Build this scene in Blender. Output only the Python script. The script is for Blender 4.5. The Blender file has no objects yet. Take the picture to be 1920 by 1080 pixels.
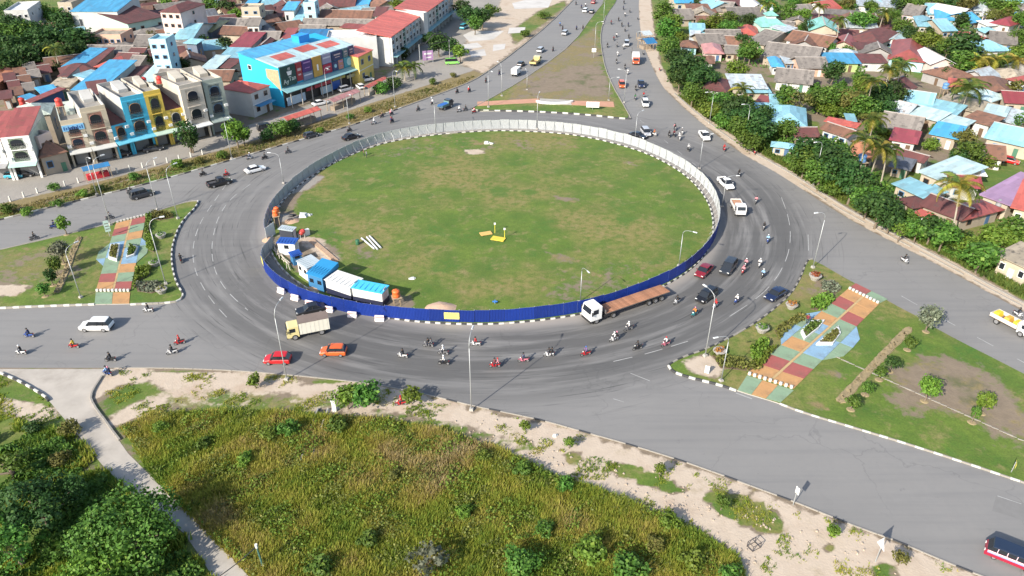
import bpy, math, random
import numpy as np
from mathutils import Vector, Matrix
from mathutils.geometry import delaunay_2d_cdt
R = math.radians
rnd = random.Random(11)
sc = bpy.context.scene
COL = sc.collection

# ---------------------------------------------------------------- camera, sky, sun, exposure
F, TH, CAMH = 1400.0, R(31.5), 64.0
cam = bpy.data.cameras.new('camera'); camo = bpy.data.objects.new('camera', cam); COL.objects.link(camo)
camo.location = (0, 0, CAMH); camo.rotation_euler = (R(90) - TH, 0, 0)
cam.sensor_width = 36; cam.lens = F * 36 / 1920; cam.clip_start = 0.5; cam.clip_end = 8000
sc.camera = camo
SUN_AZ, SUN_EL = R(50 + 180), R(31)          # direction towards the sun (shadows fall towards 50 degrees)
sd = Vector((math.cos(SUN_AZ) * math.cos(SUN_EL), math.sin(SUN_AZ) * math.cos(SUN_EL), math.sin(SUN_EL)))
w = bpy.data.worlds.new('World'); sc.world = w; w.use_nodes = True
nt = w.node_tree; bg = nt.nodes['Background']
sky = nt.nodes.new('ShaderNodeTexSky'); sky.sky_type = 'NISHITA'; sky.sun_disc = False
sky.sun_elevation = SUN_EL; sky.sun_rotation = math.atan2(sd.x, sd.y); sky.dust_density = 1.6; sky.air_density = 1.0
nt.links.new(sky.outputs[0], bg.inputs[0]); bg.inputs[1].default_value = 0.13
sl = bpy.data.lights.new('sun', 'SUN'); sl.energy = 4.3; sl.angle = R(0.55); sl.color = (1.0, 0.93, 0.82)
so = bpy.data.objects.new('sun', sl); COL.objects.link(so); so.rotation_euler = sd.to_track_quat('Z', 'Y').to_euler()
so.location = (-60, -60, 120)
vs = sc.view_settings; vs.view_transform = 'Standard'; vs.look = 'None'; vs.exposure = 0.88; vs.gamma = 1.0; vs.use_curve_mapping = False
sc.cycles.max_bounces = 5; sc.cycles.diffuse_bounces = 2; sc.cycles.glossy_bounces = 2; sc.cycles.transmission_bounces = 2
sc.cycles.transparent_max_bounces = 6; sc.cycles.use_denoising = True


def G(px, py, z=0.0):
    """ground (or height z) point that was read off the photograph at (px, py)"""
    x = (px - 960) / F; y = (py - 540) / F
    t = (z - CAMH) / (-math.sin(TH) - y * math.cos(TH))
    return Vector((x * t, (math.cos(TH) - y * math.sin(TH)) * t, z))


def GL(pts, z=0.0): return [G(a, b, z) for a, b in pts]


# ---------------------------------------------------------------- materials
_M = {}
def N(t, k, **kw):
    n = t.nodes.new(k)
    for a, b in kw.items(): setattr(n, a, b)
    return n
def base_mat(name, rough=.7, metal=0.0):
    m = bpy.data.materials.new(name); m.use_nodes = True
    t = m.node_tree; b = t.nodes['Principled BSDF']
    b.inputs['Roughness'].default_value = rough; b.inputs['Metallic'].default_value = metal
    return m, t, b
def mixc(t, fac, a, b, mode='MIX'):
    n = N(t, 'ShaderNodeMix', data_type='RGBA', blend_type=mode)
    for s, v in ((n.inputs[0], fac), (n.inputs[6], a), (n.inputs[7], b)):
        if hasattr(v, 'is_linked'): t.links.new(v, s)
        elif isinstance(v, (int, float)): s.default_value = v
        else: s.default_value = (*v, 1) if len(v) == 3 else v
    return n.outputs[2]
def math_(t, op, a, b=0.0, c=None, clamp=False):
    n = N(t, 'ShaderNodeMath', operation=op, use_clamp=clamp)
    for s, v in zip(n.inputs, (a, b, c)):
        if v is None: continue
        if hasattr(v, 'is_linked'): t.links.new(v, s)
        else: s.default_value = v
    return n.outputs[0]
def noise(t, vec, scale, detail=3.0, rough=.55):
    n = N(t, 'ShaderNodeTexNoise'); n.inputs['Scale'].default_value = scale
    n.inputs['Detail'].default_value = detail; n.inputs['Roughness'].default_value = rough
    if vec is not None: t.links.new(vec, n.inputs['Vector'])
    return n.outputs['Fac']
def ramp(t, fac, lo, hi, a=0.0, b=1.0):
    n = N(t, 'ShaderNodeMapRange', interpolation_type='SMOOTHSTEP'); t.links.new(fac, n.inputs[0])
    for i, v in zip((1, 2, 3, 4), (lo, hi, a, b)): n.inputs[i].default_value = v
    return n.outputs[0]
def wpos(t): return N(t, 'ShaderNodeNewGeometry').outputs['Position']
def opos(t): return N(t, 'ShaderNodeTexCoord').outputs['Object']


def mat(name, col=None, rough=.7, var=.16, scale=.9, metal=0.0, rnd_amt=.0, bump=0.0, grime=.0, coat=0.0):
    """painted / plain surface: base colour with uneven tone, optional grime blotches"""
    if name in _M: return _M[name]
    m, t, b = base_mat(name, rough, metal); p = opos(t)
    n = noise(t, p, scale, 4)
    c = mixc(t, n, [x * (1 - var) for x in col], [min(1, x * (1 + var)) for x in col])
    if grime:
        g = ramp(t, noise(t, p, scale * .35, 5, .65), .45, .75)
        c = mixc(t, math_(t, 'MULTIPLY', g, grime), c, (.10, .085, .065))
    if rnd_amt:
        h = N(t, 'ShaderNodeHueSaturation'); r = N(t, 'ShaderNodeObjectInfo').outputs['Random']
        t.links.new(math_(t, 'MULTIPLY_ADD', r, rnd_amt * 2, 1 - rnd_amt), h.inputs['Value']); t.links.new(c, h.inputs['Color']); c = h.outputs[0]
    t.links.new(c, b.inputs['Base Color'])
    if coat: b.inputs['Coat Weight'].default_value = coat; b.inputs['Coat Roughness'].default_value = .08
    if bump:
        bn = N(t, 'ShaderNodeBump'); bn.inputs['Strength'].default_value = bump; bn.inputs['Distance'].default_value = .05
        t.links.new(noise(t, p, scale * 6, 3), bn.inputs['Height']); t.links.new(bn.outputs[0], b.inputs['Normal'])
    _M[name] = m; return m


def roof_mat(name, col, kind='metal', rust=.25):
    """sheet or tile roof: faint courses running down the slope, faded sheets, rust or moss stains"""
    key = 'roof_' + name
    if key in _M: return _M[key]
    m, t, b = base_mat(key, .5 if kind == 'metal' else .8)
    p = opos(t); sx = N(t, 'ShaderNodeSeparateXYZ'); t.links.new(p, sx.inputs[0])
    sheet = math_(t, 'FLOOR', math_(t, 'MULTIPLY', sx.outputs[0], 1.15))
    wn = N(t, 'ShaderNodeTexWhiteNoise', noise_dimensions='2D'); cm = N(t, 'ShaderNodeCombineXYZ'); t.links.new(sheet, cm.inputs[0])
    t.links.new(math_(t, 'FLOOR', math_(t, 'MULTIPLY', sx.outputs[1], .22)), cm.inputs[1]); t.links.new(cm.outputs[0], wn.inputs['Vector'])
    tone = math_(t, 'MULTIPLY_ADD', wn.outputs[0], .34, .76)
    big = noise(t, p, .35, 5, .65)
    c = mixc(t, big, [x * .78 for x in col], [min(1, x * 1.18) for x in col])
    c = mixc(t, 1.0, c, (1, 1, 1), 'MULTIPLY')
    hs = N(t, 'ShaderNodeHueSaturation'); t.links.new(c, hs.inputs['Color'])
    r = N(t, 'ShaderNodeObjectInfo').outputs['Random']
    t.links.new(math_(t, 'MULTIPLY', tone, math_(t, 'MULTIPLY_ADD', r, .3, .85)), hs.inputs['Value'])
    st = ramp(t, noise(t, p, .8, 6, .7), .48, .74)
    stain = (.16, .08, .045) if kind == 'metal' else (.05, .045, .04)
    c = mixc(t, math_(t, 'MULTIPLY', st, min(1.0, rust * 2.2 + .12)), hs.outputs[0], stain)
    t.links.new(c, b.inputs['Base Color'])
    wv = N(t, 'ShaderNodeTexWave', wave_type='BANDS', bands_direction='X' if kind == 'metal' else 'Y'); wv.inputs['Scale'].default_value = 1.3 if kind == 'metal' else 1.0
    t.links.new(p, wv.inputs['Vector'])
    bn = N(t, 'ShaderNodeBump'); bn.inputs['Strength'].default_value = .35; bn.inputs['Distance'].default_value = .08
    t.links.new(wv.outputs['Fac'], bn.inputs['Height']); t.links.new(bn.outputs[0], b.inputs['Normal'])
    _M[key] = m; return m


def land_mat():
    """soil, sand, grass, dry grass and paving, mixed by the mesh attribute 'zone' with ragged edges"""
    m, t, b = base_mat('land', .95); p = wpos(t)
    at = N(t, 'ShaderNodeAttribute', attribute_name='zone'); sp = N(t, 'ShaderNodeSeparateColor'); t.links.new(at.outputs['Color'], sp.inputs[0])
    n1 = noise(t, p, .16, 6, .62); n2 = noise(t, p, .9, 5, .6); n3 = noise(t, p, 4.0, 3, .6); n4 = noise(t, p, .045, 4, .55)
    ed = math_(t, 'ADD', math_(t, 'MULTIPLY_ADD', n1, 1.3, -.65), math_(t, 'MULTIPLY_ADD', n2, .8, -.4))
    def msk(o, lo=.38, hi=.62): return ramp(t, math_(t, 'ADD', o, math_(t, 'MULTIPLY', ed, .95)), lo, hi)
    soil = mixc(t, n2, (.13, .10, .07), (.26, .205, .145))
    soil = mixc(t, ramp(t, n1, .5, .68), soil, (.10, .105, .045))
    grs = mixc(t, ramp(t, n1, .3, .7), (.050, .112, .010), (.112, .168, .020))
    grs = mixc(t, ramp(t, n4, .44, .62, 0, .9), grs, (.205, .170, .058)); grs = mixc(t, ramp(t, noise(t, p, .28, 6, .7), .50, .66, 0, .7), grs, (.225, .182, .078)); grs = mixc(t, ramp(t, noise(t, p, .11, 5, .65), .54, .66, 0, .85), grs, (.050, .125, .012))
    grs = mixc(t, ramp(t, n2, .35, .75), grs, (.078, .125, .014))
    hs = N(t, 'ShaderNodeHueSaturation'); t.links.new(grs, hs.inputs['Color']); t.links.new(math_(t, 'MULTIPLY_ADD', n3, .9, .55), hs.inputs['Value']); grs = hs.outputs[0]
    dry = mixc(t, n2, (.15, .115, .048), (.26, .20, .095)); dry = mixc(t, ramp(t, n3, .45, .8), dry, (.10, .095, .035))
    snd = mixc(t, n2, (.39, .315, .24), (.50, .42, .335)); snd = mixc(t, ramp(t, n1, .50, .72), snd, (.37, .28, .205)); snd = mixc(t, ramp(t, noise(t, p, .35, 5, .65), .54, .74, 0, .5), snd, (.25, .20, .11))
    
    pav = mixc(t, n1, (.20, .185, .165), (.33, .305, .27)); pav = mixc(t, ramp(t, n2, .55, .8), pav, (.24, .21, .18))
    c = soil
    c = mixc(t, msk(at.outputs['Alpha']), c, pav)
    c = mixc(t, msk(sp.outputs[1]), c, grs)
    c = mixc(t, msk(sp.outputs[2]), c, dry)
    c = mixc(t, msk(sp.outputs[0]), c, snd)
    t.links.new(c, b.inputs['Base Color'])
    bn = N(t, 'ShaderNodeBump'); bn.inputs['Strength'].default_value = .28; bn.inputs['Distance'].default_value = .16
    t.links.new(math_(t, 'ADD', n3, n2), bn.inputs['Height']); t.links.new(bn.outputs[0], b.inputs['Normal'])
    return m


CX, CY, CR = -4.0, 137.4, 44.0     # the roundabout's centre and radius
def asphalt_mat():
    m, t, b = base_mat('asphalt', .82); p = wpos(t)
    sx = N(t, 'ShaderNodeSeparateXYZ'); t.links.new(p, sx.inputs[0])
    dx = math_(t, 'SUBTRACT', sx.outputs[0], CX); dy = math_(t, 'SUBTRACT', sx.outputs[1], CY)
    r = math_(t, 'SQRT', math_(t, 'ADD', math_(t, 'MULTIPLY', dx, dx), math_(t, 'MULTIPLY', dy, dy)))
    a = math_(t, 'ARCTAN2', dy, dx)
    pol = N(t, 'ShaderNodeCombineXYZ'); t.links.new(math_(t, 'MULTIPLY', r, .55), pol.inputs[0]); t.links.new(math_(t, 'MULTIPLY', a, 2.2), pol.inputs[1])
    st = noise(t, pol.outputs[0], 1.0, 5, .6)                       # streaks that follow the ring
    pol2 = N(t, 'ShaderNodeCombineXYZ'); t.links.new(math_(t, 'MULTIPLY', r, 2.6), pol2.inputs[0]); t.links.new(math_(t, 'MULTIPLY', a, 5.0), pol2.inputs[1])
    st2 = noise(t, pol2.outputs[0], 1.0, 4, .6)
    n1 = noise(t, p, .07, 5, .6); n2 = noise(t, p, 1.2, 5, .65)
    # lane streaks along the straight arms (two carriageway directions)
    mp = N(t, 'ShaderNodeMapping'); t.links.new(p, mp.inputs[0]); mp.inputs['Rotation'].default_value = (0, 0, R(34)); mp.inputs['Scale'].default_value = (.03, .7, 1)
    ls = noise(t, mp.outputs[0], 1.0, 4, .6)
    c = mixc(t, n1, (.170, .165, .158), (.236, .229, .219))
    c = mixc(t, ramp(t, n2, .3, .8, 0, .45), c, (.185, .183, .18))
    c = mixc(t, ramp(t, ls, .42, .75, 0, .35), c, (.125, .125, .128))
    vo = N(t, 'ShaderNodeTexVoronoi', feature='DISTANCE_TO_EDGE'); vo.inputs['Scale'].default_value = .075; wv = N(t, 'ShaderNodeVectorMath', operation='ADD'); t.links.new(p, wv.inputs[0]); nc = N(t, 'ShaderNodeTexNoise'); nc.inputs['Scale'].default_value = .25; nc.inputs['Detail'].default_value = 5; t.links.new(p, nc.inputs['Vector']); sc_ = N(t, 'ShaderNodeVectorMath', operation='SCALE'); sc_.inputs[3].default_value = 7; t.links.new(nc.outputs['Color'], sc_.inputs[0]); t.links.new(sc_.outputs[0], wv.inputs[1]); t.links.new(wv.outputs[0], vo.inputs['Vector'])
    c = mixc(t, math_(t, 'MULTIPLY', ramp(t, vo.outputs['Distance'], .0, .012, 1, 0), ramp(t, n1, .4, .6, 0, .32)), c, (.085, .085, .086))  # cracks
    vp = N(t, 'ShaderNodeTexVoronoi'); vp.inputs['Scale'].default_value = .055; t.links.new(wv.outputs[0], vp.inputs['Vector']); sv = N(t, 'ShaderNodeSeparateColor'); t.links.new(vp.outputs['Color'], sv.inputs[0])
    c = mixc(t, ramp(t, sv.outputs[0], .2, .9, 0, .10), c, (.235, .228, .218))  # areas bleached or dusted
    oil = ramp(t, noise(t, p, .55, 6, .7), .62, .74, 0, .45); c = mixc(t, oil, c, (.095, .094, .094))
    inner = math_(t, 'MULTIPLY', ramp(t, r, 44, 47, 0, 1), ramp(t, r, 56, 66, 1, 0))
    worn = math_(t, 'MULTIPLY', inner, ramp(t, st, .28, .56))
    sect = ramp(t, math_(t, 'COSINE', math_(t, 'SUBTRACT', a, R(-62))), -.6, .75, .35, 1.0)
    c = mixc(t, math_(t, 'MULTIPLY', math_(t, 'MULTIPLY', worn, sect), .74), c, (.062, .061, .060))
    mk = math_(t, 'MULTIPLY', math_(t, 'MULTIPLY', ramp(t, r, 45, 50, 0, 1), ramp(t, r, 60, 70, 1, 0)), ramp(t, st2, .56, .70))
    c = mixc(t, math_(t, 'MULTIPLY', mk, .7), c, (.050, .050, .050))
    c = mixc(t, math_(t, 'MULTIPLY', ramp(t, r, 43.5, 46.2, 1, 0), .55), c, (.34, .30, .26))  # silt along the inner kerb
    t.links.new(c, b.inputs['Base Color'])
    bn = N(t, 'ShaderNodeBump'); bn.inputs['Strength'].default_value = .15; t.links.new(noise(t, p, 9, 2), bn.inputs['Height']); t.links.new(bn.outputs[0], b.inputs['Normal'])
    return m


def paint(name, col, rough=.28, metal=0.0): return mat('paint_' + name, col, rough, .05, 1.5, metal, coat=.6)
GLASS = mat('dark_glass', (.018, .022, .028), .06, .1)
TYRE = mat('tyre_rubber', (.02, .02, .02), .9, .2)
RIM = mat('rim_metal', (.45, .45, .46), .35, .1, metal=.7)
CHROME = mat('lamp_lens', (.75, .75, .72), .15, .05)
TAIL = mat('tail_lens', (.35, .015, .012), .2, .05)
BLACK = mat('black_plastic', (.022, .022, .024), .6, .2)
STEEL = mat('galvanised_steel', (.40, .415, .42), .45, .12, 1.2, metal=.35)
CONC = mat('concrete', (.36, .34, .31), .9, .2, .5, bump=.3, grime=.35)
WHITE = mat('white_paint', (.64, .64, .62), .6, .08, .6, grime=.12)
KWHITE = mat('kerb_white', (.52, .51, .47), .8, .2, 1.5, grime=.5)
KBLACK = mat('kerb_black', (.045, .045, .047), .8, .25, 1.5)
KGREY = mat('kerb_grey', (.27, .25, .22), .9, .2, 1.5, grime=.3)
LAND = land_mat(); ASPH = asphalt_mat()


# ---------------------------------------------------------------- mesh helpers
class MB:
    def __init__(s): s.v = []; s.f = []; s.m = []
    def face(s, pts, m=0):
        i = len(s.v); s.v += [tuple(p) for p in pts]; s.f.append(tuple(range(i, i + len(pts)))); s.m.append(m)
    def hexa(s, p, m=0, skip=()):
        """8 points: bottom 0-3 counter-clockwise, top 4-7"""
        i = len(s.v); s.v += [tuple(q) for q in p]
        for k, q in enumerate(((0, 3, 2, 1), (4, 5, 6, 7), (0, 1, 5, 4), (1, 2, 6, 5), (2, 3, 7, 6), (3, 0, 4, 7))):
            if k in skip: continue
            s.f.append(tuple(i + a for a in q)); s.m.append(m)
    def box(s, x, y, z, sx, sy, sz, m=0, rz=0.0, taper=1.0):
        """centre x, y; z is the underside"""
        c, n = math.cos(rz), math.sin(rz); pts = []
        for zz, k in ((z, 1.0), (z + sz, taper)):
            for a, b in ((-1, -1), (1, -1), (1, 1), (-1, 1)):
                u, v = a * sx / 2 * k, b * sy / 2 * k
                pts.append((x + u * c - v * n, y + u * n + v * c, zz))
        s.hexa(pts, m)
    def prism(s, poly, z0, z1, m=0, mside=None, bottom=True):
        n = len(poly); i = len(s.v)
        s.v += [(p[0], p[1], z0) for p in poly] + [(p[0], p[1], z1) for p in poly]
        s.f.append(tuple(range(i + n, i + 2 * n))); s.m.append(m)
        if bottom: s.f.append(tuple(range(i + n - 1, i - 1, -1))); s.m.append(m)
        for k in range(n):
            j = (k + 1) % n; s.f.append((i + k, i + j, i + n + j, i + n + k)); s.m.append(m if mside is None else mside)
    def extr(s, prof, x0, x1, m=0, mcap=None, axis='x'):
        """extrude a profile of (y, z) points along x"""
        n = len(prof); i = len(s.v)
        for x in (x0, x1): s.v += [(x, p[0], p[1]) if axis == 'x' else (p[0], x, p[1]) for p in prof]
        for k in range(n):
            j = (k + 1) % n; q = (i + k, i + j, i + n + j, i + n + k); s.f.append(q if axis == 'x' else q[::-1]); s.m.append(m)
        a = tuple(range(i + n - 1, i - 1, -1)); b = tuple(range(i + n, i + 2 * n))
        for q in (a, b): s.f.append(q if axis == 'x' else q[::-1]); s.m.append(m if mcap is None else mcap)
    def tube(s, pts, rad, n=6, m=0, caps=True):
        pts = [Vector(p) for p in pts]
        if not hasattr(rad, '__len__'): rad = [rad] * len(pts)
        i0 = len(s.v); ref = None
        for k, p in enumerate(pts):
            d = (pts[min(k + 1, len(pts) - 1)] - pts[max(k - 1, 0)]).normalized()
            if ref is None: ref = Vector((1, 0, 0)) if abs(d.x) < .8 else Vector((0, 1, 0))
            a = d.cross(ref).normalized(); b = d.cross(a).normalized(); ref = b.cross(d) if False else ref
            for q in range(n):
                an = 2 * math.pi * q / n; s.v.append(tuple(p + (a * math.cos(an) + b * math.sin(an)) * rad[k]))
        for k in range(len(pts) - 1):
            for q in range(n):
                j = (q + 1) % n; A = i0 + k * n; B = A + n
                s.f.append((A + q, B + q, B + j, A + j)); s.m.append(m)
        if caps:
            s.f.append(tuple(i0 + q for q in range(n))); s.m.append(m)
            e = i0 + (len(pts) - 1) * n; s.f.append(tuple(e + q for q in reversed(range(n)))); s.m.append(m)
    def cyl(s, a, b, r0, r1=None, n=8, m=0): s.tube([a, b], [r0, r0 if r1 is None else r1], n, m)
    def ball(s, c, r, n=8, k=5, m=0, sz=1.0):
        i0 = len(s.v)
        for a in range(k + 1):
            th = math.pi * a / k
            for q in range(n):
                ph = 2 * math.pi * q / n
                s.v.append((c[0] + r * math.sin(th) * math.cos(ph), c[1] + r * math.sin(th) * math.sin(ph), c[2] + r * sz * math.cos(th)))
        for a in range(k):
            for q in range(n):
                j = (q + 1) % n; s.f.append((i0 + a * n + q, i0 + (a + 1) * n + q, i0 + (a + 1) * n + j, i0 + a * n + j)); s.m.append(m)
    def grid(s, rows, m=0, close=False):
        """rows of points of equal length -> quads"""
        i0 = len(s.v); n = len(rows[0])
        for r_ in rows: s.v += [tuple(p) for p in r_]
        for a in range(len(rows) - 1):
            for q in range(n if close else n - 1):
                j = (q + 1) % n; s.f.append((i0 + a * n + q, i0 + a * n + j, i0 + (a + 1) * n + j, i0 + (a + 1) * n + q)); s.m.append(m)
    def mesh(s, name, mats, smooth=False):
        me = bpy.data.meshes.new(name); me.from_pydata(s.v, [], s.f)
        for m in mats: me.materials.append(m)
        if any(s.m): me.polygons.foreach_set('material_index', s.m)
        if smooth: me.polygons.foreach_set('use_smooth', [True] * len(s.f))
        me.update(); return me


def link(name, me, parent=None, loc=None, rz=0.0, scale=None, mats=None):
    o = bpy.data.objects.new(name, me); COL.objects.link(o)
    if parent is not None: o.parent = parent
    if loc is not None: o.location = loc
    if rz: o.rotation_euler = (0, 0, rz)
    if scale is not None: o.scale = scale
    if mats:
        for i, m in enumerate(mats):
            if m is not None: o.material_slots[i].link = 'OBJECT'; o.material_slots[i].material = m
    return o
def tag(o, label, cat=None, group=None, kind=None):
    o['label'] = label
    if cat: o['category'] = cat
    if group: o['group'] = group
    if kind: o['kind'] = kind
    return o
def thing(name, label, cat, loc=(0, 0, 0), rz=0.0, group=None):
    o = bpy.data.objects.new(name, None); COL.objects.link(o); o.empty_display_size = .5
    o.location = loc; o.rotation_euler = (0, 0, rz); return tag(o, label, cat, group)
def struct(name, me, label=None):
    o = link(name, me); o['kind'] = 'structure'
    if label: o['label'] = label
    return o


# ---------------------------------------------------------------- land surfaces
def inpoly(P, poly):
    x, y = P[:, 0], P[:, 1]; c = np.zeros(len(P), bool); n = len(poly)
    for i in range(n):
        x0, y0 = poly[i]; x1, y1 = poly[i - 1]
        if y0 == y1: continue
        c ^= ((y0 > y) != (y1 > y)) & (x < (x1 - x0) * (y - y0) / (y1 - y0) + x0)
    return c
def polydist(P, poly):
    d = np.full(len(P), 1e9); n = len(poly)
    for i in range(n):
        a = np.array(poly[i - 1]); b = np.array(poly[i]); ab = b - a; L = (ab ** 2).sum()
        if L < 1e-9: continue
        t = np.clip(((P - a) @ ab) / L, 0, 1); d = np.minimum(d, np.hypot(*(P - a - t[:, None] * ab).T))
    return d
ZI = {'sand': 0, 'grass': 1, 'dry': 2, 'pave': 3}
def zones_of(P, zs, default=(0, 0, 0, 0)):
    """zs: (kind, pixel polygon, feather m, strength) applied in order; 'soil' clears"""
    Z = np.tile(np.array(default, float), (len(P), 1))
    for kind, px, fe, st in zs:
        poly = [tuple(G(*q)[:2]) for q in px]; a = np.array(poly)
        lo, hi = a.min(0) - fe * 2, a.max(0) + fe * 2
        ix = np.where(((P >= lo) & (P <= hi)).all(1))[0]
        if not len(ix): continue
        Q = P[ix]; s = np.where(inpoly(Q, poly), 1, -1) * polydist(Q, poly); wgt = np.clip(s / (2 * fe) + .5, 0, 1) * st
        if kind == 'soil': Z[ix] *= (1 - wgt)[:, None]
        else:
            k = ZI[kind]; oth = [q for q in range(4) if q != k]
            Z[np.ix_(ix, oth)] *= (1 - wgt)[:, None]; Z[ix, k] = Z[ix, k] * (1 - wgt) + wgt
    return Z
def set_zone(me, Z):
    at = me.attributes.new('zone', 'FLOAT_COLOR', 'POINT'); at.data.foreach_set('color', Z.astype(np.float32).ravel())
def land_sheet(name, poly, z, zs, step=1.2, default=(0, 1, 0, 0), dome=0.0):
    """filled outline (world xy) with inner points so that its zones can vary"""
    a = np.array([p[:2] for p in poly], float); lo, hi = a.min(0), a.max(0)
    gx, gy = np.meshgrid(np.arange(lo[0], hi[0], step), np.arange(lo[1], hi[1], step)); P = np.c_[gx.ravel(), gy.ravel()]
    P = P[inpoly(P, a) & (polydist(P, a) > step * .45)]
    vs_ = [Vector(p) for p in np.r_[a, P]]; ne = len(a)
    r = delaunay_2d_cdt(vs_, [(i, (i + 1) % ne) for i in range(ne)], [], 1, 1e-5)
    me = bpy.data.meshes.new(name); V = np.array([tuple(v) for v in r[0]])
    dd = polydist(V, a); zz = z + dome * np.clip(dd / 6, 0, 1)
    me.from_pydata([(*v, h) for v, h in zip(V, zz)], [], [tuple(f) for f in r[2]]); me.materials.append(LAND)
    set_zone(me, zones_of(V, zs, default)); me.update()
    if me.polygons and me.polygons[0].normal.z < 0: me.flip_normals()
    return struct(name, me)
def sheet(name, poly, z, m):
    vs_ = [Vector(p[:2]) for p in poly]; n = len(vs_)
    r = delaunay_2d_cdt(vs_, [(i, (i + 1) % n) for i in range(n)], [], 1, 1e-5)
    me = bpy.data.meshes.new(name); me.from_pydata([(*v, z) for v in r[0]], [], [tuple(f) for f in r[2]]); me.materials.append(m); me.update()
    if me.polygons and me.polygons[0].normal.z < 0: me.flip_normals()
    return me
def smooth(pts, k=2, closed=False):
    """Chaikin corner cutting"""
    pts = [Vector(p) for p in pts]
    for _ in range(k):
        out = []; n = len(pts)
        for i in range(n if closed else n - 1):
            a, b = pts[i], pts[(i + 1) % n]; out += [a * .75 + b * .25, a * .25 + b * .75]
        pts = out if closed else [pts[0]] + out + [pts[-1]]
    return pts
def resample(pts, step, closed=False):
    pts = [Vector(p) for p in pts]
    if closed: pts = pts + [pts[0]]
    L = [0.0]
    for a, b in zip(pts, pts[1:]): L.append(L[-1] + (b - a).length)
    n = max(1, round(L[-1] / step)); out = []; j = 0
    for i in range(n + (0 if closed else 1)):
        d = L[-1] * i / n
        while j < len(L) - 2 and L[j + 1] < d: j += 1
        t = (d - L[j]) / max(1e-9, L[j + 1] - L[j]); out.append(pts[j].lerp(pts[j + 1], t))
    return out

# ================================================================ GROUND, ROADS, ISLANDS
road_px = [(-420, 518), (0, 413), (100, 388), (190, 367), (300, 339), (420, 305), (560, 264), (650, 239), (700, 222), (760, 200), (870, 160), (905, 142), (960, 102), (1030, 46), (1075, 0), (1150, -80),
           (1205, -80), (1197, 0), (1200, 60), (1210, 95), (1225, 130), (1240, 160), (1265, 187), (1310, 227), (1360, 266), (1400, 294), (1450, 320), (1500, 352), (1560, 392), (1620, 427), (1700, 467), (1780, 508), (1850, 547), (1920, 585), (2250, 765),
           (2250, 1250), (1920, 1108), (1830, 1077), (1750, 1044), (1680, 1014), (1620, 993), (1555, 968), (1500, 945), (1440, 923), (1340, 886), (1260, 858), (1160, 828), (1080, 806), (1020, 789), (960, 776), (890, 762), (800, 740), (740, 728), (690, 719), (600, 709), (540, 703), (480, 698), (400, 693), (300, 690), (215, 690),
           (0, 690), (-420, 686)]
left_isl_px = [(-420, 566), (0, 470), (100, 447), (215, 418), (275, 404), (320, 389), (355, 379), (372, 378), (368, 390), (345, 412), (330, 440), (322, 470), (323, 500), (330, 530), (343, 552), (342, 562), (325, 568), (245, 571), (170, 572), (60, 575), (0, 578), (-420, 588)]
right_isl_px = [(1523, 487), (1512, 490), (1502, 520), (1482, 555), (1440, 590), (1400, 618), (1330, 654), (1270, 675), (1253, 687), (1260, 698), (1290, 708), (1350, 722), (1385, 735), (1460, 757), (1500, 772), (1600, 802), (1700, 832), (1800, 865), (1920, 905), (2250, 1015), (2250, 875), (1920, 703), (1860, 672), (1800, 642), (1745, 612), (1720, 595), (1690, 580), (1660, 563), (1600, 532)]
top_isl_px = [(883, 205), (890, 210), (960, 208), (1040, 211), (1110, 216), (1160, 222), (1183, 223), (1165, 190), (1150, 165), (1135, 130), (1127, 90), (1126, 60), (1136, 30), (1158, 0), (1185, -80), (1168, -80), (1132, 5), (1110, 32), (1075, 82), (1045, 105), (1005, 135), (960, 162), (940, 175)]
centre_px = [(505, 434), (510, 408), (530, 378), (562, 347), (615, 313), (642, 300), (680, 283), (730, 267), (815, 254), (890, 248), (955, 246), (1050, 251), (1110, 260), (1170, 275), (1215, 290), (1255, 310), (1285, 330), (1312, 356), (1330, 385), (1337, 412), (1337, 440), (1324, 478), (1292, 509), (1262, 528), (1236, 541), (1160, 571), (1090, 590), (1027, 600), (955, 607), (900, 609), (840, 608), (780, 604), (722, 596), (668, 580), (628, 566), (588, 549), (566, 536), (539, 516), (515, 488), (505, 462)]

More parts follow.
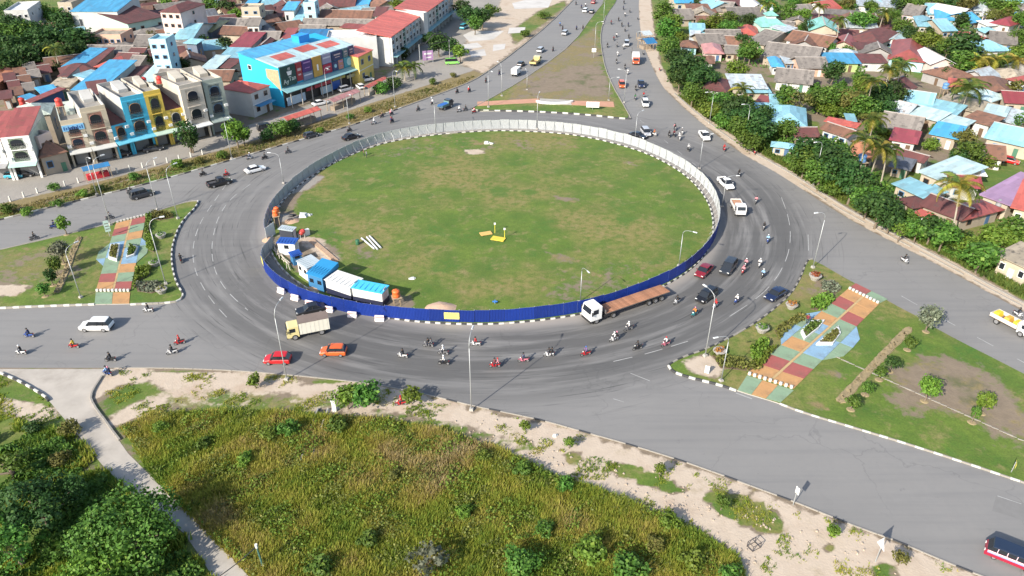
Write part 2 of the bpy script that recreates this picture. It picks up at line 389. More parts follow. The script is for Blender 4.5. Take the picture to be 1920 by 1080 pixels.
GZ = [  # zones on the ground sheet: kind, pixel outline, feather (m), strength
    ('grass', [(1190, -60), (1225, 60), (1240, 150), (1330, 222), (1420, 287), (1560, 372), (1700, 445), (1920, 568), (2000, 600), (2000, 300), (1640, 330), (1480, 210), (1330, 130), (1250, -60)], 4, .95),
    ('grass', [(-100, -60), (170, -60), (170, 90), (60, 130), (-100, 160)], 5, .9),
    ('grass', [(1400, -60), (2000, -60), (2000, 180), (1700, 140), (1500, 60)], 8, .62),
    ('pave', [(-400, 350), (0, 330), (120, 312), (250, 288), (400, 255), (470, 235), (560, 205), (640, 175), (720, 150), (760, 112), (830, 50), (880, -20), (985, -20), (930, 40), (880, 110), (905, 128), (800, 165), (640, 215), (480, 270), (300, 320), (150, 350), (0, 388), (-400, 470)], 1.2, 1),
    ('sand', [(855, 118), (880, 60), (930, 20), (950, -30), (1110, -30), (1030, 42), (960, 98), (905, 138)], 2, .78),
    ('grass', [(955, 60), (1010, 20), (1060, 0), (1062, 10), (1020, 45), (965, 85)], 1.5, .8),
    ('dry', [(-400, 520), (0, 411), (190, 366), (420, 303), (560, 262), (650, 238), (700, 220), (870, 158), (905, 140), (890, 132), (800, 160), (700, 192), (640, 212), (560, 240), (480, 262), (420, 280), (300, 310), (150, 350), (0, 382), (-400, 470)], 1.0, .9),
    ('grass', [(-400, 500), (0, 400), (190, 352), (330, 310), (440, 282), (445, 292), (330, 330), (190, 366), (0, 411), (-400, 519)], 1.6, .85),
    ('sand', [(1185, -60), (1197, 0), (1200, 60), (1210, 95), (1240, 160), (1310, 225), (1400, 292), (1500, 350), (1620, 425), (1780, 506), (1920, 583), (2300, 780), (2300, 755), (1920, 566), (1800, 498), (1650, 422), (1560, 374), (1480, 328), (1420, 285), (1330, 222), (1262, 166), (1238, 120), (1226, 60), (1215, -60)], 1.0, 1),
    ('grass', [(-500, 690), (-40, 700), (0, 702), (85, 745), (150, 822), (240, 922), (345, 1002), (400, 1085), (480, 1085), (420, 1030), (300, 908), (225, 800), (280, 775), (480, 768), (720, 782), (800, 798), (940, 838), (1040, 888), (1160, 930), (1300, 990), (1390, 1040), (1420, 1300), (-500, 1300)], 1.0, 1),
    ('sand', [(215, 688), (300, 688), (540, 701), (690, 717), (800, 738), (890, 760), (1020, 787), (1160, 826), (1340, 884), (1500, 943), (1680, 1012), (1830, 1075), (2000, 1140), (2000, 1300), (1440, 1300), (1400, 1080), (1370, 1030), (1300, 988), (1230, 958), (1160, 930), (1100, 905), (1040, 890), (1000, 870), (940, 840), (860, 815), (800, 800), (720, 785), (640, 780), (560, 772), (480, 768), (380, 766), (280, 772), (228, 795), (205, 800), (172, 755), (170, 740), (190, 705)], .7, 1),
    ('grass', [(268, 690), (540, 703), (690, 718), (688, 726), (600, 722), (540, 713), (400, 702), (270, 698)], .5, .72),
    ('dry', [(760, 728), (890, 763), (1020, 789), (1160, 828), (1340, 886), (1500, 945), (1680, 1014), (1900, 1100), (1870, 1100), (1660, 1018), (1490, 953), (1330, 894), (1150, 836), (1010, 797), (880, 772), (770, 740)], .5, .62),
    ('grass', [(225, 722), (290, 712), (300, 740), (240, 762), (205, 790), (180, 760), (190, 740)], 1.0, .85),
    ('grass', [(290, 730), (420, 724), (560, 732), (660, 742), (700, 765), (560, 778), (400, 772), (300, 768)], 1.6, .62),
    ('grass', [(700, 762), (860, 790), (960, 820), (1000, 850), (900, 825), (760, 792), (700, 782)], .8, .66),
    ('grass', [(1135, 865), (1180, 868), (1240, 890), (1292, 922), (1260, 926), (1190, 905), (1140, 885)], .5, .98),
    ('grass', [(1320, 922), (1350, 916), (1420, 938), (1472, 972), (1470, 1000), (1420, 998), (1350, 965), (1318, 938)], .5, .98),
    ('grass', [(1520, 1012), (1560, 1016), (1576, 1032), (1545, 1034)], .4, .9), ('grass', [(1630, 1050), (1680, 1062), (1690, 1085), (1640, 1085)], .5, .9),
    ('grass', [(1050, 845), (1085, 845), (1100, 870), (1065, 878)], .5, .8), ('grass', [(965, 825), (1000, 825), (1012, 842), (980, 846)], .5, .75),
    ('sand', [(-200, 745), (0, 745), (60, 752), (105, 768), (110, 788), (60, 790), (0, 775), (-200, 780)], 1.0, .9),
    ('grass', [(-60, 702), (0, 704), (50, 726), (90, 750), (80, 760), (30, 740), (-60, 725)], .6, .9),
    ('dry', [(480, 790), (640, 790), (760, 800), (960, 880), (1060, 960), (900, 980), (600, 990), (560, 900)], 3, .45),
    ('soil', [(105, 815), (150, 822), (200, 880), (190, 900), (130, 870)], 1, .9),
    ('sand', [(1380, 287), (1440, 300), (1500, 325), (1560, 372), (1500, 352), (1420, 300)], .8, 1),
]
xs = np.r_[-3000, -1500, -800, -500, -380, -300, np.arange(-245, 246, 1.15), 300, 380, 500, 800, 1500, 3000]
ys = np.r_[-1500, -500, -120, 0, 25, 35, np.arange(42, 365, 1.15), 380, 400, 440, 500, 600, 800, 1400, 2500, 4500]
gx, gy = np.meshgrid(xs, ys); P2 = np.c_[gx.ravel(), gy.ravel()]; nx, ny = len(xs), len(ys)
me = bpy.data.meshes.new('ground')
ii = np.arange(nx * ny).reshape(ny, nx); q = np.stack([ii[:-1, :-1], ii[:-1, 1:], ii[1:, 1:], ii[1:, :-1]], -1).reshape(-1, 4)
me.vertices.add(len(P2)); me.vertices.foreach_set('co', np.c_[P2, np.zeros(len(P2))].astype(np.float32).ravel())
me.loops.add(q.size); me.loops.foreach_set('vertex_index', q.ravel().astype(np.int32))
me.polygons.add(len(q)); me.polygons.foreach_set('loop_start', np.arange(0, q.size, 4, dtype=np.int32)); me.polygons.foreach_set('loop_total', np.full(len(q), 4, np.int32))
me.materials.append(LAND); me.update(calc_edges=True)
Z0 = zones_of(P2, GZ, (.04, .36, .10, .24)); set_zone(me, Z0); struct('ground', me)

struct('road', sheet('road', smooth(GL(road_px), 1, True), .02, ASPH))
SIDEC = mat('side_road_concrete', (.385, .35, .305), .9, .28, .35, bump=.2, grime=.55)
side_px = [(-200, 692), (0, 692), (215, 692), (192, 706), (170, 740), (172, 755), (205, 800), (240, 850), (300, 910), (370, 975), (420, 1030), (520, 1140), (430, 1140), (380, 1050), (345, 1000), (300, 960), (240, 920), (190, 870), (150, 820), (120, 785), (92, 752), (85, 745), (40, 718), (0, 700), (-200, 697)]
struct('side_road', sheet('side_road', GL(side_px), .028, SIDEC))

LZ = [('dry', [(-400, 490), (100, 455), (190, 440), (170, 540), (-400, 575)], 3, .42), ('sand', [(-300, 545), (0, 535), (60, 538), (30, 556), (-300, 560)], 1.0, .95), ('grass', [(260, 395), (372, 378), (330, 450), (325, 520), (345, 560), (250, 570)], 1, 1)]
RZ = [('dry', [(1640, 700), (1720, 660), (1840, 690), (1960, 790), (1960, 860), (1840, 800), (1700, 770)], 3, .6), ('soil', [(1690, 690), (1760, 680), (1850, 720), (1890, 760), (1870, 795), (1800, 775), (1700, 720)], 4.0, .6),
      ('dry', [(1530, 690), (1570, 695), (1600, 712), (1560, 716)], 1.5, .7), ('soil', [(1640, 730), (1720, 745), (1720, 780), (1650, 770)], 2.5, .55), ('sand', [(1280, 675), (1330, 665), (1360, 690), (1345, 712), (1290, 700)], .8, .9),
      ('soil', [(1810, 810), (1870, 815), (1920, 850), (1900, 865), (1830, 840)], 2.5, .55), ('dry', [(1500, 750), (1540, 755), (1560, 775), (1520, 770)], 1, .7), ('dry', [(1510, 500), (1590, 530), (1560, 560), (1490, 580), (1440, 600)], 2, .45)]
TZ = [('dry', [(960, 150), (1050, 90), (1125, 40), (1140, 150), (1165, 200), (940, 200)], 2, .5), ('soil', [(1000, 160), (1040, 140), (1060, 150), (1040, 170), (1000, 172)], 3, .85), ('soil', [(1060, 165), (1070, 130), (1110, 125), (1140, 150), (1140, 175)], 4, .9), ('grass', [(890, 203), (960, 197), (1140, 205), (1180, 222), (960, 209)], .8, 1)]
CZ = [('grass', [(860, 400), (960, 390), (1010, 440), (960, 490), (870, 480)], 5, 1), ('dry', [(650, 275), (820, 250), (960, 246), (1120, 262), (1200, 290), (1020, 300), (860, 290), (700, 320)], 6, .36), ('dry', [(560, 440), (680, 430), (760, 470), (720, 530), (640, 500)], 5, .42), ('dry', [(1050, 500), (1230, 470), (1300, 490), (1150, 570), (1000, 590), (960, 560)], 5, .42),
      ('sand', [(868, 283), (905, 282), (910, 290), (880, 293)], 1, .8), ('sand', [(1165, 302), (1205, 312), (1200, 317), (1170, 311)], 1, .5),
      ('sand', [(1270, 315), (1300, 318), (1310, 332), (1280, 330)], 1, .8), ('dry', [(1015, 472), (1060, 478), (1090, 495), (1040, 492)], 1.5, .6), ('dry', [(1030, 365), (1090, 375), (1090, 385), (1040, 380)], 1.5, .6), 
      ('sand', [(515, 440), (600, 450), (640, 490), (600, 500), (560, 470), (520, 475)], 1.5, .85), ('soil', [(505, 450), (545, 440), (600, 490), (680, 535), (780, 560), (770, 590), (650, 570), (560, 520)], 1.5, .9),
      ('soil', [(515, 385), (560, 350), (600, 330), (590, 350), (560, 372), (545, 420), (520, 430)], 1, .85), ('pave', [(545, 352), (590, 330), (612, 332), (580, 355), (552, 364)], .7, 1), ('pave', [(520, 400), (560, 405), (565, 415), (540, 420), (520, 420)], .7, .8)]
ISL_Z = .17
isl = {}
for nm, px, zs in (('left_island', left_isl_px, LZ), ('right_island', right_isl_px, RZ), ('median_island', top_isl_px, TZ), ('central_island', centre_px, CZ)):
    path = smooth(GL(px), 1, True); isl[nm] = path
    o = land_sheet(nm, path, ISL_Z, zs, 1.25 if nm != 'median_island' else 1.8, dome=.12 if nm == 'central_island' else 0)
    b = MB(); b.prism([p[:2] for p in path], .0, ISL_Z - .012, 0, bottom=False); o2 = link('island_edge', b.mesh('island_edge', [CONC]), o)

# ---------------------------------------------------------------- kerbs: every painted block is a piece
def kerb_mesh(m):
    b = MB(); b.extr([(-.5, 0), (.5, 0), (.5, .75), (.38, 1.0), (-.38, 1.0), (-.5, .75)], -.5, .5); return b.mesh('kerb_block', [m])
KM = {'w': kerb_mesh(KWHITE), 'b': kerb_mesh(KBLACK), 'g': kerb_mesh(KGREY)}
def kerb(px, pat, L, label, wd=.28, ht=.3, z=.0, gap=.03, world=None):
    pts = resample(smooth(world or GL(px), 1), L)
    root = bpy.data.objects.new('kerb', None); COL.objects.link(root); root.location = pts[0]; root['kind'] = 'structure'; root['label'] = label
    for i, (a, b) in enumerate(zip(pts, pts[1:])):
        k = pat[i % len(pat)]
        if k == '-': continue
        if rnd.random() < .03: k = 'g'
        d = b - a; c = (a + b) / 2 - pts[0]; L_ = d.length
        link('kerb_block', KM[k], root, (c.x + rnd.uniform(-.02, .02), c.y, z), math.atan2(d.y, d.x), (L_ - gap, wd, ht * rnd.uniform(.92, 1.06)))
kerb(left_isl_px[7:15], 'wb', .95, 'black and white kerb on the curved nose of the tiled island with palms in beds', ht=.34)
kerb([(343, 552), (342, 562), (325, 569), (245, 572)], 'wg', .9, 'white kerb below the round flower bed beside the painted path')
kerb([(178, 572), (60, 576), (0, 579), (-200, 584)], 'wg', .95, 'white and grey kerb along the lawn above the lower road')
kerb([(-200, 516), (0, 470), (100, 447), (215, 419)], 'g', 1.6, 'plain grey kerb along the upper side of the lawn with the trench')
kerb([(275, 404), (320, 389), (355, 379), (372, 378)], 'g', 1.3, 'plain grey kerb above the lamp at the island nose')
kerb(right_isl_px[:9], 'gb', 1.0, 'weathered dark and grey kerb curving past the round planters')
kerb([(1253, 687), (1260, 698), (1290, 709), (1350, 723), (1380, 734)], 'wb', .95, 'black and white kerb at the pointed sandy end of the island')
kerb([(1462, 758), (1500, 773), (1600, 803), (1700, 833), (1800, 866), (1920, 906), (2050, 950)], 'wg', 1.0, 'chipped white kerb along the lawn with saplings', ht=.22, wd=.22)
kerb([(885, 208), (960, 209), (1040, 212), (1110, 217), (1160, 223), (1183, 224)], 'wb', 1.5, 'black and white kerb at the foot of the grassy median point', ht=.4)
kerb([(883, 205), (940, 175), (1005, 135), (1075, 82), (1110, 32), (1132, 5)], 'g', 2.2, 'grey kerb along the median facing the sandy lots')
kerb([(1183, 223), (1165, 190), (1150, 165), (1135, 130), (1127, 90), (1126, 60), (1136, 30)], 'g', 2.0, 'grey kerb along the median facing the busy carriageway')
cp = [(p[0], p[1]) for p in centre_px]
kerb(cp[20:33], 'wb', .8, 'black and white kerb under the blue hoarding', ht=.24, wd=.22)
kerb(cp[:21], 'wb', 1.0, 'black and white kerb inside the pale back of the hoarding', ht=.34)
kerb(cp[32:], 'wg', 1.0, 'old kerb line between the site huts and the hoarding', ht=.32)
kerb(road_px[-10:-4] + road_px[-4:-2], 'g', 1.4, 'low dusty kerb between the road and the sandy footway near the side road', ht=.12, wd=.2)
kerb(road_px[36:-9], 'gggb', 1.5, 'long low kerb between the wide road and the sandy verge', ht=.12, wd=.2)
kerb([(-150, 450)] + road_px[1:10], 'wgb', 1.5, 'faded kerb beside the dry grass below the shophouses', ht=.28)
kerb(road_px[9:15], 'g', 2.2, 'pale kerb running up past the sandy lots', ht=.25)
kerb([(1265, 176), (1310, 216), (1360, 254), (1400, 281), (1450, 307), (1500, 336), (1560, 375), (1620, 410), (1700, 452), (1780, 494), (1850, 533), (1920, 570), (2000, 612)], 'g', 1.8, 'concrete kerb and drain edge beside the trees', ht=.25, wd=.4)
kerb([(1500, 345), (1560, 384), (1620, 418), (1700, 460), (1780, 501), (1850, 540), (1920, 577), (2000, 619)], 'ggggg-', 1.8, 'broken inner drain edge beside the sandy shoulder', ht=.18)
kerb([(0, 700), (40, 717), (85, 744), (92, 753)], 'wb', 1.0, 'short black and white kerb at the mouth of the side road', ht=.3)
kerb([(192, 706), (170, 740), (172, 755), (205, 800), (225, 826)], 'g', 1.2, 'grey kerb round the sandy corner of the side road', ht=.25)

# ---------------------------------------------------------------- road markings
MARK = mat('road_paint', (.34, .34, .33), .8, .3, 1.2, grime=.5)
def marking(px, dash, gap, wd=.14, z=.026):
    pts = resample(smooth(GL(px), 2), .5); b = MB(); d = 0.0; per = dash + gap
    for a, c in zip(pts, pts[1:]):
        if gap == 0 or (d % per) < dash:
            t = (c - a).normalized(); n = Vector((-t.y, t.x, 0)) * wd / 2
            b.face([(p.x, p.y, z) for p in (a - n, c - n, c + n, a + n)])
        d += (c - a).length
    struct('lane_marking', b.mesh('lane_marking', [MARK]))
marking([(425, 345), (400, 380), (378, 412), (365, 445), (361, 475), (365, 505), (378, 535), (400, 568), (425, 595)], 3, 2.2)
marking([(470, 345), (432, 372), (408, 408), (398, 450), (397, 480), (405, 515), (428, 550), (465, 582)], 3, 2.2)
marking([(1465, 370), (1478, 405), (1483, 440), (1478, 480), (1455, 525), (1420, 560), (1350, 605)], 5, 2.5, .12)
marking([(1150, 678), (1215, 663), (1290, 640)], 3, 1.6); marking([(1182, 700), (1225, 717)], 2.5, 3, .11); marking([(1870, 930), (1915, 945)], 5, 0, .11); marking([(1150, 748), (1170, 754)], 3, 0, .1)
marking([(1690, 555), (1725, 575), (1790, 610), (1920, 680)], 2.8, 3.5); marking([(1380, 737), (1410, 748)], 9, 0, .2); marking([(1385, 731), (1460, 754), (1600, 797)], 12, 4, .16)
marking([(1515, 440), (1516, 470)], 5, 0, .12); marking([(1200, 225), (1260, 275), (1330, 330), (1380, 400)], 2.5, 5, .12)


struct('road_patch', sheet('road_patch', GL([(1868, 928), (1960, 955), (1950, 985), (1860, 958)]), .0235, mat('patch_asphalt', (.180, .176, .170), .85, .14, 1.2)), 'darker rectangular repair patch in the asphalt')
# ---------------------------------------------------------------- painted paths on the two islands
PC = {'o': mat('tile_orange', (.44, .24, .10), .85, .2, 1.4, grime=.42), 'r': mat('tile_red', (.30, .085, .075), .85, .2, 1.4, grime=.42), 'g': mat('tile_green', (.20, .29, .19), .85, .2, 1.4, grime=.42), 'b': mat('tile_blue', (.20, .33, .45), .85, .2, 1.4, grime=.42), 'y': mat('tile_sand', (.44, .31, .15), .85, .2, 1.4, grime=.42)}
def quad_panel(root, pts, m, z=ISL_Z + .02, t=.06):
    b = MB(); c = sum(pts, Vector()) / len(pts); q = [(p - c) * .985 for p in pts]
    b.prism([(p.x, p.y) for p in q], 0, t); link('paving_panel', b.mesh('paving_panel', [m]), root, (c.x, c.y, z))
def painted_path(N0, N1, F0, F1, rows, bulge, aprons, label):
    N0, N1, F0, F1 = (G(*p) for p in (N0, N1, F0, F1))
    root = bpy.data.objects.new('painted_pavement', None); COL.objects.link(root); root['kind'] = 'structure'; root['label'] = label
    def B(u, v): return N0.lerp(F0, v).lerp(N1.lerp(F1, v), u)
    n = len(rows)
    for i, (l, r_) in enumerate(rows):
        v0, v1 = i / n, (i + 1) / n; ex = bulge.get(i, (0, 0))
        e0, e1 = ex
        quad_panel(root, [B(0, v0), B(.47, v0), B(.47, v1), B(0, v1)], PC[l]); quad_panel(root, [B(.53, v0), B(1, v0), B(1, v1), B(.53, v1)], PC[r_])
        quad_panel(root, [B(.47, v0), B(.53, v0), B(.53, v1), B(.47, v1)], PC['y'])
        if e0 or e1:
            quad_panel(root, [B(-e0, v0), B(0, v0), B(0, v1), B(-e1, v1)], PC['g' if l == 'b' else 'b']); quad_panel(root, [B(1, v0), B(1 + e0, v0), B(1 + e1, v1), B(1, v1)], PC['g' if r_ == 'b' else 'b'])
    for pts, cols in aprons:
        a, b_, c, d = (G(*p) for p in pts); k = len(cols)
        for i, m in enumerate(cols):
            f = lambda u, v: a.lerp(b_, u).lerp(d.lerp(c, u), v)
            quad_panel(root, [f(i / k, 0), f((i + 1) / k, 0), f((i + 1) / k, 1), f(i / k, 1)], PC[m], ISL_Z + .015, .04)
    for A, Bb in ((N0, N1), (F0, F1)):
        for k in range(9):
            p = A.lerp(Bb, (k + .5) / 9); d = Bb - A
            link('kerb_block', KM['w'], root, (p.x, p.y, ISL_Z - .1), math.atan2(d.y, d.x), (.36, .35, .55))
    return B
BL = painted_path((180, 548), (245, 548), (218, 420), (275, 406), [('o', 'r'), ('r', 'g'), ('g', 'o'), ('g', 'b'), ('b', 'b'), ('b', 'g'), ('g', 'o'), ('r', 'g'), ('o', 'r')], {3: (.0, .28), 4: (.28, .28), 5: (.28, .0)},
                  [([(180, 550), (245, 550), (243, 571), (178, 572)], 'go')], 'chequered painted footpath across the island with the trench')
BR = painted_path((1400, 703), (1488, 731), (1590, 543), (1648, 572), [('o', 'o'), ('r', 'r'), ('g', 'g'), ('o', 'b'), ('g', 'b'), ('b', 'g'), ('o', 'g'), ('g', 'r'), ('r', 'o'), ('o', 'o')], {3: (.0, .3), 4: (.3, .32), 5: (.32, .3), 6: (.3, 0)},
                  [([(1400, 706), (1488, 734), (1463, 757), (1382, 734)], 'gog'), ([(1592, 541), (1650, 570), (1664, 563), (1604, 533)], 'rg')], 'chequered painted footpath across the island with the saplings')

# drain channel in the meadow below the road: dark bed between concrete sides
for s_, (m_, w_) in {0: (mat('ditch_bed', (.035, .033, .028), .5), .9)}.items():
    pts_ = resample(GL([(606, 768), (596, 795), (586, 825), (574, 868)]), 1.0); b = MB(); rows = []
    for i, p in enumerate(pts_):
        d = (pts_[min(i + 1, len(pts_) - 1)] - pts_[max(i - 1, 0)]).normalized(); n = Vector((-d.y, d.x, 0)); rows.append([tuple(p + n * (w_ * u) + Vector((0, 0, z))) for u, z in ((-.95, .02), (-.8, .32), (-.62, .30), (-.6, .04), (.6, .04), (.62, .30), (.8, .32), (.95, .02))])
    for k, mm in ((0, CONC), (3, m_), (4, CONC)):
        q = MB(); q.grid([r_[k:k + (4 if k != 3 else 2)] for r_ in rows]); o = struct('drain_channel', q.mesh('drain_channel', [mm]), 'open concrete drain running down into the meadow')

SLABM = mat('bare_slab', (.50, .48, .45), .9, .2, .3, grime=.35)
for q in ([(868, 66), (884, 58), (945, 58), (925, 74), (880, 78)], [(862, 84), (895, 80), (905, 88), (868, 94)], [(880, 96), (908, 92), (912, 104), (884, 108)], [(960, 6), (985, 0), (1035, 0), (1028, 14), (965, 17)], [(955, 52), (985, 51), (984, 61), (952, 63)], [(925, 84), (948, 82), (946, 92), (924, 96)]): struct('concrete_slab', sheet('concrete_slab', GL(q), .012, SLABM), 'pale bare concrete slab on the sandy lots')

# path and band at the median point
b = MB(); b.prism([tuple(G(*p)[:2]) for p in ((895, 192), (1010, 186), (1012, 193), (895, 200))], ISL_Z, ISL_Z + .05); b.prism([tuple(G(*p)[:2]) for p in ((1070, 190), (1150, 192), (1152, 202), (1072, 198))], ISL_Z, ISL_Z + .05)
o = struct('footpath', b.mesh('footpath', [mat('pink_paving', (.45, .24, .16), .9, .2, .5)]))
b = MB(); b.prism([tuple(G(*p)[:2]) for p in ((1012, 186), (1068, 189), (1072, 198), (1012, 195))], ISL_Z, ISL_Z + .07); struct('footpath', b.mesh('footpath', [CONC]))

# ---------------------------------------------------------------- the hoarding round the central island
FBLUE = mat('hoarding_blue', (.006, .028, .20), .45, .14, .4, grime=.15, rnd_amt=.16); FIN = mat('hoarding_zinc', (.40, .42, .43), .5, .10, .5, metal=.15)
fence_px = [(515, 463), (489, 495), (505, 520), (525, 539), (552, 555), (572, 565), (620, 579), (670, 590), (722, 597), (780, 602), (840, 605), (900, 606), (955, 604), (1027, 597), (1090, 587), (1160, 568), (1235, 538), (1260, 526), (1290, 507), (1322, 478), (1342, 445), (1348, 415), (1344, 390), (1331, 362), (1305, 334), (1272, 312), (1232, 291), (1185, 272), (1120, 256), (1060, 247), (1010, 243), (955, 241), (890, 243), (815, 249), (760, 257), (720, 265), (670, 282), (642, 295), (600, 318), (562, 344), (530, 374), (510, 400), (500, 425), (499, 440)]
def sheet_panel(mo, mi):
    b = MB(); nf = 10; t = .02; out = []; inn = []
    for i in range(nf):
        for u, d in ((0, 0), (.28, 0), (.42, .05), (.8, .05), (.94, 0)):
            x = (i + u) / nf - .5; out.append((x, -d - t)); inn.append((x, -d))
    out.append((.5, -t)); inn.append((.5, 0.0))
    for row, m in ((out, 0), (inn[::-1], 1)):
        b.grid([[(x, y, 0) for x, y in row], [(x, y, 1) for x, y in row]], m)
    b.face([(x, y, 1) for x, y in out] + [(x, y, 1) for x, y in inn[::-1]], 1)
    return b.mesh('panel', [mo, mi])
FPM = sheet_panel(FBLUE, FIN)
b = MB(); b.box(0, 0, 0, .07, .07, 2.45); b.tube([(0, 0, 1.9), (0, 1.1, .1)], .03, 4); PSTM = b.mesh('post', [STEEL])
root = thing('hoarding_fence', 'long blue corrugated hoarding ringing the round grass field, pale grey inside', 'fence', G(840, 605))
fl = resample(smooth(GL(fence_px), 1), 2.3)
for a, c in zip(fl, fl[1:]):
    d = c - a; m_ = (a + c) / 2 - root.location; rz = math.atan2(d.y, d.x)
    link('panel', FPM, root, (m_.x, m_.y, .06), rz + rnd.uniform(-.03, .03), (d.length - .012, 1, 2.3 * rnd.uniform(.965, 1.03)))
    p = a - root.location; link('post', PSTM, root, (p.x - math.sin(rz) * .06, p.y + math.cos(rz) * .06, 0), rz)
# yellow notices fixed to it
def notice(px, w_, h_, col, z, label, name='notice_board'):
    p = G(*px); i = min(range(len(fl) - 1), key=lambda k: ((fl[k] + fl[k + 1]) / 2 - p).length); d = fl[i + 1] - fl[i]
    rz = math.atan2(d.y, d.x); n = Vector((math.sin(rz), -math.cos(rz), 0)); c = (fl[i] + fl[i + 1]) / 2 + n * .13
    t_ = thing(name, label, 'sign', (c.x, c.y, z), rz)
    b = MB(); b.box(0, 0, 0, w_, .03, h_); link('board', b.mesh('board', [col]), t_)
    b = MB()
    for k in range(3): b.box(-.05 * k, -.025, h_ * (.22 + .24 * k), w_ * (.7 - .12 * (k % 2)), .012, h_ * .07)
    link('lettering', b.mesh('lettering', [mat('notice_ink', (.16, .16, .12), .8)]), t_)
YEL = mat('notice_yellow', (.75, .68, .16), .6, .08)
notice((840, 605), 2.3, 1.15, YEL, .75, 'yellow notice board on the front of the blue hoarding')
notice((494, 502), 1.5, 1.3, YEL, .9, 'yellow notice on the corner of the hoarding beside the site entrance')
# water-filled barriers on the road
b = MB(); b.extr([(-.32, 0), (.32, 0), (.3, .2), (.13, .42), (.1, .9), (-.1, .9), (-.13, .42), (-.3, .2)], -.7, .7); BARM = b.mesh('body', [mat('barrier_white', (.78, .70, .68), .5, .08)], False)
b = MB(); b.box(0, -.14, .5, 1.3, .03, .25); BSTM = b.mesh('band', [mat('barrier_pink', (.62, .30, .28), .5)])
for i, (px, ph) in enumerate((((528, 549), 'first beside the site entrance'), ((554, 562), 'second from the site entrance'), ((581, 573), 'behind the black car'), ((617, 584), 'just past the black car'), ((661, 594), 'second from the painted kerb'), ((712, 601), 'beside the start of the painted kerb'))):
    p = G(*px); t_ = thing('road_barrier', 'white plastic road barrier against the blue hoarding, ' + ph, 'barrier', p, R(-28 + i * 5), 'barriers along the hoarding')
    link('body', BARM, t_, (0, 0, .02)); link('band', BSTM, t_, (0, 0, .02))

# ================================================================ TRAFFIC
ROADS = {'LL': (-10, 0), 'LR': (-10, 2), 'UL': (10, -2.6), 'TL': (10, -4.3), 'TU': (10, -8), 'TR': (3, 10), 'TS': (1, 10), 'TD': (6, 8), 'RO': (10, 5.2), 'RI': (-10, -3.3), 'RS': (-10, 6), 'DN': (-3, 10)}
def heading(px, py, road):
    p = G(px, py)
    if road == 'C': return math.atan2(p.y - CY, p.x - CX) - R(90)
    if isinstance(road, (int, float)): return R(road)
    d = G(px + ROADS[road][0], py + ROADS[road][1]) - p
    return math.atan2(d.y, d.x)

# ---- cars (front towards +x)
def wheel_meshes(r, wd):
    b = MB(); b.tube([(0, -wd / 2, 0), (0, -wd / 2 + .03, 0), (0, wd / 2 - .03, 0), (0, wd / 2, 0)], [r * .88, r, r, r * .88], 14); ty = b.mesh('tyre', [TYRE], True)
    b = MB(); b.tube([(0, -wd / 2 - .012, 0), (0, wd / 2 + .012, 0)], r * .62, 10); return ty, b.mesh('rim', [RIM])
WH = {k: wheel_meshes(*v) for k, v in {'c': (.31, .2), 's': (.36, .24), 't': (.48, .28), 'm': (.28, .09)}.items()}
def add_wheel(parent, kind, x, y, name='wheel'):
    r = {'c': .31, 's': .36, 't': .48, 'm': .28}[kind]
    o = link(name, WH[kind][0], parent, (x, y, r)); link('rim', WH[kind][1], o); return o
CAR = {  # length, width, belt height, roof height, bonnet end, windscreen top, roof end, rear glass base (fractions from the nose), wheel
    'hatch': (3.75, 1.66, .92, 1.48, .25, .42, .86, .97, 'c'), 'mpv': (4.4, 1.72, 1.0, 1.68, .21, .37, .90, .985, 'c'), 'suv': (4.7, 1.86, 1.08, 1.80, .25, .40, .90, .985, 's'),
    'sedan': (4.5, 1.76, .92, 1.45, .27, .43, .72, .86, 'c'), 'van': (4.6, 1.75, 1.05, 1.95, .10, .24, .95, .99, 'c'), 'pickup': (5.1, 1.85, 1.05, 1.75, .24, .36, .56, .60, 's')}
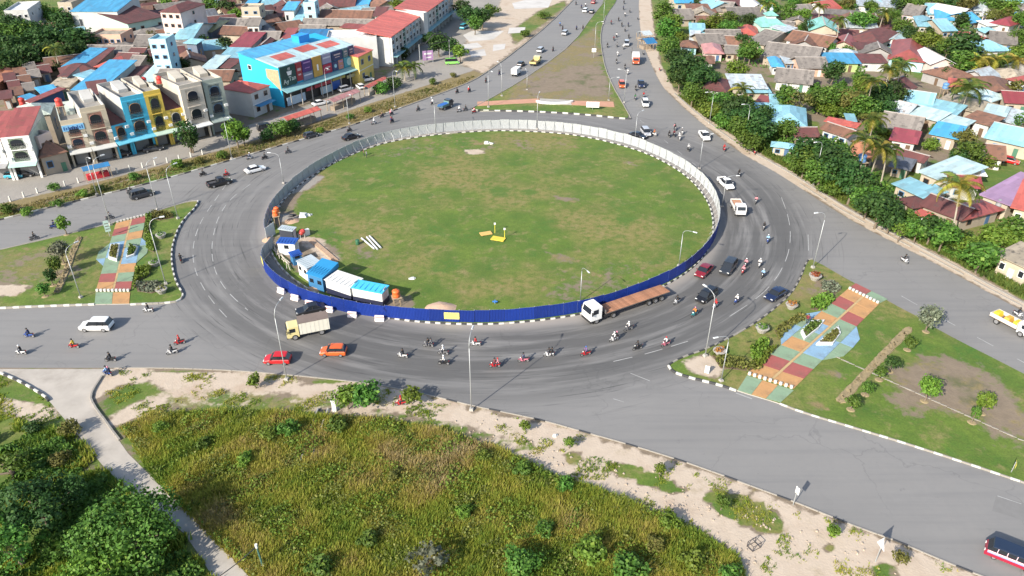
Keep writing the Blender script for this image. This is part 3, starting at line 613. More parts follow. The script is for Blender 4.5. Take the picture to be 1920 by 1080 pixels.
def car_meshes(k):
    L, W, zb, zr, f0, f1, f2, f3, wk = CAR[k]; hw = W / 2; X = lambda f: L / 2 - f * L; out = {}
    st = [(0, .80, .34, .55 * zb + .12), (.02, .90, .26, .62 * zb + .12), (.08, .97, .24, .80 * zb), (f0, 1.0, .24, zb - .03), (.5, 1.0, .24, zb), (f3 - .01, 1.0, .24, zb + .02), (.985, .95, .26, zb - .02), (1.0, .88, .36, zb - .16)]
    if k == 'pickup': st = st[:4] + [(.5, 1, .26, zb), (.61, 1, .26, zb - .12), (.985, .98, .3, zb - .12), (1, .96, .36, zb - .2)]
    b = MB(); rows = []
    for f, s, z0, z1 in st:
        h = hw * s; x = X(f); rows.append([(x, -h * .9, z0), (x, -h, z0 + .16), (x, -h, z1 - .12), (x, -h * .92, z1), (x, h * .92, z1), (x, h, z1 - .12), (x, h, z0 + .16), (x, h * .9, z0)])
    b.grid(rows, 0, True); b.face(rows[0][::-1]); b.face(rows[-1]); out['body'] = b.mesh('body', [paint('white', (.75, .75, .74))])
    g = MB(); top = hw * .80; bt = hw * .93; zt = zr - .05
    A = [(X(f0), -bt * .95, zb - .03), (X(f3), -bt * .97, zb + .01), (X(f3), bt * .97, zb + .01), (X(f0), bt * .95, zb - .03)]
    T = [(X(f1), -top, zt), (X(f2), -top, zt), (X(f2), top, zt), (X(f1), top, zt)]
    g.hexa([A[0], A[3], A[2], A[1], T[0], T[3], T[2], T[1]]); out['glass'] = g.mesh('window_glass', [GLASS])
    r = MB(); e = .02
    rw = [[(X(f1) + .06, -top * .9, zt), (X(f1) + .06, top * .9, zt)], [(X(f1) - .05, -top - e, zt + .02), (X(f1) - .05, top + e, zt + .02)], [(X((f1 + f2) / 2), -top - e, zt + .04), (X((f1 + f2) / 2), top + e, zt + .04)], [(X(f2) + .05, -top - e, zt + .02), (X(f2) + .05, top + e, zt + .02)], [(X(f2) - .08, -top * .9, zt - .04), (X(f2) - .08, top * .9, zt - .04)]]
    prof = [[p[0], (p[0][0], p[0][1] * .7, p[0][2] + .035), (p[1][0], p[1][1] * .7, p[1][2] + .035), p[1]] for p in rw]; r.grid(prof); out['roof'] = r.mesh('roof', [paint('white', ())])
    p_ = MB()
    for s in (-1, 1):
        p_.tube([(X(f0), s * bt * .96, zb - .02), (X(f1), s * (top + .005), zt)], .045, 4); p_.tube([(X(f3), s * bt * .97, zb), (X(f2), s * (top + .005), zt)], .06, 4)
        fm = f1 + (f2 - f1) * .46; p_.tube([(X(fm - .01), s * (bt + .012), zb), (X(fm), s * (top + .012), zt)], .035, 4)
        if k in ('mpv', 'suv', 'van'): fm = f1 + (f2 - f1) * .82; p_.tube([(X(fm), s * (bt + .012), zb), (X(fm), s * (top + .012), zt)], .05, 4)
    out['pillar'] = p_.mesh('pillars', [BLACK])
    h = MB(); h.box(0, 0, 0, .1, .34, .16); out['headlight'] = h.mesh('headlight', [CHROME]); h = MB(); h.box(0, 0, 0, .07, .24, .3); out['tail'] = h.mesh('tail_light', [TAIL])
    h = MB(); h.box(0, 0, 0, .12, W * .8, .2); out['bumper'] = h.mesh('bumper', [BLACK]); h = MB(); h.box(0, 0, 0, .14, .18, .13); out['mirror'] = h.mesh('mirror', [paint('white', ())])
    if k == 'pickup':
        h = MB(); x0, x1 = X(.62), X(.975); h.box((x0 + x1) / 2, 0, zb - .13, abs(x1 - x0), W * .84, .015); out['bed'] = h.mesh('bed_floor', [mat('bed_liner', (.06, .06, .065), .8)])
        h = MB()
        for s in (-1, 1): h.box((x0 + x1) / 2, s * W * .46, zb - .14, abs(x1 - x0), .07, .28)
        h.box(x1 - .02, 0, zb - .14, .07, W * .9, .28); h.box(x0 + .02, 0, zb - .14, .05, W * .9, .28); out['side'] = h.mesh('bed_side', [paint('white', ())])
    return out
CARM = {k: car_meshes(k) for k in CAR}
def car(px, py, road, kind, col, label, group='cars driving round the roundabout', parked=False, z=.02):
    L, W, zb, zr, f0, f1, f2, f3, wk = CAR[kind]; p = G(px, py, .75); m = CARM[kind]; pc = paint(*col)
    t = thing('car' if kind not in ('pickup', 'van') else ('pickup_truck' if kind == 'pickup' else 'van'), label, 'car' if kind not in ('pickup', 'van') else kind, (p.x, p.y, z), heading(px, py, road), 'cars parked by the shops' if parked else group)
    link('body', m['body'], t, mats=[pc]); link('window_glass', m['glass'], t); link('roof', m['roof'], t, mats=[pc]); link('pillars', m['pillar'], t)
    for s in (-1, 1):
        link('headlight', m['headlight'], t, (L / 2 - .1, s * W * .34, zb * .62)); link('tail_light', m['tail'], t, (-L / 2 + .05, s * W * .38, zb * .6))
        link('mirror', m['mirror'], t, (L / 2 - (f0 + .05) * L, s * (W / 2 + .07), zb + .02), mats=[pc])
        for x in (.20, .80): add_wheel(t, wk, L / 2 - x * L, s * (W / 2 - .1))
    link('bumper', m['bumper'], t, (L / 2 - .02, 0, .3)); link('bumper', m['bumper'], t, (-L / 2 + .03, 0, .34))
    if kind == 'pickup': link('bed_floor', m['bed'], t); link('bed_side', m['side'], t, mats=[pc])
    return t
WH_, BK, RD, OR_, SV, MR, NV, DG, YL, TQ, GN, BL_ = ('white', (.64, .64, .63)), ('black', (.012, .012, .014)), ('red', (.50, .012, .014)), ('orange', (.62, .11, .02)), ('silver', (.42, .43, .45)), ('maroon', (.20, .012, .02)), ('navy', (.012, .02, .06)), ('dark_grey', (.03, .034, .04)), ('cream_yellow', (.60, .52, .25)), ('turquoise', (.05, .38, .50)), ('lime', (.22, .52, .12)), ('blue', (.03, .10, .40))
for a in ((180, 609, 'LL', 'suv', WH_, 'white off-road car heading out along the lower road beside the lawn'), (582, 578, 'LR', 'sedan', BK, 'black car squeezed between the box truck and the blue hoarding'),
          (520, 671, 'LL', 'hatch', RD, 'bright red hatchback behind the bent lamp post'), (625, 656, 'LL', 'hatch', OR_, 'orange hatchback below the cream box truck'),
          (1325, 553, 'C', 'mpv', BK, 'black car just behind the flatbed trailer'), (1320, 506, 'C', 'sedan', MR, 'maroon car beside the curving kerb of the hoarding'), (1366, 500, 'C', 'suv', DG, 'dark off-road car abreast of the maroon car'),
          (1455, 550, 'RS', 'sedan', NV, 'dark blue saloon passing the island nose with round planters'), (1361, 343, 'C', 'pickup', WH_, 'white pickup in front of the loaded white lorry'),
          (1321, 254, 'TD', 'pickup', WH_, 'white pickup behind the cluster of motorcycles'), (1211, 247, 'TD', 'mpv', SV, 'silver people carrier rounding the pale hoarding'), (1196, 253, 'C', 'sedan', BK, 'black car alongside the silver people carrier'),
          (1210, 193, 'TR', 'mpv', WH_, 'white car coming down past the median point'), (1202, 157, 'TR', 'pickup', NV, 'dark blue pickup behind the white car'), (1166, 158, 'TR', 'mpv', OR_, 'orange car hugging the median'),
          (1175, 81, 'TS', 'mpv', SV, 'silver car ahead of the orange fronted lorry'), (478, 316, 'UL', 'sedan', WH_, 'white car on the bend below the shophouses'), (411, 341, 'UL', 'pickup', BK, 'black pickup below the green street trees'),
          (266, 363, 'UL', 'suv', DG, 'dark car beside the twin lamp posts'), (658, 255, 'UL', 'sedan', BK, 'black car entering the bend above the hoarding'), (583, 252, 'UL', 'hatch', DG, 'dark car drawn up by the dry verge'),
          (977, 119, 'TU', 'hatch', BK, 'black car between the white van and the yellow lorry'), (1014, 93, 'TU', 'mpv', SV, 'silver car ahead of the yellow lorry'), (1060, 61, 'TU', 'mpv', SV, 'pale silver car halfway up the road beside the median'),
          (1098, 19, 'TU', 'mpv', WH_, 'white car far up the road beside a black one'), (1110, 21, 'TU', 'hatch', BK, 'black car far up the road beside a white one'), (1113, 3, 'TU', 'hatch', RD, 'red car at the far end of the road beside the median')): car(*a)
for a in ((26, 327, 10, 'hatch', TQ, 'turquoise car parked before the white shop'), (48, 324, 10, 'hatch', BK, 'black car parked beside the turquoise one'), (228, 287, 30, 'hatch', BK, 'black car parked under the long shop awning'),
          (287, 277, 25, 'sedan', DG, 'dark car under the awning beside the yellow shop'), (648, 166, 45, 'mpv', SV, 'silver car parked below the billboards'), (675, 161, 120, 'hatch', WH_, 'white hatchback parked beside the silver car'),
          (686, 148, 30, 'suv', WH_, 'white off-road car parked by the yellow sign'), (600, 192, 40, 'sedan', WH_, 'white car behind the red kiosk roof'), (870, 50, 70, 'van', TQ, 'turquoise van parked by the terrace trees'),
          (848, 116, 10, 'van', GN, 'lime green van under the round tree'), (500, 178 + 60, 30, 'suv', BK, 'black car under the small blue awning'), (1895, 300, -40, 'hatch', RD, 'red car parked behind the pale blue roof')): car(*a, parked=True)

# ---- lorries
def cab(b, x0, w_, h_, l_, z0, m=0):
    """forward-control cab from x0 backwards"""
    b.extr([(x0, z0), (x0 + .02, z0 + .5 * h_), (x0 - .22, z0 + h_ * .93), (x0 - .4, z0 + h_), (x0 - l_, z0 + h_), (x0 - l_, z0)], -w_ / 2, w_ / 2, m, axis='y')
def lorry(px, py, road, L, W, cabcol, body, label, extras=None, name='lorry', z=.02, axles=(.82, .2)):
    p = G(px, py, 1.0); t = thing(name, label, 'truck', (p.x, p.y, z), heading(px, py, road), 'lorries on the roads'); pc = paint(*cabcol)
    b = MB(); cl = 1.75; ch = 1.75; cab(b, L / 2, W * .94, ch, cl, .55); link('cab', b.mesh('cab', [pc]), t)
    b = MB(); b.face([(L / 2 + .03 - .02, -W * .40, .55 + ch * .52), (L / 2 + .01, W * .40, .55 + ch * .52), (L / 2 - .20, W * .38, .55 + ch * .92), (L / 2 - .20, -W * .38, .55 + ch * .92)]); b.v = [(x + .025, y, z_) for x, y, z_ in b.v]; link('windscreen', b.mesh('windscreen', [GLASS]), t)
    for s in (-1, 1):
        b = MB(); b.box(L / 2 - .85, s * (W * .47 + .004), .55 + ch * .5, .85, .02, ch * .36); link('side_window', b.mesh('side_window', [GLASS]), t)
        b = MB(); b.box(L / 2 - .01, s * W * .36, .72, .08, .3, .2); link('headlight', b.mesh('headlight', [CHROME]), t)
        b = MB(); b.box(L / 2 - .1, s * (W * .47 + .18), 1.45, .1, .2, .4); link('mirror', b.mesh('mirror', [BLACK]), t)
    b = MB(); b.box(L / 2 - .05, 0, .42, .25, W * .92, .22); b.box(-.3, 0, .5, L - .8, .8, .22); link('chassis', b.mesh('chassis', [BLACK]), t)
    for fx in axles:
        for s in (-1, 1): add_wheel(t, 't', -L / 2 + fx * L, s * (W / 2 - .17))
    body(t, L, W, L / 2 - cl - .12); return t
def box_body(col, top, h_=1.9):
    def f(t, L, W, x1):
        x0 = -L / 2; b = MB(); b.box((x0 + x1) / 2, 0, .85, x1 - x0, W, h_); link('cargo_box', b.mesh('cargo_box', [mat(*col)]), t)
        b = MB(); b.box((x0 + x1) / 2, 0, .85 + h_, x1 - x0 + .05, W + .05, .06); link('box_roof', b.mesh('box_roof', [mat(*top)]), t)
        b = MB()
        for k in range(7): b.box(x0 + (k + .5) * (x1 - x0) / 7, 0, .9, .05, W + .05, h_ - .1)
        link('rib', b.mesh('ribs', [mat(*col)]), t)
        b = MB(); b.box(x0 - .02, 0, .95, .03, .05, h_ - .2); link('door_seam', b.mesh('door_seam', [BLACK]), t)
    return f
def tray_body(col, load=None):
    def f(t, L, W, x1):
        x0 = -L / 2; xm, l_ = (x0 + x1) / 2, x1 - x0; b = MB(); b.box(xm, 0, .85, l_, W, .1); link('tray_floor', b.mesh('tray_floor', [mat('tray_wood', (.20, .13, .08), .9)]), t)
        for s in (-1, 1): b = MB(); b.box(xm, s * (W / 2 - .03), .9, l_, .06, .62); link('side_board', b.mesh('side_board', [mat(*col)]), t)
        for x in (x0 + .03, x1 - .03): b = MB(); b.box(x, 0, .9, .06, W - .1, .62 if x < xm else 1.1); link('end_board', b.mesh('end_board', [mat(*col)]), t)
        if load: load(t, xm, l_, W)
    return f
lorry(577, 616, 'LR', 6.2, 2.1, YL, box_body(('box_white', (.60, .58, .50), .6, .1, .5, 0, 0, 0, .2), ('box_top_rust', (.17, .13, .11), .8, .25)), 'cream cabbed box truck with a stained brown top')
def sacks(t, xm, l_, W):
    b = MB(); b.box(xm, 0, .95, l_ * .9, W * .8, .45); link('load', b.mesh('load', [mat('brick_load', (.42, .22, .13), .9, .3, 3)]), t)
lorry(1384, 388, 'C', 5.4, 2.0, WH_, tray_body(('tray_white', (.68, .66, .62), .6), sacks), 'white lorry with an open tray of reddish load')
def drums(t, xm, l_, W):
    for k, (x, c) in enumerate(((-.35, (.70, .48, .03)), (.05, (.58, .33, .05)), (.38, (.70, .46, .03)))):
        b = MB(); b.box(xm + x * l_, 0, .95, l_ * .22, W * .7, .75, taper=.75); link('load', b.mesh('load', [mat('yellow_load_%s' % 'abc'[k], c, .6)]), t)
lorry(1899, 606, 'RO', 6.0, 2.05, WH_, tray_body(('tray_pale', (.55, .52, .47), .7), drums), 'tray lorry carrying yellow drums down the upper road')
lorry(1192, 112, 'TS', 6.4, 2.2, ('orange_red', (.55, .09, .03)), box_body(('box_pale', (.66, .64, .60), .6), ('box_top_pale', (.66, .64, .61), .7)), 'orange fronted lorry with a pale body')
lorry(1004, 115, 'TU', 6.0, 2.1, YL, tray_body(('tray_yellow', (.50, .40, .16), .7), None), 'yellow tip lorry climbing beside the median')
lorry(968, 135, 'TU', 4.6, 1.8, WH_, box_body(('box_clean', (.70, .70, .68), .6), ('box_clean', (.70, .70, .68), .6), 1.5), 'small white box van below the yellow lorry', name='box_van')
def tarp(t, xm, l_, W):
    b = MB(); b.extr([(-W * .5, 1.0), (W * .5, 1.0), (W * .42, 1.5), (0, 1.7), (-W * .42, 1.5)], xm - l_ / 2, xm + l_ / 2); link('tarpaulin', b.mesh('tarpaulin', [mat('blue_tarp', (.03, .13, .42), .6)]), t)
lorry(835, 197, 'TL', 4.8, 1.8, DG, tray_body(('tray_green', (.10, .20, .18), .7), tarp), 'small truck under a blue tarpaulin near the median point')
# articulated lorry with an empty flatbed
p0, p1 = G(1108, 592, 1.0), G(1240, 547, 1.0); d = p0 - p1; az = math.atan2(d.y, d.x); mid = (p0 + p1) / 2
t = thing('articulated_lorry', 'white cabbed articulated lorry with a long rusty empty flatbed trailer', 'truck', (mid.x, mid.y, .02), az); LL_ = 15.5
b = MB(); cab(b, LL_ / 2, 2.4, 2.2, 2.0, .8); link('cab', b.mesh('cab', [paint(*WH_)]), t)
b = MB(); b.face([(LL_ / 2 + .03, -1.05, 1.95), (LL_ / 2 + .03, 1.05, 1.95), (LL_ / 2 - .19, 1.0, 2.83), (LL_ / 2 - .19, -1.0, 2.83)]); link('windscreen', b.mesh('windscreen', [GLASS]), t)
for s in (-1, 1):
    b = MB(); b.box(LL_ / 2 - .9, s * 1.205, 1.85, .95, .02, .8); link('side_window', b.mesh('side_window', [GLASS]), t)
    b = MB(); b.box(LL_ / 2, s * .9, .95, .08, .36, .24); link('headlight', b.mesh('headlight', [CHROME]), t)
    b = MB(); b.box(LL_ / 2 - .1, s * 1.4, 1.9, .12, .22, .6); link('mirror', b.mesh('mirror', [BLACK]), t)
b = MB(); b.box(LL_ / 2 - 2.6, 0, .6, 5.2, .9, .3); b.box(LL_ / 2 - .1, 0, .45, .3, 2.35, .4); b.box(LL_ / 2 - 3.2, .75, .6, 1.2, .5, .5); b.box(LL_ / 2 - 3.2, -.75, .6, 1.2, .5, .5); link('chassis', b.mesh('chassis', [BLACK]), t)
b = MB(); b.box(-1.35, 0, 1.28, 12.6, 2.45, .14); fb = link('flatbed', b.mesh('flatbed', [mat('bed_frame', (.10, .09, .085), .8)]), t)
RUST = mat('rusty_deck', (.33, .155, .085), .9, .35, 1.4, rnd_amt=.18, grime=.25); b = MB(); b.box(0, 0, 0, .50, 2.38, .03); dm = b.mesh('deck_plank', [RUST])
for k in range(24): link('deck_plank', dm, fb, (-1.35 - 6.3 + .26 + k * .525, 0, 1.422))
b = MB(); b.box(-1.35, .55, .85, 12.2, .16, .42); b.box(-1.35, -.55, .85, 12.2, .16, .42); link('trailer_beam', b.mesh('trailer_beam', [mat('bed_frame', ())]), t)
b = MB(); b.box(4.95, 0, 1.42, .1, 2.4, .55); link('headboard', b.mesh('headboard', [mat('bed_frame', ())]), t)
for x in (LL_ / 2 - 1.2, LL_ / 2 - 4.4, -3.6, -4.9, -6.2):
    for s in (-1, 1): add_wheel(t, 't', x, s * 1.0)
# minibus cut by the frame
p = G(1899, 1040, 1.0); t = thing('minibus', 'red minibus with a dark blue roof and striped side', 'bus', (p.x, p.y, .02), heading(1905, 1045, (180 - 34))); t.scale = (.76, .80, .80); L = 6.4
b = MB(); b.extr([(-L / 2, .4), (L / 2 - .1, .4), (L / 2, .9), (L / 2 - .25, 1.35), (-L / 2, 1.35)], -.98, .98, axis='y'); link('body', b.mesh('body', [paint('crimson', (.28, .012, .035))]), t)
b = MB(); b.extr([(-L / 2 + .02, 1.35), (L / 2 - .25, 1.35), (L / 2 - .75, 2.05), (-L / 2 + .12, 2.05)], -.94, .94, axis='y'); link('window_glass', b.mesh('window_glass', [GLASS]), t)
b = MB(); b.extr([(-L / 2, 2.05), (L / 2 - .7, 2.05), (L / 2 - .8, 2.18), (L / 2 - 1.4, 2.26), (-L / 2 + .3, 2.26), (-L / 2, 2.2)], -.97, .97, axis='y'); link('roof', b.mesh('roof', [paint('roof_blue', (.015, .025, .05))]), t)
for s in (-1, 1):
    for nm, c, z0, h_ in (('stripe', (.72, .66, .70), 1.12, .2), ('stripe', (.20, .30, .52), .92, .14)):
        b = MB(); b.box(-.1, s * .985, z0, L - .5, .012, h_); link(nm, b.mesh(nm, [mat('bus_stripe_%d' % (z0 * 100), c, .4)]), t)
    b = MB()
    for k in range(5): b.box(-L / 2 + .5 + k * 1.12, s * .95, 1.35, .09, .03, .72)
    link('pillar', b.mesh('pillar', [paint('pink_white', (.62, .45, .5))]), t)
    for x in (-1.9, 1.9): add_wheel(t, 's', x, s * .82)
    b = MB(); b.box(L / 2 - .04, s * .68, .85, .1, .34, .2); link('headlight', b.mesh('headlight', [CHROME]), t)

# ---- motorcycles and riders
def bike_meshes():
    o = {}
    b = MB(); b.hexa([(-.62, -.11, .52), (-.62, .11, .52), (.05, .12, .42), (.05, -.12, .42), (-.75, -.09, .76), (-.75, .09, .76), (0, .12, .70), (0, -.12, .70)][::1]); b.hexa([(.02, -.14, .28), (.02, .14, .28), (.5, .10, .35), (.5, -.10, .35), (.25, -.2, .85), (.25, .2, .85), (.50, .16, .95), (.50, -.16, .95)])
    b.box(.12, 0, .26, .5, .24, .12); b.box(.60, 0, .56, .5, .12, .05); o['fairing'] = b.mesh('fairing', [paint('white', ())])
    b = MB(); b.box(-.1, 0, .25, .5, .22, .26); b.tube([(-.7, 0, .3), (0, 0, .34)], .06, 5); b.tube([(-.75, -.15, .34), (0, -.15, .28)], .05, 6); b.tube([(.62, .07, .28), (.42, .07, .95)], .03, 5); b.tube([(.62, -.07, .28), (.42, -.07, .95)], .03, 5); o['engine'] = b.mesh('engine', [BLACK])
    b = MB(); b.extr([(-.72, .74), (-.1, .70), (-.05, .78), (-.3, .82), (-.75, .84)], -.13, .13, axis='y'); o['seat'] = b.mesh('seat', [mat('seat_vinyl', (.03, .03, .03), .7)])
    b = MB(); b.tube([(.28, -.34, 1.02), (.38, -.12, 1.02), (.38, .12, 1.02), (.28, .34, 1.02)], .022, 5); b.tube([(.33, -.22, 1.02), (.36, -.3, 1.2)], .014, 4); b.tube([(.33, .22, 1.02), (.36, .3, 1.2)], .014, 4); o['bar'] = b.mesh('handlebar', [BLACK])
    b = MB(); b.ball((.5, 0, .88), .09, 8, 5); o['lamp'] = b.mesh('headlight', [CHROME]); b = MB(); b.box(-.8, 0, .72, .06, .16, .09); o['tail'] = b.mesh('tail_light', [TAIL])
    return o
BK_ = bike_meshes()
def skin_figure(name, joints, edges, mats_of):
    me = bpy.data.meshes.new(name); me.from_pydata([j[0] for j in joints], edges, []); o = bpy.data.objects.new(name, me); COL.objects.link(o)
    m = o.modifiers.new('skin', 'SKIN'); m.use_smooth_shade = True
    if not me.skin_vertices: me.skin_vertices.new()
    for i, j in enumerate(joints): me.skin_vertices[0].data[i].radius = (j[1], j[1] if len(j) < 3 else j[2]); me.skin_vertices[0].data[i].use_root = (i == 0)
    s = o.modifiers.new('sub', 'SUBSURF'); s.levels = 1; s.render_levels = 1
    dg = bpy.context.evaluated_depsgraph_get(); dg.update(); r = bpy.data.meshes.new_from_object(o.evaluated_get(dg)); r.name = name
    bpy.data.objects.remove(o); r.materials.clear()
    for mm in mats_of[0]: r.materials.append(mm)
    idx = [mats_of[1](p.center) for p in r.polygons]; r.polygons.foreach_set('material_index', idx); r.update(); return r
SKIN = mat('skin', (.30, .17, .10), .6, .1); JEAN = mat('trousers', (.03, .035, .05), .9, .2); SHOE = mat('sandal', (.05, .04, .035), .9)
SHIRT = {k: mat('shirt_' + k, c, .9, .15, 3) for k, c in {'black': (.015, .015, .017), 'white': (.62, .61, .60), 'red': (.42, .02, .02), 'pink': (.55, .22, .25), 'navy': (.02, .03, .09), 'blue': (.06, .17, .45), 'pale blue': (.25, .42, .60), 'yellow': (.55, .40, .04), 'teal': (.03, .30, .30), 'grey': (.17, .17, .18), 'maroon': (.17, .02, .03), 'green': (.04, .16, .06), 'brown': (.13, .08, .05), 'orange': (.55, .18, .03), 'purple': (.16, .08, .24)}.items()}
def fig_mats(hip, neck, hand_x=None):
    def f(c):
        if c.z > neck: return 0
        if c.z < hip - .52 if hip > .6 else False: return 2 if c.z > .42 else 3
        if hand_x is not None and c.x > hand_x and abs(c.y) > .2 and c.z > .92: return 0
        return 1 if c.z > hip + .05 else 2
    return [SKIN, SHIRT['grey'], JEAN, SHOE], f
J = [((-.16, 0, .90), .15, .12), ((-.10, 0, 1.10), .14, .11), ((-.03, 0, 1.32), .17, .12), ((.02, 0, 1.47), .065), ((.05, 0, 1.58), .095), ((.06, 0, 1.70), .085),
     ((0, .20, 1.38), .075), ((.18, .29, 1.14), .055), ((.34, .31, 1.05), .04), ((.0, -.20, 1.38), .075), ((.18, -.29, 1.14), .055), ((.34, -.31, 1.05), .04),
     ((-.08, .13, .88), .10), ((.26, .20, .82), .075), ((.16, .18, .50), .055), ((.08, .17, .28), .045), ((.24, .18, .24), .04), ((-.08, -.13, .88), .10), ((.26, -.20, .82), .075), ((.16, -.18, .50), .055), ((.08, -.17, .28), .045), ((.24, -.18, .24), .04)]
RIDER = skin_figure('person', J, [(0, 1), (1, 2), (2, 3), (3, 4), (4, 5), (2, 6), (6, 7), (7, 8), (2, 9), (9, 10), (10, 11), (0, 12), (12, 13), (13, 14), (14, 15), (15, 16), (0, 17), (17, 18), (18, 19), (19, 20), (20, 21)], fig_mats(.90, 1.5, .27))
J2 = [((0, 0, .95), .15, .11), ((0, 0, 1.15), .14, .10), ((0, 0, 1.36), .18, .11), ((0, 0, 1.50), .06), ((.02, 0, 1.60), .09), ((.02, 0, 1.70), .085), ((0, .22, 1.40), .07), ((-.03, .28, 1.14), .05), ((.08, .29, .90), .04), ((0, -.22, 1.40), .07), ((.03, -.28, 1.14), .05), ((.12, -.27, .92), .04),
      ((0, .10, .90), .10), ((.06, .12, .50), .07), ((-.02, .12, .09), .05), ((.12, .13, .04), .04), ((0, -.10, .90), .10), ((-.04, -.12, .50), .07), ((-.14, -.12, .10), .05), ((0, -.13, .04), .04)]
STAND = skin_figure('person', J2, [(0, 1), (1, 2), (2, 3), (3, 4), (4, 5), (2, 6), (6, 7), (7, 8), (2, 9), (9, 10), (10, 11), (0, 12), (12, 13), (13, 14), (14, 15), (0, 16), (16, 17), (17, 18), (18, 19)], ([SKIN, SHIRT['grey'], JEAN, SHOE], lambda c: 0 if c.z > 1.52 or (abs(c.y) > .24 and c.z < 1.02) else 1 if c.z > .98 else 2 if c.z > .12 else 3))
b = MB(); b.ball((.05, 0, 1.70), .15, 10, 6); HELM = b.mesh('helmet', [BLACK], True); b = MB(); b.box(.17, 0, 1.64, .06, .2, .1); VIS = b.mesh('visor', [GLASS])
b = MB(); b.ball((.02, 0, 1.735), .105, 8, 5); HAIRM = b.mesh('hair', [mat('hair', (.012, .010, .009), .8)], True)
HELC = {k: mat('helmet_' + k, c, .3, .05) for k, c in {'black': (.015, .015, .016), 'white': (.7, .7, .7), 'red': (.4, .02, .02), 'blue': (.05, .12, .35), 'pink': (.55, .2, .28), 'grey': (.2, .2, .21)}.items()}
BIKEC = {'black': (.015, .015, .016), 'white': (.62, .62, .62), 'red': (.42, .015, .02), 'blue': (.03, .08, .32), 'grey': (.14, .14, .15), 'teal': (.03, .30, .32), 'pink': (.55, .16, .22)}
def rider_on(t_loc, hd, shirt, helmet, label, group, back=0.0):
    p = Vector(t_loc) - Vector((math.cos(hd), math.sin(hd), 0)) * back
    o = link('person', RIDER, None, p, hd, (.93,) * 3, mats=[None, SHIRT[shirt], None, None]); tag(o, label, 'person', group); h = link('helmet', HELM, o, mats=[HELC[helmet]]); link('visor', VIS, h); return o
def moto(px, py, road, shirt, bike, phrase, helmet='black', two=None, group='motorcycles on the roads', z=.02):
    p = G(px, py, .75); hd = heading(px, py, road) + rnd.uniform(-.06, .06); loc = (p.x, p.y, z)
    t = thing('motorcycle', '%s motorcycle %s' % (bike, phrase), 'motorcycle', loc, hd, group); t.scale = (.93,) * 3; pc = paint('bike_' + bike, BIKEC[bike])
    link('fairing', BK_['fairing'], t, mats=[pc]); link('engine', BK_['engine'], t); link('seat', BK_['seat'], t); link('handlebar', BK_['bar'], t); link('headlight', BK_['lamp'], t); link('tail_light', BK_['tail'], t)
    add_wheel(t, 'm', .64, 0); add_wheel(t, 'm', -.6, 0)
    if shirt:
        rider_on(loc, hd, shirt, helmet, 'rider in %s, %s motorcycle %s' % (shirt, bike, phrase), 'motorcycle riders')
        if two: rider_on(loc, hd, two, rnd.choice(['black', 'white', 'pink', 'red']), 'passenger in %s, %s motorcycle %s' % (two, bike, phrase), 'motorcycle passengers', .42)
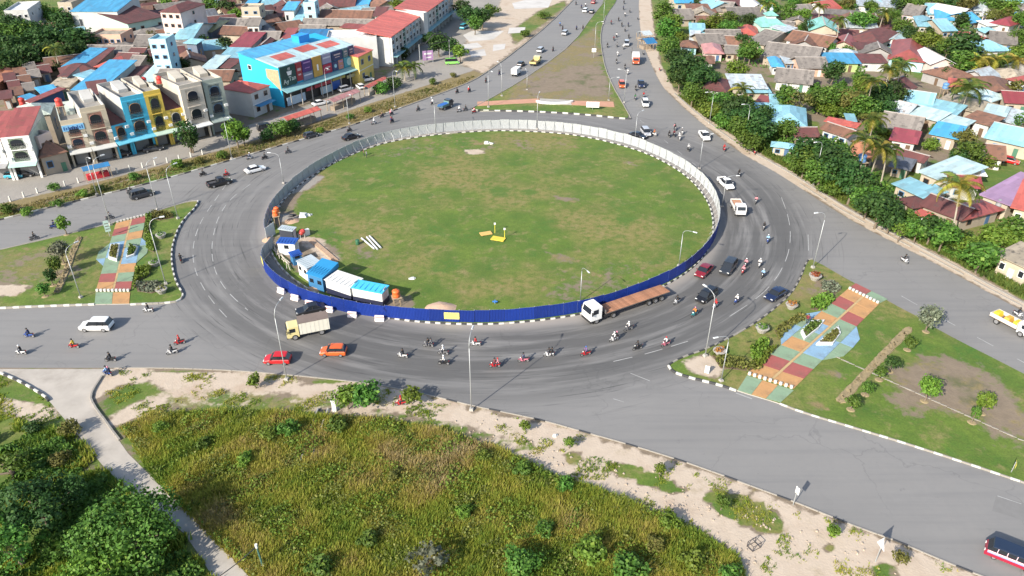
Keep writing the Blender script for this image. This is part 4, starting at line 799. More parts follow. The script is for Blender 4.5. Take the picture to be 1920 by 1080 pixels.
MOTOS = [(53, 625, 'LL', 'navy', 'blue', 'upper of two at the lower road edge'), (38, 657, 'LL', 'black', 'white', 'lower of two at the lower road edge', 'white'), (137, 645, 'LL', 'yellow', 'red', 'below the white off-road car'),
    (206, 670, 'LL', 'black', 'black', 'above the mouth of the side road'), (200, 696, 160, 'pale blue', 'blue', 'leaving by the mouth of the side road', 'black', 'navy'), (277, 578, 'LL', 'black', 'white', 'close under the island flower bed'),
    (336, 638, 'LR', 'red', 'red', 'in front of a white one on the lower road', 'red'), (322, 656, 'LR', 'black', 'white', 'just below the red one on the lower road'), (755, 663, 'C', 'black', 'white', 'following the orange hatchback'), (803, 643, 'C', 'black', 'grey', 'close to the hoarding behind the box truck', 'black', 'grey'),
    (831, 657, 'C', 'white', 'grey', 'upper of the white pair', 'white'), (832, 676, 'C', 'white', 'black', 'lower of the white pair', 'white'), (892, 641, 'C', 'red', 'white', 'passing behind the single lamp post'), (928, 681, 'C', 'maroon', 'red', 'carrying two beside the single lamp post', 'black', 'pink'),
    (982, 671, 'C', 'navy', 'pink', 'second behind the single lamp post'), (1030, 661, 'C', 'black', 'white', 'third behind the single lamp post', 'black', 'black'), (1099, 659, 'C', 'purple', 'red', 'fourth behind the single lamp post', 'blue'), (1152, 632, 'C', 'white', 'white', 'below the cab of the flatbed lorry', 'white', 'black'),
    (1179, 612, 'C', 'white', 'grey', 'beside the wheels of the flatbed trailer', 'white'), (1196, 648, 'C', 'black', 'black', 'ahead of a pink one near the island point'), (1249, 641, 'C', 'white', 'pink', 'by the sandy point of the island', 'red'), (1270, 562, 'C', 'black', 'white', 'right behind the flatbed trailer'.replace('right ', 'just ')),
    (1303, 585, 'C', 'orange', 'teal', 'below the black car', 'pink'), (1342, 570, 'C', 'red', 'white', 'between the black car and the tall lamp', 'red'), (1382, 561, 'C', 'white', 'blue', 'out wide of the black car', 'white'), (1394, 506, 'C', 'pink', 'red', 'lower of two pink riders beside the dark car', 'pink'),
    (1399, 493, 'C', 'pink', 'grey', 'upper of two pink riders beside the dark car', 'white'), (1425, 493, 'C', 'white', 'white', 'outside the two pink riders', 'white'), (1431, 513, 'C', 'pale blue', 'black', 'outermost below the white one', 'white'), (1440, 448, 'DN', 'pale blue', 'blue', 'alone above the faded lane line', 'white'),
    (1433, 424, 'DN', 'black', 'grey', 'above the pale blue rider'), (1418, 375, 'DN', 'pink', 'grey', 'beside the loaded white lorry'), (1386, 324, 'TD', 'black', 'black', 'ahead of the white pickup on the bend'), (1358, 277, 'TD', 'red', 'red', 'near the sandy shoulder below the white pickup', 'red'),
    (1291, 277, 'TD', 'white', 'black', 'between the lamp and the pale hoarding', 'white'), (1697, 485, 'RO', 'black', 'white', 'alone on the upper road past the trees'), (752, 752, 190, 'red', 'red', 'on the sandy footway below the road', 'red'), (338, 484, 'C', 'black', 'black', 'hugging the curved painted kerb'),
    (205, 405, 'UL', 'grey', 'grey', 'passing the end of the painted path'), (100, 421, 'UL', 'navy', 'blue', 'ahead of another above the lawn'), (63, 443, 'UL', 'black', 'grey', 'entering at the lawn edge'), (244, 356, 'UL', 'black', 'grey', 'beside the kerb next to the dark car'),
    (380, 324, 'UL', 'black', 'black', 'in front of the black pickup'), (424, 325, 'UL', 'red', 'red', 'above the black pickup', 'red'), (468, 293, 'UL', 'navy', 'white', 'by the kerb above the white car', 'white'), (496, 293, 'UL', 'black', 'black', 'above and ahead of the white car'), (540, 282, 'UL', 'black', 'grey', 'near the lamp inside the bend'),
    (655, 242, 'UL', 'black', 'black', 'directly above the black car on the bend'), (701, 228, 'UL', 'white', 'white', 'ahead of the black car on the bend', 'white'), (716, 215, 'TL', 'brown', 'grey', 'against the kerb by the dry verge'), (734, 211, 'TL', 'white', 'grey', 'upper in a knot of three', 'white', 'pink'), (735, 225, 'TL', 'maroon', 'grey', 'lower in a knot of three', 'black', 'navy'),
    (784, 203, 'TL', 'black', 'grey', 'below the small blue covered truck'), (811, 191, 'TL', 'white', 'grey', 'behind the blue covered truck'), (857, 170, 'TL', 'black', 'black', 'lower of two above the blue covered truck'), (880, 168, 'TL', 'grey', 'grey', 'upper of two above the blue covered truck', 'black', 'red'),
    (861, 205, 'UL', 'white', 'white', 'stopped beside the median point', 'white'), (873, 203, 'UL', 'black', 'grey', 'between two others at the median point'), (889, 207, 'UL', 'pink', 'red', 'touching the tip of the median point'), (911, 150, 'TU', 'black', 'black', 'lower of two by the lone lamp'), (936, 136, 'TU', 'black', 'blue', 'upper of two by the lone lamp'),
    (1037, 92, 'TU', 'black', 'grey', 'above the yellow lorry'), (1050, 45, 'TU', 'blue', 'grey', 'first of two by the weedy lot'), (1055, 52, 'TU', 'black', 'black', 'second of two by the weedy lot'), (1081, 52, 'TU', 'navy', 'black', 'lower of two beside the narrow median'), (1093, 51, 'TU', 'black', 'black', 'upper of two beside the narrow median'),
    (1090, 12, 'TU', 'navy', 'grey', 'ahead of the far white car'), (1080, 6, 'TU', 'black', 'black', 'by the kerb at the far end'), (1098, 9, 'TU', 'white', 'grey', 'near the far red car'),
    (1172, 125, 'TS', 'black', 'black', 'beside the orange fronted lorry'), (1177, 135, 'TS', 'white', 'white', 'below the orange fronted lorry', 'white'), (1156, 115, 'TS', 'black', 'grey', 'by the median above the orange car'), (1158, 101, 'TS', 'white', 'white', 'beside the median below the silver car', 'white'), (1185, 95, 'TS', 'grey', 'grey', 'just above the orange fronted lorry'),
    (1192, 165, 'TR', 'black', 'black', 'beside the dark blue pickup'), (1191, 182, 'TR', 'green', 'grey', 'in front of the white car'), (1207, 178, 'TR', 'red', 'grey', 'between the pickup and the white car'), (1139, 85, 'TS', 'black', 'black', 'closest to the median lamp'.replace('closest', 'tight')), (1157, 84, 'TS', 'grey', 'black', 'abreast of the silver car'), (1169, 88, 'TS', 'white', 'grey', 'touching the silver car', 'white'),
    (1255, 251, 'TD', 'black', 'black', 'front one of the big cluster'), (1266, 239, 'TD', 'black', 'grey', 'top one of the big cluster', 'black', 'pink'), (1279, 246, 'TD', 'grey', 'white', 'outer one of the big cluster', 'white'), (1274, 257, 'TD', 'white', 'white', 'lower one of the big cluster', 'white', 'grey'), (1264, 250, 'TD', 'maroon', 'black', 'middle one of the big cluster'), (1227, 249, 'C', 'orange', 'white', 'ahead of the big cluster by the silver people carrier', 'red')]
for a in MOTOS: moto(*a)
ORD = ('first', 'second', 'third', 'fourth', 'fifth', 'sixth', 'seventh', 'eighth', 'ninth', 'tenth', 'eleventh', 'twelfth', 'thirteenth', 'fourteenth', 'fifteenth', 'sixteenth', 'seventeenth', 'eighteenth')
for i, (x, y) in enumerate(((1170, 4), (1169, 15), (1181, 20), (1172, 27), (1146, 42), (1160, 36), (1166, 46), (1178, 46), (1172, 55), (1156, 66), (1151, 72), (1179, 68))):
    c = ('black', 'navy', 'grey', 'white', 'maroon', 'black')[i % 6]; p = G(x, y, .75); hd = heading(x, y, 'TS'); t = thing('motorcycle', 'small motorcycle far up the busy carriageway, %s from the far end' % ORD[i], 'motorcycle', (p.x, p.y, .02), hd, 'far motorcycles on the busy carriageway')
    link('fairing', BK_['fairing'], t, mats=[paint('bike_black', ())]); link('engine', BK_['engine'], t); link('seat', BK_['seat'], t); add_wheel(t, 'm', .64, 0); add_wheel(t, 'm', -.6, 0)
    rider_on((p.x, p.y, .02), hd, c, 'black', 'tiny rider in %s far up the busy carriageway, %s from the far end' % (c, ORD[i]), 'far riders on the busy carriageway')
for i, (x, y, bk, ph) in enumerate(((1206, 98, 'black', 'parked on the shoulder beside the orange fronted lorry'), (1237, 128, 'red', 'parked by the roadside stall under the trees'), (1196, 33, 'black', 'parked at the far shoulder'), (1415, 283, 'red', 'parked on the sandy shoulder by the pale house'), (1910, 586, 'white', 'behind the tray lorry'))): moto(x, y, 'TD' if i < 4 else 'RO', 'black' if i == 4 else None, bk, ph)
def walker(px, py, shirt, hd, label, z=.0):
    p = G(px, py, z + .9); o = link('person', STAND, None, (p.x, p.y, z), R(hd), mats=[None, SHIRT[shirt], None, None]); tag(o, label, 'person', 'people on foot'); link('hair', HAIRM, o)
walker(682, 286, 'brown', 200, 'person in brown standing inside the back of the hoarding', ISL_Z); walker(687, 289, 'grey', 30, 'person in grey beside another inside the back of the hoarding', ISL_Z)
walker(1336, 571, 'maroon', 90, 'person in maroon walking beside the tall lamp shadow') if False else None
walker(1880, 140, 'white', 90, 'person in white standing below the palm row')
walker(1515, 598, 'maroon', 60, 'person in maroon beside the white planter on the painted path', ISL_Z + .08)

# ================================================================ FOLIAGE HELPERS
def leaf_mat(name, a, b_, c):
    """leaves: tone differs leaf by leaf (attribute 'tone'), some light passes through"""
    m, t, b = base_mat('leaf_' + name, .6); at = N(t, 'ShaderNodeAttribute', attribute_name='tone'); f = at.outputs['Fac']
    col = mixc(t, ramp(t, f, 0, .55), a, b_); col = mixc(t, ramp(t, f, .6, 1.0), col, c)
    h = N(t, 'ShaderNodeHueSaturation'); r = N(t, 'ShaderNodeObjectInfo').outputs['Random']; t.links.new(math_(t, 'MULTIPLY_ADD', r, .5, .75), h.inputs['Value']); t.links.new(math_(t, 'MULTIPLY_ADD', r, .05, .475), h.inputs['Hue']); t.links.new(col, h.inputs['Color']); col = h.outputs[0]
    t.links.new(col, b.inputs['Base Color']); b.inputs['Specular IOR Level'].default_value = .25
    tr = N(t, 'ShaderNodeBsdfTranslucent'); t.links.new(col, tr.inputs[0]); mx = N(t, 'ShaderNodeMixShader'); mx.inputs[0].default_value = .28
    t.links.new(b.outputs[0], mx.inputs[1]); t.links.new(tr.outputs[0], mx.inputs[2]); t.links.new(mx.outputs[0], t.nodes['Material Output'].inputs[0]); return m
LEAF = {'mid': leaf_mat('mid', (.048, .104, .016), (.088, .172, .026), (.180, .260, .048)), 'dark': leaf_mat('dark', (.024, .054, .014), (.042, .088, .020), (.092, .145, .034)), 'lime': leaf_mat('lime', (.075, .130, .017), (.130, .205, .026), (.225, .285, .046)),
        'olive': leaf_mat('olive', (.085, .095, .022), (.145, .150, .036), (.24, .21, .065)), 'dry': leaf_mat('dry', (.12, .10, .05), (.20, .17, .085), (.32, .28, .16)), 'yellow': leaf_mat('yellow', (.20, .19, .03), (.34, .30, .05), (.45, .40, .10)), 'grey': leaf_mat('grey', (.09, .11, .07), (.16, .18, .12), (.27, .29, .21)), 'palm': leaf_mat('palm', (.045, .075, .014), (.085, .125, .024), (.21, .20, .04)), 'red': leaf_mat('red', (.18, .05, .02), (.30, .10, .03), (.20, .22, .05))}
BARK = mat('bark', (.16, .125, .09), .95, .3, 2.5, bump=.6); PBARK = mat('palm_bark', (.33, .29, .23), .95, .2, 2, bump=.5)
def quads_mesh(name, C, T, B, m, tone, tri=False):
    """n cards: centre C, half vectors T, B"""
    n = len(C); V = np.stack([C - T - B, C + T - B * .6, C + T * .7 + B, C - T * .8 + B * .8], 1).reshape(-1, 3) if not tri else np.stack([C - T, C + T, C + B], 1).reshape(-1, 3)
    k = 3 if tri else 4; me = bpy.data.meshes.new(name); me.vertices.add(n * k); me.vertices.foreach_set('co', V.astype(np.float32).ravel())
    me.loops.add(n * k); me.loops.foreach_set('vertex_index', np.arange(n * k, dtype=np.int32)); me.polygons.add(n)
    me.polygons.foreach_set('loop_start', np.arange(0, n * k, k, dtype=np.int32)); me.polygons.foreach_set('loop_total', np.full(n, k, np.int32)); me.materials.append(m); me.update(calc_edges=True)
    at = me.attributes.new('tone', 'FLOAT', 'POINT'); at.data.foreach_set('value', np.repeat(tone, k).astype(np.float32)); return me
def unit(a): return a / np.maximum(1e-9, np.linalg.norm(a, axis=1))[:, None]
def crown_mesh(name, blobs, dens, size, m, seed, droop=.0):
    rg = np.random.default_rng(seed); Cs, Ts, Bs, To = [], [], [], []
    for (cx, cy, cz, rx, ry, rz) in blobs:
        area = 4 * math.pi * ((rx * ry) ** 1.6 / 3 + (rx * rz) ** 1.6 / 3 + (ry * rz) ** 1.6 / 3) ** (1 / 1.6)
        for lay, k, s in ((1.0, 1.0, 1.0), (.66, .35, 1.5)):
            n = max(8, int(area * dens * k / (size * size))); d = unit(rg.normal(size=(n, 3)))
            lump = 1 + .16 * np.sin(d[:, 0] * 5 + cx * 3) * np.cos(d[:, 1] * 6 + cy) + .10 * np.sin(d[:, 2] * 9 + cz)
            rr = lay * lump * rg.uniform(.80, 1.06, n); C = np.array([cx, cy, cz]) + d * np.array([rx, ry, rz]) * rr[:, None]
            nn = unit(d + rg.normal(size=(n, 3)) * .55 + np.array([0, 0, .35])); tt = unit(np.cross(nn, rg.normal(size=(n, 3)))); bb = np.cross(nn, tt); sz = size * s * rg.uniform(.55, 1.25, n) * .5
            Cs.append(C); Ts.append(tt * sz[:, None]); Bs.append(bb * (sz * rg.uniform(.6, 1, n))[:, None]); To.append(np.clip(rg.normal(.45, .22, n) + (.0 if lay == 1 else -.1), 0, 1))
    return quads_mesh(name, np.concatenate(Cs), np.concatenate(Ts), np.concatenate(Bs), m, np.concatenate(To))
def blobs_for(kind, seed):
    """crown lumps in a unit tree of height 1 and crown radius about .45"""
    r = random.Random(seed); out = []
    n, z0, z1, sp, sz = {'round': (11, .42, .84, .30, .20), 'wide': (14, .50, .78, .42, .18), 'tall': (12, .30, .90, .19, .155), 'bush': (9, .25, .68, .34, .24), 'open': (12, .45, .92, .34, .13)}[kind]
    for i in range(n):
        z = z0 + (z1 - z0) * (i + .5) / n; k = math.sin(math.pi * (.12 + .80 * (i + .5) / n)); a = i * 2.4 + r.uniform(-.4, .4); d = sp * k * r.uniform(.6, 1.1); q = sz * r.uniform(.75, 1.2)
        out.append((math.cos(a) * d, math.sin(a) * d, z, q, q, q * r.uniform(.7, .95)))
    return out
CROWN = {}
def crown_of(kind, var, tint, H_):
    size = .5 if H_ > 6 else .34 if H_ > 3.2 else .24
    key = (kind, var, tint, size)
    if key not in CROWN:
        s = {.5: 9.0, .34: 5.0, .24: 2.6}[size]; bl = [tuple(q * s for q in b_) for b_ in blobs_for(kind, var * 7 + len(kind))]
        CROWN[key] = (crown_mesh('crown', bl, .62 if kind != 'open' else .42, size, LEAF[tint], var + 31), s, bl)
    return CROWN[key]
TRUNK = {}
def trunk_of(kind, var, s, bl):
    key = (kind, var, s)
    if key not in TRUNK:
        b = MB(); r = random.Random(var); top = .62 * s; r0 = .026 * s if kind != 'bush' else .018 * s
        pts = [(0, 0, -.1)] + [(r.uniform(-.02, .02) * s, r.uniform(-.02, .02) * s, top * (i + 1) / 4) for i in range(4)]; b.tube(pts, [r0 * 1.35, r0, r0 * .85, r0 * .65, r0 * .4], 7)
        for q in bl[::2]: b.tube([pts[2], ((pts[3][0] + q[0]) / 2, (pts[3][1] + q[1]) / 2, q[2] * .82), q[:3]], [r0 * .5, r0 * .35, r0 * .15], 5)
        TRUNK[key] = b.mesh('trunk', [BARK])
    return TRUNK[key]
def tree_at(p, H_, kind, tint, label, cat='tree', group=None, wide=1.0, name=None, z=0.0, var=None):
    var = rnd.randrange(3) if var is None else var; me, s, bl = crown_of(kind, var, tint, H_); k = H_ / s
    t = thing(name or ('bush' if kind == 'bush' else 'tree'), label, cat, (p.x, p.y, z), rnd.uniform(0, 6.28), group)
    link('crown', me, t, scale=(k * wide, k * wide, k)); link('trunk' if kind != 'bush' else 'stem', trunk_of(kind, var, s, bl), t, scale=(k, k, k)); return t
def tree(px, py, H_, kind, tint, label, cat='tree', group=None, wide=1.0, name=None, z=0.0, var=None):
    """px, py: the middle of the crown in the photograph"""
    return tree_at(G(px, py, H_ * (.62 if kind != 'bush' else .45) + z), H_, kind, tint, label, cat, group, wide, name, z, var)

# palms: trunk, every frond a part
def frond_mesh(L, seed, tint):
    rg = np.random.default_rng(seed); C, T, B = [], [], []; n = 26
    for i in range(n):
        u = (i + 1) / n; x = L * u * (1 - .22 * u * u); z = L * (.42 * u - .78 * u ** 2.0); ll = L * .26 * math.sin(math.pi * (.12 + .83 * u)) + .1
        for s in (-1, 1):
            tip = np.array([.35 * ll, s * ll * .9, -.35 * ll - .12 * ll * rg.random()]); c0 = np.array([x, 0, z]); wv = np.array([L / n * .62, 0, .0]); C.append(c0); T.append(wv); B.append(tip)
    me = quads_mesh('frond', np.array(C), np.array(T), np.array(B), LEAF[tint], np.clip(rg.normal(.5, .25, len(C)), 0, 1), tri=True); return me
FROND = {t_: [frond_mesh(4.2, k + 3, t_) for k in range(2)] for t_ in ('palm', 'yellow')}
def palm_at(p, H_, label, n=15, tint='palm', lean=.06, scale=1.0, z=0.0, group='coconut palms among the houses'):
    t = thing('palm_tree', label, 'palm', (p.x, p.y, z), rnd.uniform(0, 6.28), group); b = MB(); pts = [(lean * H_ * (k / 6) ** 1.6, 0, H_ * k / 6 - .05) for k in range(7)]; b.tube(pts, [.26, .19, .16, .15, .14, .13, .13], 7); link('trunk', b.mesh('trunk', [PBARK]), t)
    for k in range(n):
        o = link('frond', FROND['yellow' if (tint == 'yellow' and k % 3) or (k % 7 == 6) else 'palm'][k % 2], t, pts[-1], scale=(scale * rnd.uniform(.85, 1.1),) * 3); lvl = k / n
        o.rotation_euler = (rnd.uniform(-.2, .2), R(-38 + 66 * lvl) + rnd.uniform(-.12, .12), k * 2.4)
    b = MB()
    for k in range(5): b.ball((pts[-1][0] + .22 * math.cos(k * 1.26), .22 * math.sin(k * 1.26), H_ - .3), .14, 6, 4)
    link('coconut_bunch', b.mesh('coconut_bunch', [mat('coconut', (.16, .15, .04), .7)]), t); return t
def palm(px, py, H_, label, **k): return palm_at(G(px, py, H_ - .2), H_, label, **k)

# ================================================================ STREET LAMPS, SIGNS
def lamp_meshes(two=False):
    b = MB(); b.tube([(0, 0, 0), (0, 0, 5), (0, 0, 9.2)], [.085, .065, .05], 8); pole = b.mesh('pole', [STEEL], True)
    b = MB(); b.tube([(0, 0, 9.1), (.05, 0, 9.7), (.35, 0, 10.25), (.9, 0, 10.55), (1.9, 0, 10.7)], [.055, .05, .045, .04, .035], 7); arm = b.mesh('arm', [STEEL], True)
    b = MB(); b.hexa([(1.75, -.1, 10.62), (2.5, -.13, 10.66), (2.5, .13, 10.66), (1.75, .1, 10.62), (1.75, -.07, 10.78), (2.45, -.08, 10.80), (2.45, .08, 10.80), (1.75, .07, 10.78)]); head = b.mesh('lamp_head', [mat('lamp_shell', (.55, .57, .58), .4)])
    b = MB(); b.box(0, 0, -.05, .55, .55, .4, taper=.85); foot = b.mesh('footing', [CONC]); return pole, arm, head, foot
LPM = lamp_meshes()
def lamp(px, py, az, phrase, h=1.0, z=.0, lean=0.0):
    p = G(px, py, z); t = thing('street_lamp', 'tall grey curved arm street lamp ' + phrase, 'street lamp', (p.x, p.y, z), R(az), 'street lamps'); t.scale = (1, 1, h); t.rotation_euler = (R(lean), R(rnd.uniform(-.6, .6)), R(az))
    for nm, m in zip(('pole', 'arm', 'lamp_head', 'footing'), LPM): link(nm, m, t)
def out(px, py): p = G(px, py); return math.degrees(math.atan2(p.y - CY, p.x - CX))
I_ = ISL_Z
for a in ((538, 712, 75, 'on the sandy verge behind the red hatchback', 1.1), (884, 769, 80, 'alone on the verge below the middle of the road', 1.08), (1322, 668, out(1322, 668) + 180, 'on the pointed island end beside the sandy patch', 1.0, I_), (1088, 566, out(1088, 566), 'inside the hoarding above the flatbed cab', .62, I_), (1273, 498, out(1273, 498), 'inside the hoarding near the maroon car', .66, I_),
          (532, 343, out(532, 343), 'inside the hoarding above the orange tank', .62, I_), (817, 252, out(817, 252), 'at the back of the hoarding above the field', .8, I_), (1007, 242, out(1007, 242), 'at the back of the hoarding below the median', .82, I_), (1190, 268, out(1190, 268), 'behind the hoarding by the silver people carrier', .7, I_), (1311, 316, out(1311, 316), 'at the hoarding facing the sandy shoulder', .72, I_), (1354, 387, out(1354, 387), 'outside the hoarding beside the white pickup', .62),
          (1330, 232, 200, 'at the tree line above the white pickup', .78), (1395, 272, 200, 'among the trees near the pale house', .95), (1525, 347, 205, 'below the large dark tree clump', .92), (1524, 502, 200, 'on the nose of the planted island', 1.0, I_), (296, 393, 50, 'first of a pair crossing the upper road', .95, I_), (334, 410, 50, 'second of a pair near the island nose', 1.0, I_), (311, 533, 20, 'between the flower beds on the island', 1.12, I_), (152, 558, 60, 'at the bottom of the lawn trench', .85, I_),
          (435, 298, -40, 'beside the street trees at the dry verge', .95), (208, 422, 50, 'at the top end of the painted path', 1.25, I_), (655, 232, -50, 'on the dry verge above the black car', .75), (741, 201, -50, 'on the dry verge below the red kiosk', .95), (916, 201, -60, 'on the median point beside the lone motorcycles', .95, I_), (941, 180, 120, 'on the upper edge of the median point', .85, I_), (1115, 96, 0, 'halfway up the median', .9, I_), (1141, 188, 0, 'on the median beside the white sign', .6, I_), (1170, 192, 180, 'tight against the busy carriageway', .85, I_), (1131, 45, 0, 'high on the narrow median', .9, I_), (988, 168, 100, 'on the bare patch of the median', .5, I_), (616, 192, -50, 'behind the red roofed kiosk', .9), (1352, 714, 200, 'with a plain top on the sandy island end', .72, I_), (182, 365, -40, 'on the dry verge below the blue awning', .8)): lamp(*a)
def sign(px, py, h, shape, col, az, label, w_=.8, hh=.8, z=.0, ink=None):
    p = G(px, py, z); t = thing('road_sign', label, 'sign', (p.x, p.y, z), R(az)); b = MB(); b.tube([(0, 0, -.1), (0, 0, h)], .05, 6); link('post', b.mesh('post', [STEEL]), t); b = MB()
    if shape == 'tri': b.extr([(-w_ / 2, h - hh), (w_ / 2, h - hh), (0, h)], .06, .085)
    elif shape == 'disc': b.tube([(.06, 0, h - hh / 2), (.085, 0, h - hh / 2)], w_ / 2, 16)
    else: b.box(.075, 0, h - hh, .03, w_, hh)
    link('board', b.mesh('board', [mat(*col)]), t)
    if ink: b = MB(); [b.box(.096, 0, h - hh * (.3 + .25 * k), .01, w_ * .7, hh * .08) for k in range(3)]; link('lettering', b.mesh('lettering', [mat(*ink)]), t)
SG = ('sign_grey', (.55, .56, .56), .5); SW = ('sign_white', (.72, .73, .70), .5)
sign(1641, 1054, 3.7, 'tri', SG, 190, 'triangular warning sign on a post by the sandy verge', 1.25, 1.35); sign(1487, 947, 2.7, 'rect', SW, 20, 'narrow white plate sign at the kerb of the wide road', .55, .95); sign(1896, 885, 1.6, 'rect', ('flag_yellow', (.62, .55, .10), .6), -30, 'small yellow pennant board on the lawn edge', .9, .6, I_)
sign(206, 443, 3.2, 'rect', ('sign_mint', (.42, .55, .50), .5), -60, 'pale green notice board beside the painted path', .9, 2.2, I_, ('notice_ink', ())); sign(1111, 206, 2.2, 'rect', SW, -95, 'wide white board on the grassy median point', 3.4, 1.5, I_, ('notice_ink', ())); sign(1325, 700, 1.3, 'rect', SW, -120, 'short white box marker on the sandy island end', .6, 1.2, I_)
sign(1113, 108, 3.0, 'rect', SW, -90, 'small white panel beside the median lamp', 1.4, 1.2, I_)
# white curved seat wall on the median path
p = G(1040, 192); t = thing('curved_bench', 'white curved concrete seat on the median footpath', 'bench', (p.x, p.y, I_)); b = MB(); arc = [(5.2 * math.cos(a), 2.4 * math.sin(a)) for a in np.linspace(R(185), R(355), 13)]; inn = [(4.4 * math.cos(a), 1.7 * math.sin(a)) for a in np.linspace(R(355), R(185), 13)]
b.prism(arc + inn, 0, .55); link('seat_wall', b.mesh('seat_wall', [WHITE]), t); b = MB(); b.prism([(4.3 * math.cos(a), 1.6 * math.sin(a)) for a in np.linspace(R(185), R(355), 11)], 0, .12); link('floor_slab', b.mesh('floor_slab', [mat('wet_slab', (.08, .08, .085), .6)]), t)

# ================================================================ PLANTERS, BEDS, SAPLINGS ON THE ISLANDS
SOIL = mat('bed_soil', (.13, .095, .06), .95, .3, 2, bump=.5)
def shrub_mesh(poly, hgt, n, tint, seed, size=.28):
    rg = np.random.default_rng(seed); a = np.array(poly); lo, hi = a.min(0), a.max(0); Pp = rg.uniform(lo, hi, (n * 5, 2)); Pp = Pp[inpoly(Pp, poly)][:n]; n = len(Pp)
    C = np.c_[Pp, rg.uniform(.1, 1, n) * hgt]; nn = unit(rg.normal(size=(n, 3)) + [0, 0, .8]); tt = unit(np.cross(nn, rg.normal(size=(n, 3)))); bb = np.cross(nn, tt); sz = size * rg.uniform(.5, 1.2, n)[:, None] * .5
    return quads_mesh('foliage', C, tt * sz, bb * sz, LEAF[tint], np.clip(rg.normal(.45, .25, n), 0, 1))
def planter(px, label, tint, hgt=.5, wall=.38):
    pts = [G(*q) for q in px]; c = sum(pts, Vector()) / len(pts); q = [(v.x - c.x, v.y - c.y) for v in pts]; t = thing('planter', label, 'planter', (c.x, c.y, I_ + .07)); b = MB(); n = len(q); inn = [(x * .80, y * .80) for x, y in q]
    for i in range(n):
        j = (i + 1) % n; b.hexa([(*q[i], 0), (*q[j], 0), (*inn[j], 0), (*inn[i], 0), (*q[i], wall), (*q[j], wall), (*inn[j], wall), (*inn[i], wall)])
    link('rim', b.mesh('rim', [WHITE]), t); b = MB(); b.prism(inn, .0, wall * .7); link('soil', b.mesh('soil', [SOIL]), t); link('foliage', shrub_mesh(inn, hgt, 260, tint, len(px) + int(px[0][0])), t, (0, 0, wall * .6))
Zr = lambda L: [(1440 + x / 4, 540 + y / 4) for x, y in L]; Zl = lambda L: [(x / 4, 270 + y / 4) for x, y in L]
planter(Zr([(240, 345), (325, 262), (420, 262), (375, 320), (268, 405)]), 'white kerbed planter on the painted path closer to the ring road', 'mid'); planter(Zr([(355, 440), (520, 305), (540, 360), (480, 440)]), 'white kerbed planter on the painted path closer to the saplings', 'olive')
planter(Zl([(835, 772), (905, 768), (882, 892), (818, 872)]), 'white kerbed planter on the painted path beside the trench lawn', 'olive'); planter(Zl([(975, 765), (1042, 790), (1012, 850), (952, 872)]), 'white kerbed planter on the painted path beside the flower beds', 'mid')
def pot(px, py, label, tint, s=1.0):
    p = G(px, py, I_); t = thing('flower_pot', label, 'planter', p, 0, 'round concrete pots'); b = MB(); b.tube([(0, 0, 0), (0, 0, .12), (0, 0, .75 * s), (0, 0, .8 * s)], [.55 * s, .6 * s, .95 * s, .95 * s], 14); link('bowl', b.mesh('bowl', [CONC]), t); link('foliage', crown_mesh('foliage', [(0, 0, .95 * s, .8 * s, .8 * s, .45 * s)], .6, .26, LEAF[tint], int(px)), t)
for a in ((1527, 524, 'round concrete pot of reddish plants at the island nose', 'red', 1.1), (1483, 578, 'round pot with orange plants beside the curved kerb', 'red'), (1428, 622, 'pale round pot with a green plant by the ring road kerb', 'mid', 1.1), (1348, 665, 'grey bowl with a rust coloured plant by the tall lamp', 'red'), (303, 446, 'dark round pot on the flower bed lawn', 'mid'), (291, 498, 'grey round pot beside the lamp between beds', 'mid'), (304, 549, 'grey bowl at the bottom flower bed', 'olive')): pot(*a)
def hedge(px, label, tint, hgt=.8, n=700):
    pts = [G(*q) for q in px]; c = sum(pts, Vector()) / len(pts); t = thing('flower_bed', label, 'hedge', (c.x, c.y, I_)); q = [(v.x - c.x, v.y - c.y) for v in pts]; b = MB(); b.prism(q, 0, .06); link('soil', b.mesh('soil', [SOIL]), t); link('foliage', shrub_mesh(q, hgt, n, tint, int(px[0][0]) + 5, .34), t)
hedge([(1335, 668), (1360, 672), (1412, 682), (1425, 700), (1350, 692)], 'dark bed edged with yellow plants on the island point', 'olive', .8, 600); hedge([(1405, 655), (1432, 640), (1442, 650), (1425, 680), (1408, 678)], 'round lime green bush bed beside the painted path', 'lime', 1.0, 700); hedge([(1452, 620), (1500, 590), (1518, 600), (1490, 612), (1460, 640)], 'yellowish winding bed above the white planter', 'olive', .6, 500)
hedge([(1520, 565), (1548, 555), (1565, 565), (1545, 585), (1520, 582)], 'bright green bed touching the painted path', 'lime', .9, 600); hedge([(1538, 530), (1565, 532), (1578, 545), (1560, 555), (1540, 545)], 'circular bed of pale plants near the upper path end', 'grey', .5, 300); hedge([(1405, 690), (1440, 655), (1455, 655), (1430, 690)], 'low hedge running along the lower path edge', 'lime', .7, 400)
hedge([(285, 400), (320, 402), (327, 410), (300, 415), (284, 412)], 'dark curved bed under the lamp at the island nose', 'olive', .7, 450); hedge([(280, 440), (290, 460), (290, 475), (276, 470), (274, 450)], 'yellow green bed touching the painted path edge', 'lime', .8, 500); hedge([(256, 505), (285, 505), (280, 520), (258, 530), (250, 545)], 'green bed halfway down the flower bed lawn', 'lime', .8, 600); hedge([(255, 532), (300, 530), (310, 545), (285, 552), (258, 548)], 'round bed with pale flowers at the lower kerb', 'grey', .5, 400)
hedge([(276, 406), (288, 404), (280, 440), (272, 445)], 'narrow clipped hedge beside the upper path end', 'mid', .8, 350)
